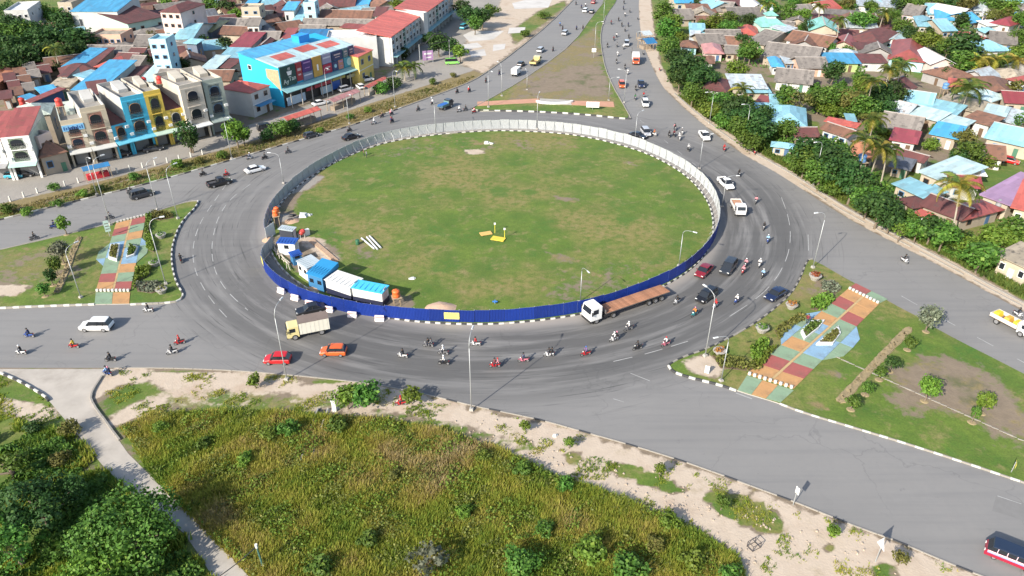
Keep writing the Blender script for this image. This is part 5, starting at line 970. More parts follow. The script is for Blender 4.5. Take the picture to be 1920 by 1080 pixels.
# planting trenches
def trench(px, wd, label):
    pts = resample(smooth([G(*q) for q in px], 1), .6); c = pts[len(pts) // 2].copy(); b = MB(); rows = []; r = random.Random(4)
    for i, p in enumerate(pts):
        d = (pts[min(i + 1, len(pts) - 1)] - pts[max(i - 1, 0)]).normalized(); n = Vector((-d.y, d.x, 0)); k = wd * (1 + r.uniform(-.12, .12)) * (.35 if i in (0, len(pts) - 1) else 1)
        rows.append([tuple(p - c + n * (k * u) + Vector((0, 0, h_))) for u, h_ in ((-.5, -.05), (-.38, .12 + r.uniform(0, .1)), (-.1, .02 + r.uniform(0, .12)), (.15, .05 + r.uniform(0, .1)), (.4, .15), (.5, -.05))])
    b.grid(rows); t = thing('planting_bed', label, 'planting bed', (c.x, c.y, I_)); link('earth', b.mesh('earth', [mat('dug_earth', (.27, .21, .115), .95, .35, 2.2, bump=.8)]), t); q = [(p - c)[:2] for p in pts]; poly = [(x - .4 * wd, y) for x, y in q] + [(x + .4 * wd, y) for x, y in q[::-1]]
    link('dry_weeds', shrub_mesh(poly, .4, 160, 'dry', 9, .3), t)
trench([(1706, 616), (1672, 650), (1640, 684), (1606, 720), (1572, 757)], 1.3, 'long dug planting strip beside the row of saplings'); trench([(150, 446), (137, 475), (125, 510), (112, 540), (106, 552)], 1.2, 'narrow dug planting strip across the trench lawn')
b = MB()
for k in range(60):
    p = G(1560, 668).lerp(G(1920, 830), k / 60); (None if k % 5 == 3 else b.box(p.x, p.y, I_ - .03, .7, .12, .08 + .02 * (k % 3), rz=R(-34)))
o = struct('edging_stones', b.mesh('edging_stones', [KGREY])); o['label'] = 'line of low edging stones across the sapling lawn'
def sapling(px, py, h, label, tint='mid', w_=1.0, kind='round', mulch=True):
    p = G(px, py, I_); t = tree_at(p, h, kind, tint, label, 'tree', 'saplings on the islands', w_, 'sapling', I_)
    if mulch: b = MB(); b.tube([(0, 0, -.05), (0, 0, .08)], [.65, .4], 12); link('mulch_ring', b.mesh('mulch_ring', [mat('dug_earth', ())]), t)
for a in ((1736, 622, 4.6, 'tallest sapling of the row beside the dug strip', 'grey'), (1701, 656, 2.4, 'second sapling of the row beside the dug strip'), (1668, 696, 2.6, 'third sapling of the row beside the dug strip', 'dark'), (1648, 712, 2.2, 'fourth sapling of the row beside the dug strip'), (1622, 740, 2.2, 'fifth sapling of the row beside the dug strip'), (1595, 768, 2.4, 'last sapling of the row near the white kerb'),
          (1733, 752, 4.2, 'thin sapling alone on the sandy lawn patch', 'lime', .9), (1822, 792, 2.8, 'leafless stake sapling in the wide lawn', 'mid', .5), (1840, 775, 3.6, 'slim sapling farther along the sandy lawn patch', 'lime', .8), (121, 494, 4.5, 'tall sapling above the lawn trench', 'grey', .9), (110, 516, 3.8, 'middle sapling left of the lawn trench'.replace('left of', 'beside'), 'mid', .8), (100, 535, 3.2, 'small sapling low on the trench lawn', 'dark', .8), (125, 440, 4.0, 'sapling at the upper end of the trench lawn', 'lime', .8), (85, 556, 2.6, 'little sapling near the lower kerb of the trench lawn')): sapling(*a)

# ================================================================ BUILDING SITE INSIDE THE HOARDING
SITEB = mat('site_roof_blue', (.02, .20, .42), .5, .1); SITEC = mat('site_roof_cyan', (.06, .42, .66), .5, .1); SITEW = mat('site_wall_white', (.60, .60, .58), .6, .05, .5, grime=.1); SITEN = mat('site_skirting', (.015, .018, .045), .6)
def hut(A, B, C, h, label, top, wall=SITEW, skirt=.0, rise=.25, win=2, name='site_hut'):
    a, b_, c = G(*A, h), G(*B, h), G(*C, h); u = (b_ - a); w_ = u.length; u.normalize(); n = Vector((-u.y, u.x, 0)); d = abs((c - a).dot(n)); o = a + u * w_ / 2 + n * d / 2; rz = math.atan2(u.y, u.x)
    t = thing(name, label, 'hut', (o.x, o.y, I_), rz, 'site huts'); h -= I_; b = MB(); b.box(0, 0, skirt, w_ - .12, d - .12, h - skirt); link('wall', b.mesh('wall', [wall]), t)
    if skirt: b = MB(); b.box(0, 0, 0, w_ - .05, d - .05, skirt); link('skirting', b.mesh('skirting', [SITEN]), t)
    b = MB(); b.hexa([(-w_ / 2 - .1, -d / 2 - .1, h), (w_ / 2 + .1, -d / 2 - .1, h), (w_ / 2 + .1, d / 2 + .1, h + rise * .1), (-w_ / 2 - .1, d / 2 + .1, h + rise * .1), (-w_ / 2 - .1, -d / 2 - .1, h + .1), (w_ / 2 + .1, -d / 2 - .1, h + .1), (w_ / 2 + .1, d / 2 + .1, h + rise), (-w_ / 2 - .1, d / 2 + .1, h + rise)]); r_ = link('roof', b.mesh('roof', [top]), t)
    b = MB(); [b.box(-w_ / 2 + (k + .5) * w_ / 6, 0, h + rise * .5 + .06, .06, d * .98, .06) for k in range(6)]; link('rib', b.mesh('rib', [top]), r_)
    for k in range(win): b = MB(); b.box((k + .5) / win * w_ - w_ / 2, -d / 2 + .05, 1.3, .8, .06, .7); link('window', b.mesh('window', [GLASS]), t)
    b = MB(); b.box(w_ / 2 - .05, 0, skirt, .06, .85, 2.0); link('door', b.mesh('door', [mat('hut_door', (.45, .46, .46), .5)]), t); return t
hut((609, 525), (656, 541), (633, 509), 2.7, 'white topped site hut in the middle of the row', mat('site_roof_white', (.60, .60, .58), .5, .05), skirt=1.1, win=0); hut((659, 540), (716, 551), (672, 527), 2.8, 'white site hut with a cyan top at the end of the row', SITEC, skirt=1.1, win=0)
hut((575, 513), (604, 522), (602, 492), 2.9, 'shed with a steep bright blue roof between pale huts', SITEB, mat('site_wall_blue', (.04, .16, .32), .6), rise=.9); hut((556, 490), (575, 504), (580, 478), 2.8, 'shed with a pale zinc roof beside the blue one', mat('site_roof_zinc', (.50, .56, .58), .4, .2, .8, .3), rise=.3)
hut((519, 456), (552, 458), (528, 447), 2.5, 'small deep blue roofed guard hut at the site entrance', mat('site_roof_navy', (.02, .08, .33), .5), win=1); hut((548, 482), (566, 477), (556, 471), 2.0, 'low lean-to with a dark blue sheet roof', mat('site_roof_navy', ()), mat('site_wall_blue', ()), win=1); hut((522, 430), (548, 434), (528, 424), 2.3, 'grey sheeted lean-to near the white gate panel', mat('site_roof_zinc', ()), mat('dark_cloth', (.03, .035, .05), .9), win=0)
TANK = mat('tank_orange', (.70, .13, .03), .5, .08)
def tank(px, py, z, r, h, label, mtl=TANK, stand=0.0, group='water tanks'):
    p = G(px, py, z + stand); t = thing('water_tank', label, 'water tank', (p.x, p.y, z), .3, group); b = MB(); s0 = stand
    b.tube([(0, 0, s0), (0, 0, s0 + .08), (0, 0, s0 + h * .3), (0, 0, s0 + h * .34), (0, 0, s0 + h * .62), (0, 0, s0 + h * .66), (0, 0, s0 + h * .86), (0, 0, s0 + h * .97), (0, 0, s0 + h)], [r * .95, r, r, r * .95, r * .95, r, r, r * .62, r * .3], 14); link('tank_body', b.mesh('tank_body', [mtl], True), t); b = MB(); b.tube([(0, 0, s0 + h), (0, 0, s0 + h + .08)], r * .32, 10); link('lid', b.mesh('lid', [mtl]), t)
    if stand:
        for sx in (-1, 1):
            for sy in (-1, 1): b = MB(); b.box(sx * r * .8, sy * r * .8, 0, .1, .1, s0 - .06); link('leg', b.mesh('leg', [mat('timber', (.34, .26, .17), .9)]), t)
        b = MB(); b.box(0, 0, s0 - .08, r * 2.5, r * 2.5, .07); link('platform', b.mesh('platform', [mat('timber', ())]), t)
tank(743, 556, I_, .6, 1.25, 'orange water tank on a timber stand at the end of the huts', stand=1.6); tank(517, 404, I_, .52, 1.2, 'orange water tank on a frame close inside the hoarding bend', stand=2.2); tank(519, 397, I_, .5, 1.0, 'second orange tank just behind the framed one', stand=1.2)
# white gate panel, timber, pipes, plates, heaps
p = G(509, 446); t = thing('site_gate', 'white gate panel standing at the site entrance', 'gate', (p.x, p.y, 0), R(70)); b = MB(); b.box(0, 0, .1, 2.6, .06, 2.5); link('panel', b.mesh('panel', [SITEW]), t); b = MB(); [b.box(x, 0, 0, .08, .1, 2.7) for x in (-1.3, 1.3)]; link('frame', b.mesh('frame', [STEEL]), t)
GREY_P = mat('pipe_grey', (.52, .52, .52), .5, .1)
for k, (a, c) in enumerate((((678, 447), (702, 467)), ((688, 445), (708, 468)), ((693, 443), (714, 465)))):
    a, c = G(*a, .4), G(*c, .4); b = MB(); m_ = (a + c) / 2; dv = c - m_; b.tube([-dv, dv], .17, 10); o = link('drain_pipe', b.mesh('drain_pipe', [GREY_P]), None, (m_.x, m_.y, I_ + .29)); tag(o, ('first', 'middle', 'last')[k] + ' of three parallel grey pipes lying on the field', 'pipe', 'pipes on the field')
p = G(671, 459, I_); t = thing('field_drum', 'small dark green drum beside the grey pipes', 'drum', p); b = MB(); b.tube([(0, 0, .1), (0, 0, .2), (0, 0, .9), (0, 0, 1.0)], [.34, .38, .38, .34], 12); link('drum_body', b.mesh('drum_body', [mat('drum_green', (.03, .12, .06), .6)], True), t); b = MB(); b.tube([(0, 0, 1.0), (0, 0, 1.04)], .3, 10); link('lid', b.mesh('lid', [mat('drum_green', ())]), t)
for k, (px, py, w_, d_, az, lab) in enumerate(((911, 439, 2.2, 1.3, 20, 'pale orange plate lying on the grass by the stakes'), (934, 449, 2.5, 1.5, -20, 'bright yellow plate lying on the grass by the stakes'))):
    p = G(px, py, I_ + .12); t = thing('ground_plate', lab, 'plate', p, R(az)); b = MB(); b.box(0, 0, .12, w_, d_, .08); link('plate', b.mesh('plate', [mat('plate_' + 'oy'[k], ((.62, .38, .12), (.66, .48, .05))[k], .7)]), t); b = MB(); [b.box(x * w_ * .4, 0, 0, .12, d_ * .9, .12) for x in (-1, 0, 1)]; link('bearer', b.mesh('bearer', [mat('timber', ())]), t)
for k, (px, py) in enumerate(((928, 437), (946, 447))):
    p = G(px, py, I_ + .1); t = thing('marker_stake', ('yellow stake with a white head above the orange plate', 'yellow stake with a white head above the yellow plate')[k], 'stake', p); b = MB(); b.tube([(0, 0, 0), (0, 0, 1.9)], .05, 6); link('stake', b.mesh('stake', [mat('stake_yellow', (.7, .6, .05), .6)]), t); b = MB(); b.box(0, 0, 1.75, .34, .1, .38); link('marker_head', b.mesh('marker_head', [WHITE]), t)
def heap(px, py, r, h, m, label, z=I_, sx=1.0, az=0):
    p = G(px, py, z); rr = random.Random(int(px)); b = MB(); rows = []
    for i, (u, k) in enumerate(((1.0, -.05), (.85, .22), (.6, .6), (.3, .88), (.05, 1.0))): rows.append([(r * sx * u * math.cos(a) * rr.uniform(.85, 1.12), r * u * math.sin(a) * rr.uniform(.85, 1.12), h * k * rr.uniform(.9, 1.1)) for a in np.linspace(0, 2 * math.pi, 15)[:-1]])
    b.grid(rows, 0, True); b.face(rows[-1]); o = link('earth_heap', b.mesh('earth_heap', [m], True), None, p, R(az)); return tag(o, label, 'heap')
SANDH = mat('heap_sand', (.50, .34, .24), .95, .2, 2, bump=.6); heap(828, 579, 2.2, .7, SANDH, 'pinkish sand heap behind the front of the hoarding', sx=1.3); heap(612, 474, 4.4, .4, SANDH, 'long low ridge of pink soil behind the huts', sx=.22, az=-37 + 90) if False else None
a, c = G(583, 452), G(632, 494); m_ = (a + c) / 2; b = MB(); b.box(0, 0, 0, (c - a).length, 1.0, .35, taper=.9); o = link('soil_ridge', b.mesh('soil_ridge', [mat('ridge_soil', (.40, .27, .18), .95, .25, 2, bump=.7)]), None, (m_.x, m_.y, I_), math.atan2((c - a).y, (c - a).x)); tag(o, 'long straight ridge of pink soil behind the huts', 'heap')
heap(505, 450, 1.3, .6, mat('ridge_soil', ()), 'brown soil heap in the site entrance gap', .02); heap(592, 540, 1.4, .5, mat('ridge_soil', ()), 'brown soil heap in front of the huts'); heap(548, 415, 1.6, .5, mat('ridge_soil', ()), 'brown soil heap beside the rubble')
STEELW = mat('debris_white', (.62, .62, .6), .7, .2)
for k, (px, py, s, lab) in enumerate(((569, 407, .9, 'broken white concrete block on the field edge'), (579, 405, .55, 'smaller concrete lump beside the broken block'), (547, 406, .6, 'dark rubble lump near the orange tanks'), (912, 270, .7, 'pale rock near the back of the field'), (921, 271, .5, 'smaller pale rock near the back of the field'), (773, 524, .45, 'white scrap lying behind the huts'), (769, 524, .3, 'tiny white scrap lying behind the huts'), (1040, 818, .3, 'grey stone on the sandy verge'))):
    rr = random.Random(k); b = MB(); b.hexa([(x * s * rr.uniform(.7, 1.1), y * s * rr.uniform(.7, 1.1), z * s * rr.uniform(.7, 1.0)) for x, y, z in ((-1, -.7, 0), (1, -.7, 0), (1, .7, 0), (-1, .7, 0), (-.7, -.5, 1), (.6, -.6, 1), (.7, .5, 1), (-.8, .5, 1))]); b.hexa([(x * s * .5 + s * .8, y * s * .5 + s * .4, z * s * .6) for x, y, z in ((-1, -.7, 0), (1, -.7, 0), (1, .7, 0), (-1, .7, 0), (-.7, -.5, 1), (.6, -.6, 1), (.7, .5, 1), (-.8, .5, 1))]); o = link('rubble_block', b.mesh('rubble_block', [STEELW if k != 2 else BLACK]), None, G(px, py, I_) if k < 7 else G(px, py)); tag(o, lab, 'rubble')
for k in range(14):
    a = G(514 + k * 2.0 + rnd.uniform(-2, 2), 462 + k * 2.6, .6); L = rnd.uniform(3, 4.6); b = MB(); b.tube([(-L / 2, 0, 0), (L / 2, 0, rnd.uniform(-.1, .5))], .06, 5); o = link('scaffold_pole', b.mesh('scaffold_pole', [mat('timber_pale', (.52, .46, .38), .8, .2)]), None, (a.x, a.y, I_ + .25 + .04 * (k % 4)), R(-62 + rnd.uniform(-14, 14))); tag(o, 'pale loose pole, %s from the entrance gap in the site heap' % ORD[k], 'pole', 'loose poles by the site entrance')
b = MB(); p = G(566, 447, I_); t = thing('concrete_mixer', 'red and white mixer machine behind the guard hut', 'machine', p, .7); b.tube([(-.3, 0, 1.0), (0, 0, 1.15), (.5, 0, 1.4), (.75, 0, 1.5)], [.35, .5, .45, .28], 12); link('drum', b.mesh('drum', [mat('mixer_red', (.5, .06, .05), .5)]), t); b = MB(); [b.box(x, y, 0, .08, .08, 1.0) for x in (-.4, .4) for y in (-.4, .4)]; link('frame', b.mesh('frame', [WHITE]), t); b = MB(); b.box(1.3, .4, 0, .9, .6, 1.3); link('motor_box', b.mesh('motor_box', [WHITE]), t)
p = G(928, 570, I_); t = thing('valve_marker', 'small blue cross marker on the grass behind the hoarding', 'marker', p); b = MB(); b.box(0, 0, 0, .12, .12, .5); link('post', b.mesh('post', [STEEL]), t); b = MB(); b.box(0, 0, .4, .8, .18, .14); b.box(0, 0, .41, .18, .8, .12); link('cross', b.mesh('cross', [mat('marker_blue', (.05, .2, .55), .5)]), t)

# ---------------------------------------------------------------- utility pole with a slack cable by the side road
p = G(494, 1064); t = thing('utility_pole', 'short green and white cable pole in the undergrowth', 'pole', p); b = MB(); b.tube([(0, 0, -.2), (-.15, 0, 3.2)], [.11, .09], 8); link('pole', b.mesh('pole', [mat('pole_green', (.05, .13, .11), .6)]), t)
b = MB(); b.box(0, 0, 0, .3, .3, .5); b.tube([(-.15, 0, 3.0), (-.16, 0, 3.5)], .14, 8); link('cap', b.mesh('cap', [WHITE]), t)
b = MB(); e = G(380, 1100, 2.6) - p; b.tube([(-.15 + (e.x + .15) * k / 8, e.y * k / 8, 3.2 + (e.z - 3.2) * k / 8 - 1.2 * (k / 8) * (1 - k / 8)) for k in range(9)], .05, 5); b.tube([(-.15 + (e.x + .15) * k / 8, e.y * k / 8 + .15, 3.05 + (e.z - 3.05) * k / 8 - 1.4 * (k / 8) * (1 - k / 8)) for k in range(9)], .03, 5); link('cable', b.mesh('cable', [BLACK]), t)
p = G(628, 770); t = thing('gate_post', 'thick white post at the edge of the meadow', 'post', p); b = MB(); b.box(0, 0, -.1, .55, .55, 1.8, taper=.92); link('shaft', b.mesh('shaft', [WHITE]), t); b = MB(); b.box(0, 0, 1.7, .65, .65, .12); link('cap', b.mesh('cap', [WHITE]), t)
p = G(1413, 1026); t = thing('metal_crate', 'open rusty metal frame crate on the sandy verge', 'crate', p, .5); b = MB()
for x in (-.55, .55):
    for y in (-.4, .4): b.box(x, y, 0, .06, .06, .8)
link('corner_post', b.mesh('corner_post', [mat('dark_iron', (.07, .06, .06), .7)]), t); b = MB()
for z_ in (.05, .75):
    for y in (-.4, .4): b.box(0, y, z_, 1.1, .05, .05)
    for x in (-.55, .55): b.box(x, 0, z_ + .002, .05, .8, .05)
link('rail', b.mesh('rail', [mat('dark_iron', ())]), t)

# ================================================================ BUILDINGS
RC = {'aqua': ((.23, .45, .53), 'metal', .12), 'sky': ((.07, .33, .56), 'metal', .1), 'mint': ((.22, .50, .44), 'metal', .1), 'red': ((.29, .075, .065), 'metal', .3), 'coral': ((.50, .115, .085), 'metal', .12), 'crimson': ((.26, .05, .06), 'metal', .2), 'maroon': ((.125, .045, .042), 'tile', .4), 'brown': ((.19, .095, .062), 'tile', .45), 'grey': ((.20, .178, .158), 'tile', .5), 'slate': ((.10, .11, .13), 'tile', .4),
      'zinc': ((.44, .50, .53), 'metal', .35), 'white': ((.66, .67, .68), 'metal', .15), 'pale': ((.42, .56, .58), 'metal', .12), 'tile': ((.40, .165, .095), 'tile', .25), 'pink': ((.46, .22, .21), 'metal', .15), 'purple': ((.33, .21, .33), 'metal', .06), 'olive': ((.33, .30, .12), 'metal', .3), 'blue': ((.03, .17, .36), 'metal', .1), 'tan': ((.34, .29, .22), 'tile', .5), 'mintwhite': ((.48, .55, .48), 'tile', .25)}
def RM(k): return roof_mat(k, *RC[k])
WC = {'white': (.50, .50, .48), 'cream': (.42, .365, .28), 'tan': (.34, .285, .22), 'pinkw': (.60, .48, .44), 'mint': (.40, .58, .50), 'aqua': (.36, .56, .62), 'blue': (.03, .40, .62), 'grey': (.30, .29, .28), 'green': (.06, .32, .20), 'yellow': (.60, .46, .13), 'slate': (.12, .15, .20), 'brick': (.34, .17, .12), 'lime': (.40, .50, .20), 'peach': (.56, .36, .26), 'navy': (.04, .08, .18)}
def WM(k): return mat('wall_' + k, WC[k], .85, .14, .5, grime=.30)
b = MB(); b.box(0, 0, 0, 1, .12, 1); WINM = b.mesh('window', [WHITE]); b = MB(); b.box(0, -.07, .1, .8, .02, .8); PANEM = b.mesh('pane', [GLASS])
b = MB(); b.box(0, 0, 0, 1, .1, 1); DOORM = b.mesh('door', [mat('door_wood', (.12, .075, .045), .7, .25)])
DOORS = [mat('door_wood', ()), mat('door_blue', (.06, .12, .22), .6), mat('door_white', (.55, .55, .53), .6), mat('door_green', (.06, .16, .10), .6)]
FRAMES = [WHITE, mat('frame_brown', (.14, .08, .05), .7), mat('frame_blue', (.08, .2, .36), .6)]
def window(t, x, y, z, w_, h_, rz, fm=None): o = link('window', WINM, t, (x, y, z), rz, (w_, 1, h_), [fm or WHITE]); link('pane', PANEM, o)
def frame_of(A, B, C, h):
    a, b_, c = G(*A, h), G(*B, h), G(*C, h); u = b_ - a; u.z = 0; w_ = u.length; u.normalize(); n = Vector((-u.y, u.x, 0)); d = max(2.0, abs((c - a).dot(n))); o = a + u * w_ / 2 + n * d / 2; return Vector((o.x, o.y, 0)), w_, d, math.atan2(u.y, u.x)
FOOT = []
def house(ax, ay, bx, by, cx, cy, h, typ, roof, wall, label, win=2, cat='house', name='house', rise=None, ov=.35, floors=1, base=None):
    if floors == 1 and typ != 'f' and h < 4.6 and cat == 'house': h *= .86
    o, w_, d, rz = frame_of((ax, ay), (bx, by), (cx, cy), h); t = thing(name, label, cat, o, rz, 'houses of the town')
    if cat == 'house' and typ != 'f' and floors == 1: w_ *= 1.13; d *= 1.13; ov = .75
    hw, hd = w_ / 2, d / 2
    span = d if typ in 'ghs' else w_
    r = rise if rise is not None else {'g': .20 * d, 'x': .22 * w_, 'h': .20 * min(w_, d), 's': .12 * d, 'f': 0}[typ]; r = min(r, 2.6); wx, wy = (hw - ov, hd - ov) if typ != 'f' else (hw, hd); FOOT.append((o.x, o.y, max(w_, d) / 2, min(w_, d) / 2, label, rz, w_, d)); th = .14; b = MB()
    if typ == 'g':
        b.extr([(-wy, -.2), (wy, -.2), (wy, h - .02), (0, h + r * (wy / hd) - .1), (-wy, h - .02)], -wx, wx); wl = b.mesh('wall', [WM(wall)]); b = MB(); b.extr([(-hd, h - .05), (0, h + r), (hd, h - .05), (hd, h - .05 + th), (0, h + r + th), (-hd, h - .05 + th)][::-1], -hw, hw)
    elif typ == 'x':
        b.extr([(-wx, -.2), (wx, -.2), (wx, h - .02), (0, h + r * (wx / hw) - .1), (-wx, h - .02)], -wy, wy, axis='y'); wl = b.mesh('wall', [WM(wall)]); b = MB(); b.extr([(-hw, h - .05), (0, h + r), (hw, h - .05), (hw, h - .05 + th), (0, h + r + th), (-hw, h - .05 + th)][::-1], -hd, hd, axis='y')
    elif typ == 's':
        b.hexa([(-wx, -wy, -.2), (wx, -wy, -.2), (wx, wy, -.2), (-wx, wy, -.2), (-wx, -wy, h), (wx, -wy, h), (wx, wy, h + r * .9), (-wx, wy, h + r * .9)]); wl = b.mesh('wall', [WM(wall)]); b = MB(); b.extr([(-hd, h), (hd, h + r), (hd, h + r + th), (-hd, h + th)], -hw, hw)
    elif typ == 'h':
        b.box(0, 0, -.2, 2 * wx, 2 * wy, h + .2); wl = b.mesh('wall', [WM(wall)]); b = MB(); rl = max(0, hw - hd) if hw > hd else 0; rd = max(0, hd - hw) if hd > hw else 0; e = h + .02
        E_ = [(-hw, -hd, e), (hw, -hd, e), (hw, hd, e), (-hw, hd, e)]; q = [(-max(rl, .05), -max(rd, .05), e + r), (max(rl, .05), -max(rd, .05), e + r), (max(rl, .05), max(rd, .05), e + r), (-max(rl, .05), max(rd, .05), e + r)]; b.hexa([(*p[:2], e - .12) for p in E_] + E_); b.hexa(E_ + q)
    else:
        b.box(0, 0, -.2, 2 * hw, 2 * hd, h + .2); wl = b.mesh('wall', [WM(wall)]); b = MB(); b.box(0, 0, h + .01, 2 * hw - .5, 2 * hd - .5, .1)
    link('wall', wl, t); ro = link('roof', b.mesh('roof', [RM(roof)]), t)
    if typ == 'f':
        for sx, sy, lx, ly in ((0, -hd + .1, 2 * hw, .2), (0, hd - .1, 2 * hw, .2), (-hw + .1, 0, .2, 2 * hd - .4), (hw - .1, 0, .2, 2 * hd - .4)): b = MB(); b.box(sx, sy, h, lx, ly, .75); link('parapet', b.mesh('parapet', [WM(wall)]), ro)
    elif typ in 'gx' and max(w_, d) > 5:
        b = MB(); (b.box(0, 0, h + r + th - .05, w_ + .05, .36, .1) if typ == 'g' else b.box(0, 0, h + r + th - .05, .36, d + .05, .1)); link('ridge_cap', b.mesh('ridge_cap', [mat('ridge_pale', (.40, .36, .33), .8, .2)]), ro)
    fm = FRAMES[rnd.randrange(3)]; nf = max(1, floors); fh = h / nf
    for f in range(nf):
        z = f * fh
        if win:
            k0 = win if f or floors > 1 else win
            for k in range(k0):
                x = -wx + 2 * wx * (k + .5) / k0
                if f == 0 and k == k0 // 2 and win > 0: link('door', DOORM, t, (x, -wy - .03, 0), 0, (.95, 1, 2.05), [DOORS[rnd.randrange(4)]])
                else: window(t, x, -wy - .04, z + fh * .35, min(1.3, wx / k0 * 1.2), fh * .38, 0, fm)
            s = 1 if o.x < 0 else -1
            for k in range(max(1, win // 2)): window(t, s * (wx + .04), -wy + 2 * wy * (k + .5) / max(1, win // 2), z + fh * .35, 1.1, fh * .36, s * R(90), fm)
        if f: b = MB(); b.box(0, -wy - .06, z - .12, 2 * wx + .1, .12, .18); link('floor_band', b.mesh('floor_band', [WHITE]), t)
    return t

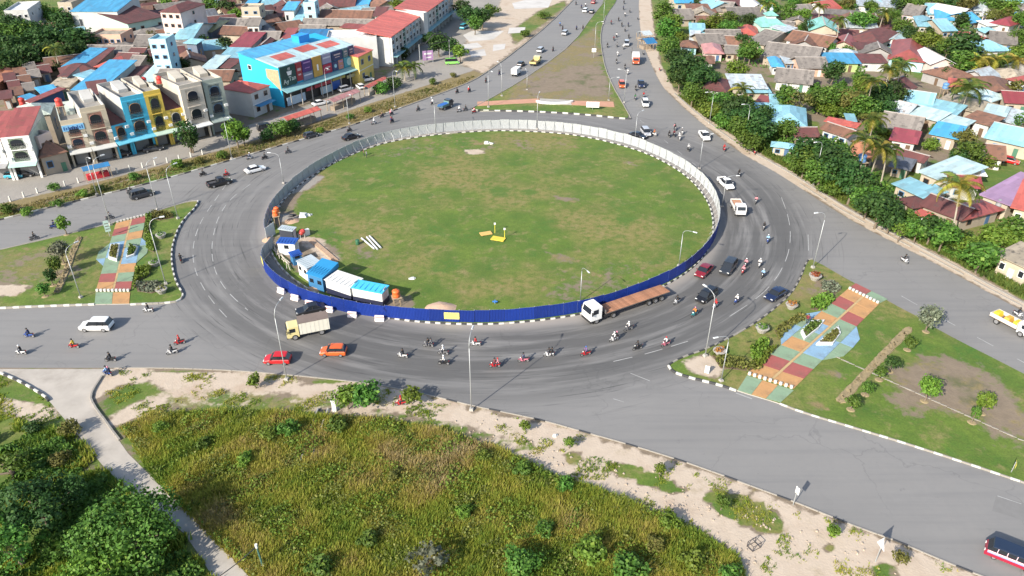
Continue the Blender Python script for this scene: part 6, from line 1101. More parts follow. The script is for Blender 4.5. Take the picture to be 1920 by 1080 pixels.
H = [  # near eave ends A and B, far eave C (photo pixels), eave height, form, roof, wall, label
 # --- settlement beyond the trees on the far side of the road
 (1266, 5, 1299, 5, 1272, -8, 4, 'g', 'sky', 'cream', 'cream house with a blue roof at the top of the tree belt'), (1305, 10, 1330, 19, 1330, -2, 3.2, 'g', 'aqua', 'white', 'aqua roofed house beside the cream one with a blue roof'), (1348, 11, 1398, 11, 1350, 0, 3.2, 's', 'maroon', 'cream', 'long dark maroon roof at the picture top above grey roofs'), (1400, 18, 1438, 18, 1408, 2, 3.4, 'x', 'white', 'white', 'white gabled house behind the green mosque'),
 (1335, 20, 1368, 23, 1340, 8, 3, 'g', 'grey', 'cream', 'small grey roofed house below the long maroon roof'), (1375, 38, 1437, 38, 1385, 16, 3.2, 'g', 'grey', 'tan', 'broad grey roof in front of the white gabled house'), (1272, 37, 1303, 36, 1276, 24, 3, 'g', 'grey', 'tan', 'sandy grey roof at the edge of the tall roadside trees'), (1294, 62, 1322, 63, 1300, 51, 3, 's', 'aqua', 'white', 'small aqua roof rising from bushes above a zinc one'), (1293, 75, 1312, 76, 1295, 64, 2.6, 's', 'zinc', 'white', 'pale zinc lean-to under the small aqua roof'),
 (1277, 88, 1308, 89, 1284, 78, 3, 'h', 'brown', 'aqua', 'brown tiled cottage with pale blue wall near the shoulder'), (1312, 84, 1360, 83, 1316, 70, 3, 'g', 'grey', 'tan', 'long grey roof above the pink roofed house'), (1322, 99, 1356, 100, 1340, 84, 3.2, 'h', 'pink', 'pinkw', 'pink roofed house among roadside trees'), (1360, 100, 1388, 101, 1370, 90, 3, 'g', 'grey', 'cream', 'grey roof with a cream wall beside the pink house'), (1298, 117, 1338, 119, 1303, 109, 2.8, 's', 'brown', 'white', 'low rusty roof in front of the pink house'),
 (1383, 64, 1420, 66, 1395, 50, 3, 'h', 'coral', 'cream', 'bright red hipped house before the green mosque'), (1404, 77, 1436, 84, 1440, 57, 3.2, 'g', 'grey', 'cream', 'large grey roof at the foot of the green mosque'), (1473, 60, 1493, 53, 1460, 50, 4.5, 's', 'zinc', 'green', 'green walled block attached to the mosque'), (1434, 104, 1527, 115, 1440, 84, 3.3, 'g', 'grey', 'tan', 'very long grey roof in the middle of the settlement'), (1447, 124, 1470, 125, 1452, 108, 3, 'h', 'sky', 'white', 'blue hipped roof tucked under the long grey roof'), (1473, 119, 1496, 119, 1475, 110, 2.8, 's', 'zinc', 'tan', 'zinc porch beside the blue hipped roof'),
 (1548, 21, 1577, 16, 1540, 6, 3.4, 'g', 'coral', 'white', 'red roofed white house among the top palms'), (1495, 27, 1530, 25, 1500, 15, 3, 'g', 'grey', 'tan', 'grey roof between trees beyond the mosque'), (1610, 10, 1680, 14, 1615, 0, 3.2, 's', 'zinc', 'white', 'long bluish zinc roof at the picture top'), (1519, 57, 1570, 60, 1535, 43, 4, 'x', 'mint', 'cream', 'mint roofed house with a broad cream gable wall'), (1476, 75, 1549, 88, 1500, 65, 4, 'g', 'brown', 'white', 'long white walled row with a stained brown roof', 5), (1562, 84, 1600, 88, 1580, 72, 3.4, 'x', 'red', 'cream', 'crimson gabled house beside the big maroon roof'),
 (1590, 72, 1648, 82, 1612, 52, 3.8, 'h', 'maroon', 'white', 'big dark maroon hipped roof below the dense tree'), (1660, 76, 1690, 80, 1675, 60, 3.2, 'x', 'pale', 'white', 'pale aqua gabled roof beside the large red roof'), (1610, 92, 1659, 92, 1615, 84, 4, 's', 'maroon', 'cream', 'long plain cream wall under a narrow maroon roof', 0), (1553, 118, 1611, 119, 1556, 106, 3.2, 's', 'sky', 'lime', 'long blue roof above a yellow green wall'), (1613, 117, 1662, 118, 1616, 107, 3.2, 's', 'maroon', 'white', 'maroon shed roof next to the long blue roof'), (1532, 114, 1543, 116, 1538, 101, 2.8, 'x', 'sky', 'white', 'little blue gable at the end of the long grey roof'),
 (1500, 128, 1552, 128, 1503, 113, 3, 'g', 'grey', 'peach', 'grey roof with peach wall and zinc canopies'), (1455, 152, 1520, 158, 1460, 134, 3, 'g', 'grey', 'white', 'wide grey roof above the roadside palm'), (1668, 108, 1733, 115, 1690, 78, 3.8, 'h', 'red', 'aqua', 'large red hipped roof with a blue front'), (1745, 120, 1790, 120, 1760, 101, 4.2, 'x', 'white', 'pinkw', 'tall white gabled house with a maroon porch'), (1832, 96, 1895, 94, 1850, 80, 3.4, 'h', 'aqua', 'white', 'long aqua roof behind the row of yellow palms'), (1857, 80, 1905, 84, 1862, 66, 3, 'g', 'grey', 'tan', 'stained grey roof above the long aqua one'),
 (1833, 77, 1857, 76, 1850, 61, 3, 'x', 'red', 'white', 'small dark red gable beside the stained grey roof'), (1858, 66, 1886, 66, 1866, 54, 3, 'h', 'aqua', 'white', 'small aqua hip above the stained grey roof'), (1858, 42, 1895, 48, 1870, 29, 3.6, 'h', 'crimson', 'white', 'crimson hipped roof near the top corner'), (1897, 42, 1916, 44, 1898, 30, 3.4, 'g', 'blue', 'white', 'deep blue roof joined to the crimson hip'), (1853, 49, 1878, 47, 1860, 41, 3, 's', 'white', 'white', 'white porch roof before the crimson hip'), (1818, 43, 1840, 40, 1812, 27, 3.2, 'g', 'sky', 'tan', 'bright blue roof between white and crimson ones'),
 (1793, 33, 1826, 27, 1780, 16, 3.6, 'x', 'white', 'white', 'broad white roof near the top tree line'), (1755, 36, 1797, 39, 1765, 27, 3.2, 's', 'sky', 'white', 'blue lean-to below the broad white roof'), (1740, 26, 1765, 27, 1735, 12, 3.2, 'g', 'aqua', 'white', 'aqua roof beside the broad white roof'), (1722, 48, 1752, 50, 1735, 33, 3.2, 'h', 'aqua', 'cream', 'aqua hipped house above the bright green tree'), (1766, 58, 1792, 57, 1775, 41, 3.2, 'g', 'aqua', 'tan', 'aqua gable beside a brick wall'), (1690, 26, 1722, 30, 1697, 13, 3, 'g', 'grey', 'pinkw', 'grey roof below the top tree line'), (1826, 20, 1852, 21, 1832, 8, 3, 'g', 'zinc', 'white', 'far mottled zinc roof under the top trees'), (1862, 22, 1878, 24, 1864, 12, 3, 'g', 'brown', 'white', 'far brown roof under the top trees'), (1840, 30, 1860, 32, 1846, 22, 2.8, 's', 'white', 'pinkw', 'far pale shed in front of the mottled zinc roof'), (1676, 15, 1690, 14, 1678, 5, 3, 's', 'aqua', 'white', 'tiny aqua roof at the edge of the top trees'),
 (1316, 165, 1362, 172, 1335, 148, 3.2, 'h', 'maroon', 'white', 'maroon roof patched with blue sheets in the roadside trees'), (1374, 165, 1436, 166, 1376, 148, 3.4, 's', 'zinc', 'cream', 'wide streaky zinc roof behind the roadside palm'), (1398, 174, 1444, 174, 1402, 167, 2.6, 's', 'aqua', 'cream', 'narrow aqua canopy below the streaky zinc roof'), (1445, 196, 1475, 198, 1442, 183, 3.2, 's', 'aqua', 'white', 'upper wing of the aqua roofed compound'), (1447, 230, 1510, 236, 1470, 201, 3.6, 'h', 'aqua', 'pinkw', 'main hipped wing of the aqua roofed compound'), (1418, 205, 1462, 206, 1430, 197, 3.0, 's', 'aqua', 'pinkw', 'front porch wing of the aqua roofed compound'), (1418, 190, 1443, 194, 1422, 182, 2.8, 's', 'red', 'tan', 'little red roof above the aqua compound'), (1447, 274, 1488, 279, 1452, 266, 3, 'h', 'aqua', 'cream', 'cream roadside house with aqua eaves'),
 (1548, 228, 1603, 240, 1552, 222, 4, 's', 'coral', 'white', 'long red roof over a white wall beside the aqua compound'), (1540, 242, 1588, 258, 1560, 233, 3.2, 'g', 'brown', 'white', 'brown roof with blue framed windows below the long red roof', 3), (1492, 256, 1535, 256, 1515, 241, 3.2, 'g', 'maroon', 'tan', 'dark maroon gable beside the aqua compound'), (1588, 227, 1606, 228, 1592, 218, 2.8, 's', 'aqua', 'white', 'little aqua roof behind the long red roof'), (1650, 238, 1720, 250, 1665, 216, 3.4, 'g', 'grey', 'cream', 'big weathered grey roof beside the tall palms'), (1670, 262, 1718, 270, 1672, 246, 3.2, 's', 'crimson', 'white', 'crimson shed roof over a white wall by the tall palms'), (1598, 292, 1640, 297, 1612, 269, 3, 'g', 'tile', 'tan', 'orange tiled house with a water tank behind the trees'),
 (1676, 290, 1730, 305, 1695, 282, 3.2, 'g', 'maroon', 'white', 'maroon gable beside the pale mint sheet roof'), (1668, 312, 1706, 320, 1680, 299, 2.6, 's', 'slate', 'tan', 'dark patched sheet shed behind the tall palms'), (1690, 192, 1745, 200, 1712, 176, 3.6, 'g', 'aqua', 'cream', 'upper aqua roof of the warehouse group'), (1735, 205, 1790, 217, 1755, 194, 3.4, 's', 'aqua', 'white', 'middle aqua roof of the warehouse group'), (1690, 210, 1756, 227, 1703, 199, 3.2, 's', 'pale', 'tan', 'pale ribbed roof of the warehouse group'), (1765, 229, 1806, 240, 1775, 219, 3.3, 's', 'pale', 'white', 'light aqua roof at the heart of the warehouse group'), (1745, 251, 1795, 261, 1763, 237, 3.4, 's', 'sky', 'tan', 'bright blue roof on a tan wall in the warehouse group'), (1808, 223, 1856, 236, 1826, 213, 3.8, 's', 'brown', 'white', 'white framed brown roof beside the warehouse group'), (1842, 217, 1882, 224, 1852, 203, 3.4, 's', 'pale', 'tan', 'pale roof behind the white framed brown one'),
 (1850, 258, 1930, 276, 1890, 241, 3.6, 'g', 'aqua', 'cream', 'large aqua roof cut by the frame edge'), (1840, 172, 1900, 178, 1870, 149, 3.4, 'h', 'brown', 'tan', 'large brown tiled hip beside the single palm'), (1890, 148, 1935, 160, 1900, 136, 3.4, 'h', 'red', 'white', 'red hip behind the large brown tiled one'), (1885, 192, 1935, 195, 1905, 177, 3.4, 'g', 'crimson', 'cream', 'crimson roof below the large brown tiled hip'), (1778, 162, 1812, 166, 1786, 153, 3, 's', 'coral', 'cream', 'small red roof with a blue tank near the single palm'), (1850, 296, 1885, 300, 1868, 276, 3, 'g', 'brown', 'tan', 'brown gable under the large aqua roof'),
 (1726, 322, 1778, 343, 1755, 293, 3.8, 's', 'pale', 'cream', 'big pale mint sheet roof above the roadside bushes'), (1676, 346, 1730, 371, 1692, 333, 3.4, 's', 'aqua', 'cream', 'long sky coloured roof next to the dark bush'), (1734, 372, 1775, 361, 1745, 351, 3.0, 's', 'aqua', 'tan', 'folded sky coloured porch above the maroon roof'), (1682, 373, 1712, 390, 1700, 358, 3, 'h', 'maroon', 'tan', 'small maroon hip against the dark bush'), (1783, 349, 1840, 353, 1800, 330, 3.4, 'g', 'crimson', 'white', 'crimson gable behind the leaning palm'), (1805, 327, 1848, 330, 1812, 313, 3.2, 's', 'white', 'brick', 'white top shed above the crimson gable'), (1842, 365, 1895, 384, 1872, 328, 4, 's', 'purple', 'cream', 'wide mauve roof over a cream wall'), (1898, 388, 1950, 400, 1915, 352, 4, 's', 'coral', 'cream', 'coral roof beside the wide mauve one'),
 (1728, 385, 1800, 412, 1765, 371, 3.2, 'g', 'maroon', 'tan', 'long maroon roof behind the leaning palm trunk'), (1806, 412, 1878, 393, 1815, 380, 3.2, 'h', 'red', 'tan', 'dark red roof at the foot of the leaning palm'), (1714, 400, 1740, 411, 1722, 394, 2.6, 's', 'coral', 'white', 'small bright red porch above the road bushes'), (1870, 478, 1932, 506, 1897, 457, 4, 's', 'tan', 'cream', 'cream roadside shop with a rubbled flat roof', 3),
 # --- town behind the shophouses
 (130, 22, 220, 22, 145, 2, 8.5, 's', 'sky', 'white', 'large white hall with a bright blue roof', 3, 'building', 'hall'), (238, 44, 302, 31, 226, 20, 6, 's', 'maroon', 'mint', 'mint walled building with a long narrow red roof', 4), (297, 22, 338, 24, 316, 4, 12, 'h', 'maroon', 'pinkw', 'four storey pink and white house with a maroon hip', 3, 'building', 'town_house', None, .35, 4), (168, 69, 226, 69, 190, 57, 6, 'f', 'tan', 'peach', 'two storey building with white arcades below the hall', 5, 'building', 'town_house', None, .35, 2), (160, 100, 238, 101, 165, 89, 4, 'g', 'grey', 'grey', 'long grey roof above the blue and coral roofs'),
 (120, 124, 152, 125, 128, 101, 4, 's', 'sky', 'white', 'square bright blue roof beside the palm'), (154, 124, 178, 124, 166, 102, 4, 's', 'maroon', 'tan', 'maroon roof between the blue and coral roofs'), (180, 124, 206, 126, 192, 102, 4.2, 'h', 'coral', 'cream', 'coral hipped roof in the old town'), (210, 119, 246, 121, 222, 103, 3.6, 'g', 'maroon', 'cream', 'dark maroon roof beside the coral hip'), (238, 123, 262, 124, 242, 108, 3.4, 'g', 'grey', 'tan', 'grey brown roof beside the street tree by the tower'), (238, 105, 265, 106, 245, 93, 3.6, 'g', 'maroon', 'white', 'small maroon roof behind the dark maroon one'), (250, 86, 278, 86, 254, 72, 4, 'g', 'grey', 'white', 'grey roofed white cottage beside the aqua tower'),
 (279, 78, 311, 78, 290, 68, 12, 'f', 'aqua', 'aqua', 'narrow pale aqua four storey tower house', 2, 'building', 'town_house', None, .35, 4), (345, 81, 368, 83, 350, 75, 6, 's', 'aqua', 'slate', 'slate blue walled house beside the tower', 2), (328, 72, 362, 72, 352, 46, 5, 'g', 'aqua', 'white', 'wide pale aqua roof beyond the tower'), (381, 59, 398, 60, 385, 45, 4.5, 's', 'olive', 'slate', 'yellow green shed roof beyond the tower'), (140, 167, 190, 168, 152, 130, 4.5, 's', 'sky', 'white', 'large patchy blue roof behind the shops'), (196, 158, 226, 148, 206, 131, 4.5, 's', 'aqua', 'white', 'aqua roof joined to the patchy blue one'), (238, 147, 258, 147, 242, 133, 4, 's', 'maroon', 'white', 'small maroon roof between two aqua roofs'), (262, 152, 288, 152, 268, 132, 4, 's', 'pale', 'white', 'pale aqua roof behind the red tanks'),
 (294, 150, 360, 151, 298, 134, 4, 'g', 'grey', 'tan', 'long brown grey roof behind the cream shop'), (362, 151, 430, 151, 366, 136, 4, 'g', 'brown', 'tan', 'dark weathered roof between the long grey roof and the blue store'), (110, 143, 128, 143, 116, 129, 5, 's', 'maroon', 'white', 'white gable with a maroon roof beside the slum rows'), (92, 163, 130, 163, 100, 148, 4, 's', 'tan', 'tan', 'tan sheet roof beside the patchy blue one'), (80, 179, 112, 173, 86, 167, 4, 's', 'sky', 'mint', 'small blue roof with a mint wall behind the pale dome'), (60, 191, 80, 185, 66, 178, 3.6, 's', 'sky', 'white', 'little blue roof beside an orange tank'), (20, 222, 95, 214, 50, 198, 7.5, 'h', 'mintwhite', 'tan', 'pale domed roof building behind the white shop', 2, 'building', 'town_house'), (170, 178, 206, 173, 184, 160, 8.5, 's', 'maroon', 'white', 'white walled block with a maroon roof behind the cyan shop', 1),
 (452, 17, 486, 17, 465, 10, 8, 'f', 'tan', 'cream', 'cream three storey block in the far old town', 2, 'building', 'town_house', None, .35, 3), (460, 9, 480, 9, 463, -3, 4, 's', 'sky', 'white', 'light blue roof above the cream three storey block'), (510, 31, 533, 31, 515, 20, 4, 's', 'maroon', 'tan', 'far maroon roof beside the cream block'), (534, 31, 552, 32, 540, 20, 3.8, 's', 'red', 'tan', 'far dusty red roof beside the thin aqua tower'), (530, 19, 552, 19, 533, 10, 6, 's', 'sky', 'white', 'far bright blue roof above dusty red ones'), (553, 34, 568, 34, 557, 22, 4, 's', 'aqua', 'aqua', 'little aqua roof at the foot of the thin tower'), (568, 8, 590, 8, 572, 2, 9, 'f', 'pale', 'aqua', 'thin pale aqua three storey tower in the far town', 1, 'building', 'town_house', None, .35, 3),
 (545, 9, 565, 9, 548, 0, 4, 'g', 'maroon', 'tan', 'maroon roof at the picture top beside the thin tower'), (600, 12, 662, 12, 605, 1, 4, 'g', 'maroon', 'cream', 'long maroon roof at the picture top'), (667, 11, 690, 11, 670, 0, 4, 's', 'sky', 'white', 'vivid blue roof at the picture top'), (602, 34, 690, 36, 606, 24, 4, 'g', 'brown', 'cream', 'long brown row with small cream gables', 7), (572, 47, 690, 49, 576, 39, 4, 'g', 'grey', 'tan', 'very long grey row below the brown one', 6), (560, 57, 606, 58, 564, 50, 4, 'g', 'grey', 'tan', 'grey roof behind the blue topped white block'), (488, 59, 515, 56, 500, 39, 4.5, 'h', 'slate', 'white', 'steep slate hip in the old town'), (461, 49, 486, 49, 466, 38, 6, 'g', 'grey', 'white', 'white two storey front beside the slate hip', 2, 'house', 'house', None, .35, 2), (543, 48, 565, 48, 548, 40, 4, 's', 'aqua', 'white', 'aqua patch roof among long grey rows'), (406, 48, 456, 50, 410, 38, 4, 'g', 'grey', 'tan', 'grey row beside the dark street trees'), (412, 64, 458, 66, 418, 53, 4, 'g', 'brown', 'cream', 'brown row above the crimson roof'), (434, 87, 470, 88, 446, 70, 4, 's', 'crimson', 'white', 'plum red roof with a white fascia'), (482, 74, 522, 74, 486, 64, 4, 'g', 'grey', 'tan', 'grey roof behind the mint gable'), (526, 74, 546, 74, 532, 61, 4, 's', 'red', 'tan', 'red shed roof beside the blue topped block'), (482, 88, 500, 88, 490, 75, 4, 'x', 'maroon', 'white', 'maroon gable beside the mint one'), (502, 94, 522, 94, 512, 78, 4.5, 'x', 'mint', 'white', 'pale mint gable behind the billboard store'), (548, 79, 612, 79, 562, 63, 7, 's', 'blue', 'white', 'white block with a deep blue roof behind the billboards', 3, 'building', 'town_house', None, .3), (612, 76, 706, 73, 622, 61, 9, 'f', 'white', 'white', 'large plain white block behind the billboards', 0, 'building', 'town_house'), (411, 109, 450, 110, 416, 96, 4, 's', 'aqua', 'tan', 'aqua roof under the plum red one'), (377, 129, 404, 130, 390, 112, 4, 's', 'pale', 'white', 'pale aqua roof next to the round tree'), (408, 126, 432, 128, 412, 114, 4, 's', 'maroon', 'cream', 'cream walled house beside the bright blue store'),
 (8, 24, 52, 22, 16, 8, 9, 'f', 'white', 'white', 'white office block in the top corner behind the wood', 4, 'building', 'town_house', None, .35, 3), (108, 8, 134, 8, 112, -4, 7, 'f', 'tan', 'cream', 'cream block behind the wood beside the large hall', 2, 'building', 'town_house', None, .35, 2),
 (455, 128 - 96, 505, 33, 460, 24, 4, 'g', 'tan', 'tan', 'tan block wall behind the cream three storey block'), (700, 30, 722, 30, 704, 20, 6, 's', 'maroon', 'white', 'white cube house beside the long red terrace', 2), (640, 52, 690, 56, 648, 47, 4, 's', 'red', 'tan', 'dusty red roof between the grey row and the white block'),
]
for a in H: house(*a)
r5 = random.Random(5)
SL = [(20, 150, 'in the first row by the dark trees'), (40, 139, 'third along the alley by the dark trees'), (58, 130, 'under the palm by the alley'), (72, 121, 'topmost by the alley'), (28, 163, 'with a low tin front'), (48, 153, 'in the middle of the slum block'), (66, 143, 'beside the round dark bush'), (86, 134, 'against the round dark bush'), (12, 183, 'at the picture edge above the tank'), (33, 176, 'above the orange tank'), (56, 167, 'below the slum middle'), (5, 128, 'at the picture edge by the dark trees'), (24, 131, 'beside the striped alley roof')]
for i, (x, y, ph) in enumerate(SL): house(x - 11, y + 4, x + 11, y + 1, x - 4, y - 7, 3.2, r5.choice('gs'), ('maroon', 'brown', 'grey', 'maroon')[i % 4], ('tan', 'grey', 'brick')[i % 3], '%s shack roof %s' % (('dark maroon', 'rusty brown', 'mossy grey', 'old maroon')[i % 4], ph), 1)
house(-10, 162, 66, 106, -16, 154, 3.2, 's', 'tile', 'brick', 'long striped orange roof along the slum alley', 0)
house(62, 192, 120, 168, 64, 189, 5, 's', 'red', 'navy', 'thin red roof strip over a dark wall behind the pale dome', 0)

# small houses packed between: each named by what it stands next to
def rel_label(p, head, pool, used, words=16):
    c = sorted(pool, key=lambda q: (q[0] - p.x) ** 2 + (q[1] - p.y) ** 2)[:14]
    for q in c:
        dx, dy = p.x - q[0], p.y - q[1]; rel = ('behind the' if dy > 0 else 'in front of the') if abs(dy) > abs(dx) else 'beside the'
        for r_ in (rel, 'next to the', 'close to the'):
            l = '%s %s %s' % (head, r_, q[4])
            if l not in used and len(l.replace(',', ' ').split()) <= words: used.add(l); return l
    return head + ' among its neighbours'
USED = set(); r6 = random.Random(8); POOL = [f for f in FOOT if len(f[4].split()) <= 9]
def fill(poly_px, step, pal, walls, h=3.0, prob=1.0, az=None, clear=.6):
    poly = [tuple(G(*q)[:2]) for q in poly_px]; a = np.array(poly); lo, hi = a.min(0), a.max(0)
    for x in np.arange(lo[0], hi[0], step):
        for y in np.arange(lo[1], hi[1], step):
            X, Y = x + r6.uniform(-1, 1), y + r6.uniform(-1, 1); w_, d = r6.uniform(.85, 1.2) * step, r6.uniform(.75, 1.0) * step
            if r6.random() > prob or not inpoly(np.array([[X, Y]]), poly)[0]: continue
            rr = (w_ + d) / 4 * clear
            if any(abs(math.cos(f[5]) * (X - f[0]) + math.sin(f[5]) * (Y - f[1])) < f[6] / 2 + rr and abs(-math.sin(f[5]) * (X - f[0]) + math.cos(f[5]) * (Y - f[1])) < f[7] / 2 + rr for f in FOOT): continue
            k = r6.choice(pal); hh = h * r6.uniform(.85, 1.2); rz = R(az + r6.uniform(-9, 9)) if az is not None else r6.uniform(-.5, .5); u = Vector((math.cos(rz), math.sin(rz), 0)); n = Vector((-u.y, u.x, 0)); c = Vector((X, Y, 0))
            def px_(v):
                fy = math.cos(TH) * v.y - math.sin(TH) * (hh - CAMH); return 960 + F * v.x / fy, 540 + F * (-math.sin(TH) * v.y - math.cos(TH) * (hh - CAMH)) / fy
            A, B, C = px_(c - u * w_ / 2 - n * d / 2), px_(c + u * w_ / 2 - n * d / 2), px_(c - u * w_ / 2 + n * d / 2); form = r6.choice('ggsxh')
            house(*A, *B, *C, hh, form, k, r6.choice(walls), rel_label(c, 'small %s %s' % (k if k not in ('tile', 'mintwhite', 'tan') else 'earthen', {'g': 'gabled house', 's': 'lean-to house', 'x': 'end gabled house', 'h': 'hipped house'}[form]), POOL, USED), 1)
fill([(100, 60), (170, 52), (240, 50), (225, 0), (240, -25), (700, -25), (720, 0), (735, 40), (610, 62), (440, 100), (430, 150), (290, 150), (130, 170), (100, 130)], 9.4, ('maroon', 'brown', 'grey', 'grey', 'slate', 'maroon', 'aqua', 'brown'), ('tan', 'grey', 'cream', 'tan', 'brick'), 3.2, 1, 32, .2)
fill([(0, 125), (70, 100), (110, 125), (130, 165), (60, 200), (0, 235)], 8.4, ('maroon', 'brown', 'slate', 'grey', 'maroon'), ('tan', 'grey', 'brick'), 3.0, 1, 40)
fill([(1440, 60), (1600, 40), (1700, 60), (1760, 130), (1650, 140), (1560, 150), (1440, 140)], 9.6, ('grey', 'brown', 'maroon', 'zinc', 'grey'), ('tan', 'cream', 'grey'), 3.0, .95, -20, .22)
fill([(1650, 180), (1760, 150), (1930, 120), (1930, 330), (1840, 330), (1780, 290), (1700, 290), (1640, 260)], 9.6, ('grey', 'brown', 'zinc', 'pale', 'tan', 'maroon'), ('tan', 'cream', 'tan', 'grey'), 3.0, .95, -55, .22)
fill([(1690, 0), (1930, 0), (1930, 90), (1830, 70), (1700, 40)], 10.5, ('grey', 'aqua', 'grey', 'maroon', 'zinc'), ('grey', 'cream', 'tan'), 3.0, .85, -20, .22)
fill([(1270, 10), (1440, 0), (1440, 110), (1350, 110), (1290, 70)], 10.5, ('grey', 'tan', 'brown', 'grey'), ('tan', 'cream'), 3.0, .75, -10, .22)

# mosque: two tiers and a little dome
o_, w_, d_, rz = frame_of((1427, 51), (1478, 51), (1440, 36), 4.2); t = thing('mosque', 'pale green mosque with tiered roof and a small dome', 'mosque', o_, rz); b = MB(); b.box(0, 0, -.2, w_ - 1, d_ - 1, 4.4); link('wall', b.mesh('wall', [WM('mint')]), t)
b = MB(); e = 4.2; b.hexa([(-w_ / 2, -d_ / 2, e), (w_ / 2, -d_ / 2, e), (w_ / 2, d_ / 2, e), (-w_ / 2, d_ / 2, e), (-1.8, -1.8, e + 2), (1.8, -1.8, e + 2), (1.8, 1.8, e + 2), (-1.8, 1.8, e + 2)]); ro = link('roof', b.mesh('roof', [RM('mint')]), t); b = MB(); b.box(0, 0, e + 1.8, 3.2, 3.2, 1.2); link('drum', b.mesh('drum', [WM('white')]), t)
b = MB(); b.hexa([(-2.3, -2.3, e + 3), (2.3, -2.3, e + 3), (2.3, 2.3, e + 3), (-2.3, 2.3, e + 3), (-.3, -.3, e + 4.3), (.3, -.3, e + 4.3), (.3, .3, e + 4.3), (-.3, .3, e + 4.3)]); link('upper_roof', b.mesh('upper_roof', [RM('mint')]), t); b = MB(); b.ball((0, 0, e + 4.7), .75, 10, 6); b.tube([(0, 0, e + 5.2), (0, 0, e + 6.6)], [.12, .02], 6); link('dome', b.mesh('dome', [RM('pale')], True), t)
for k in range(4): window(t, -w_ / 2 + 1.5 + k * (w_ - 3) / 3, -d_ / 2 + .42, 1.2, 1.1, 1.8, 0)

# ---------------------------------------------------------------- shophouses facing the service road
def arch(w_, h_, n=7): return [(-w_ / 2, 0), (w_ / 2, 0)] + [(w_ / 2 * math.cos(a), h_ * .62 + h_ * .38 * math.sin(a)) for a in np.linspace(0, math.pi, n)]
b = MB(); b.extr(arch(1, 1), -.06, .0, axis='y'); ARW = b.mesh('window', [WHITE]); b = MB(); b.extr([(x * .93, .02 + z * .95) for x, z in arch(1, 1)], -.09, -.07, axis='y'); ARP = b.mesh('pane', [GLASS])
b = MB(); [b.box(-.5 + (k + .5) / 7, -.5, 0, .03, .05, .9) for k in range(7)]; [b.box(0, -.5, z_, 1.0, .06, .06) for z_ in (0, .86)]; [b.box(x, -.26, z_, .05, .45, .05) for x in (-.48, .48) for z_ in (0, .86)]; RAIL = b.mesh('balcony_rail', [mat('rail_iron', (.05, .05, .055), .6)])
DARKSHOP = mat('shop_interior', (.05, .045, .04), .9, .3); SHUT = mat('roller_shutter', (.22, .22, .22), .5, .2)
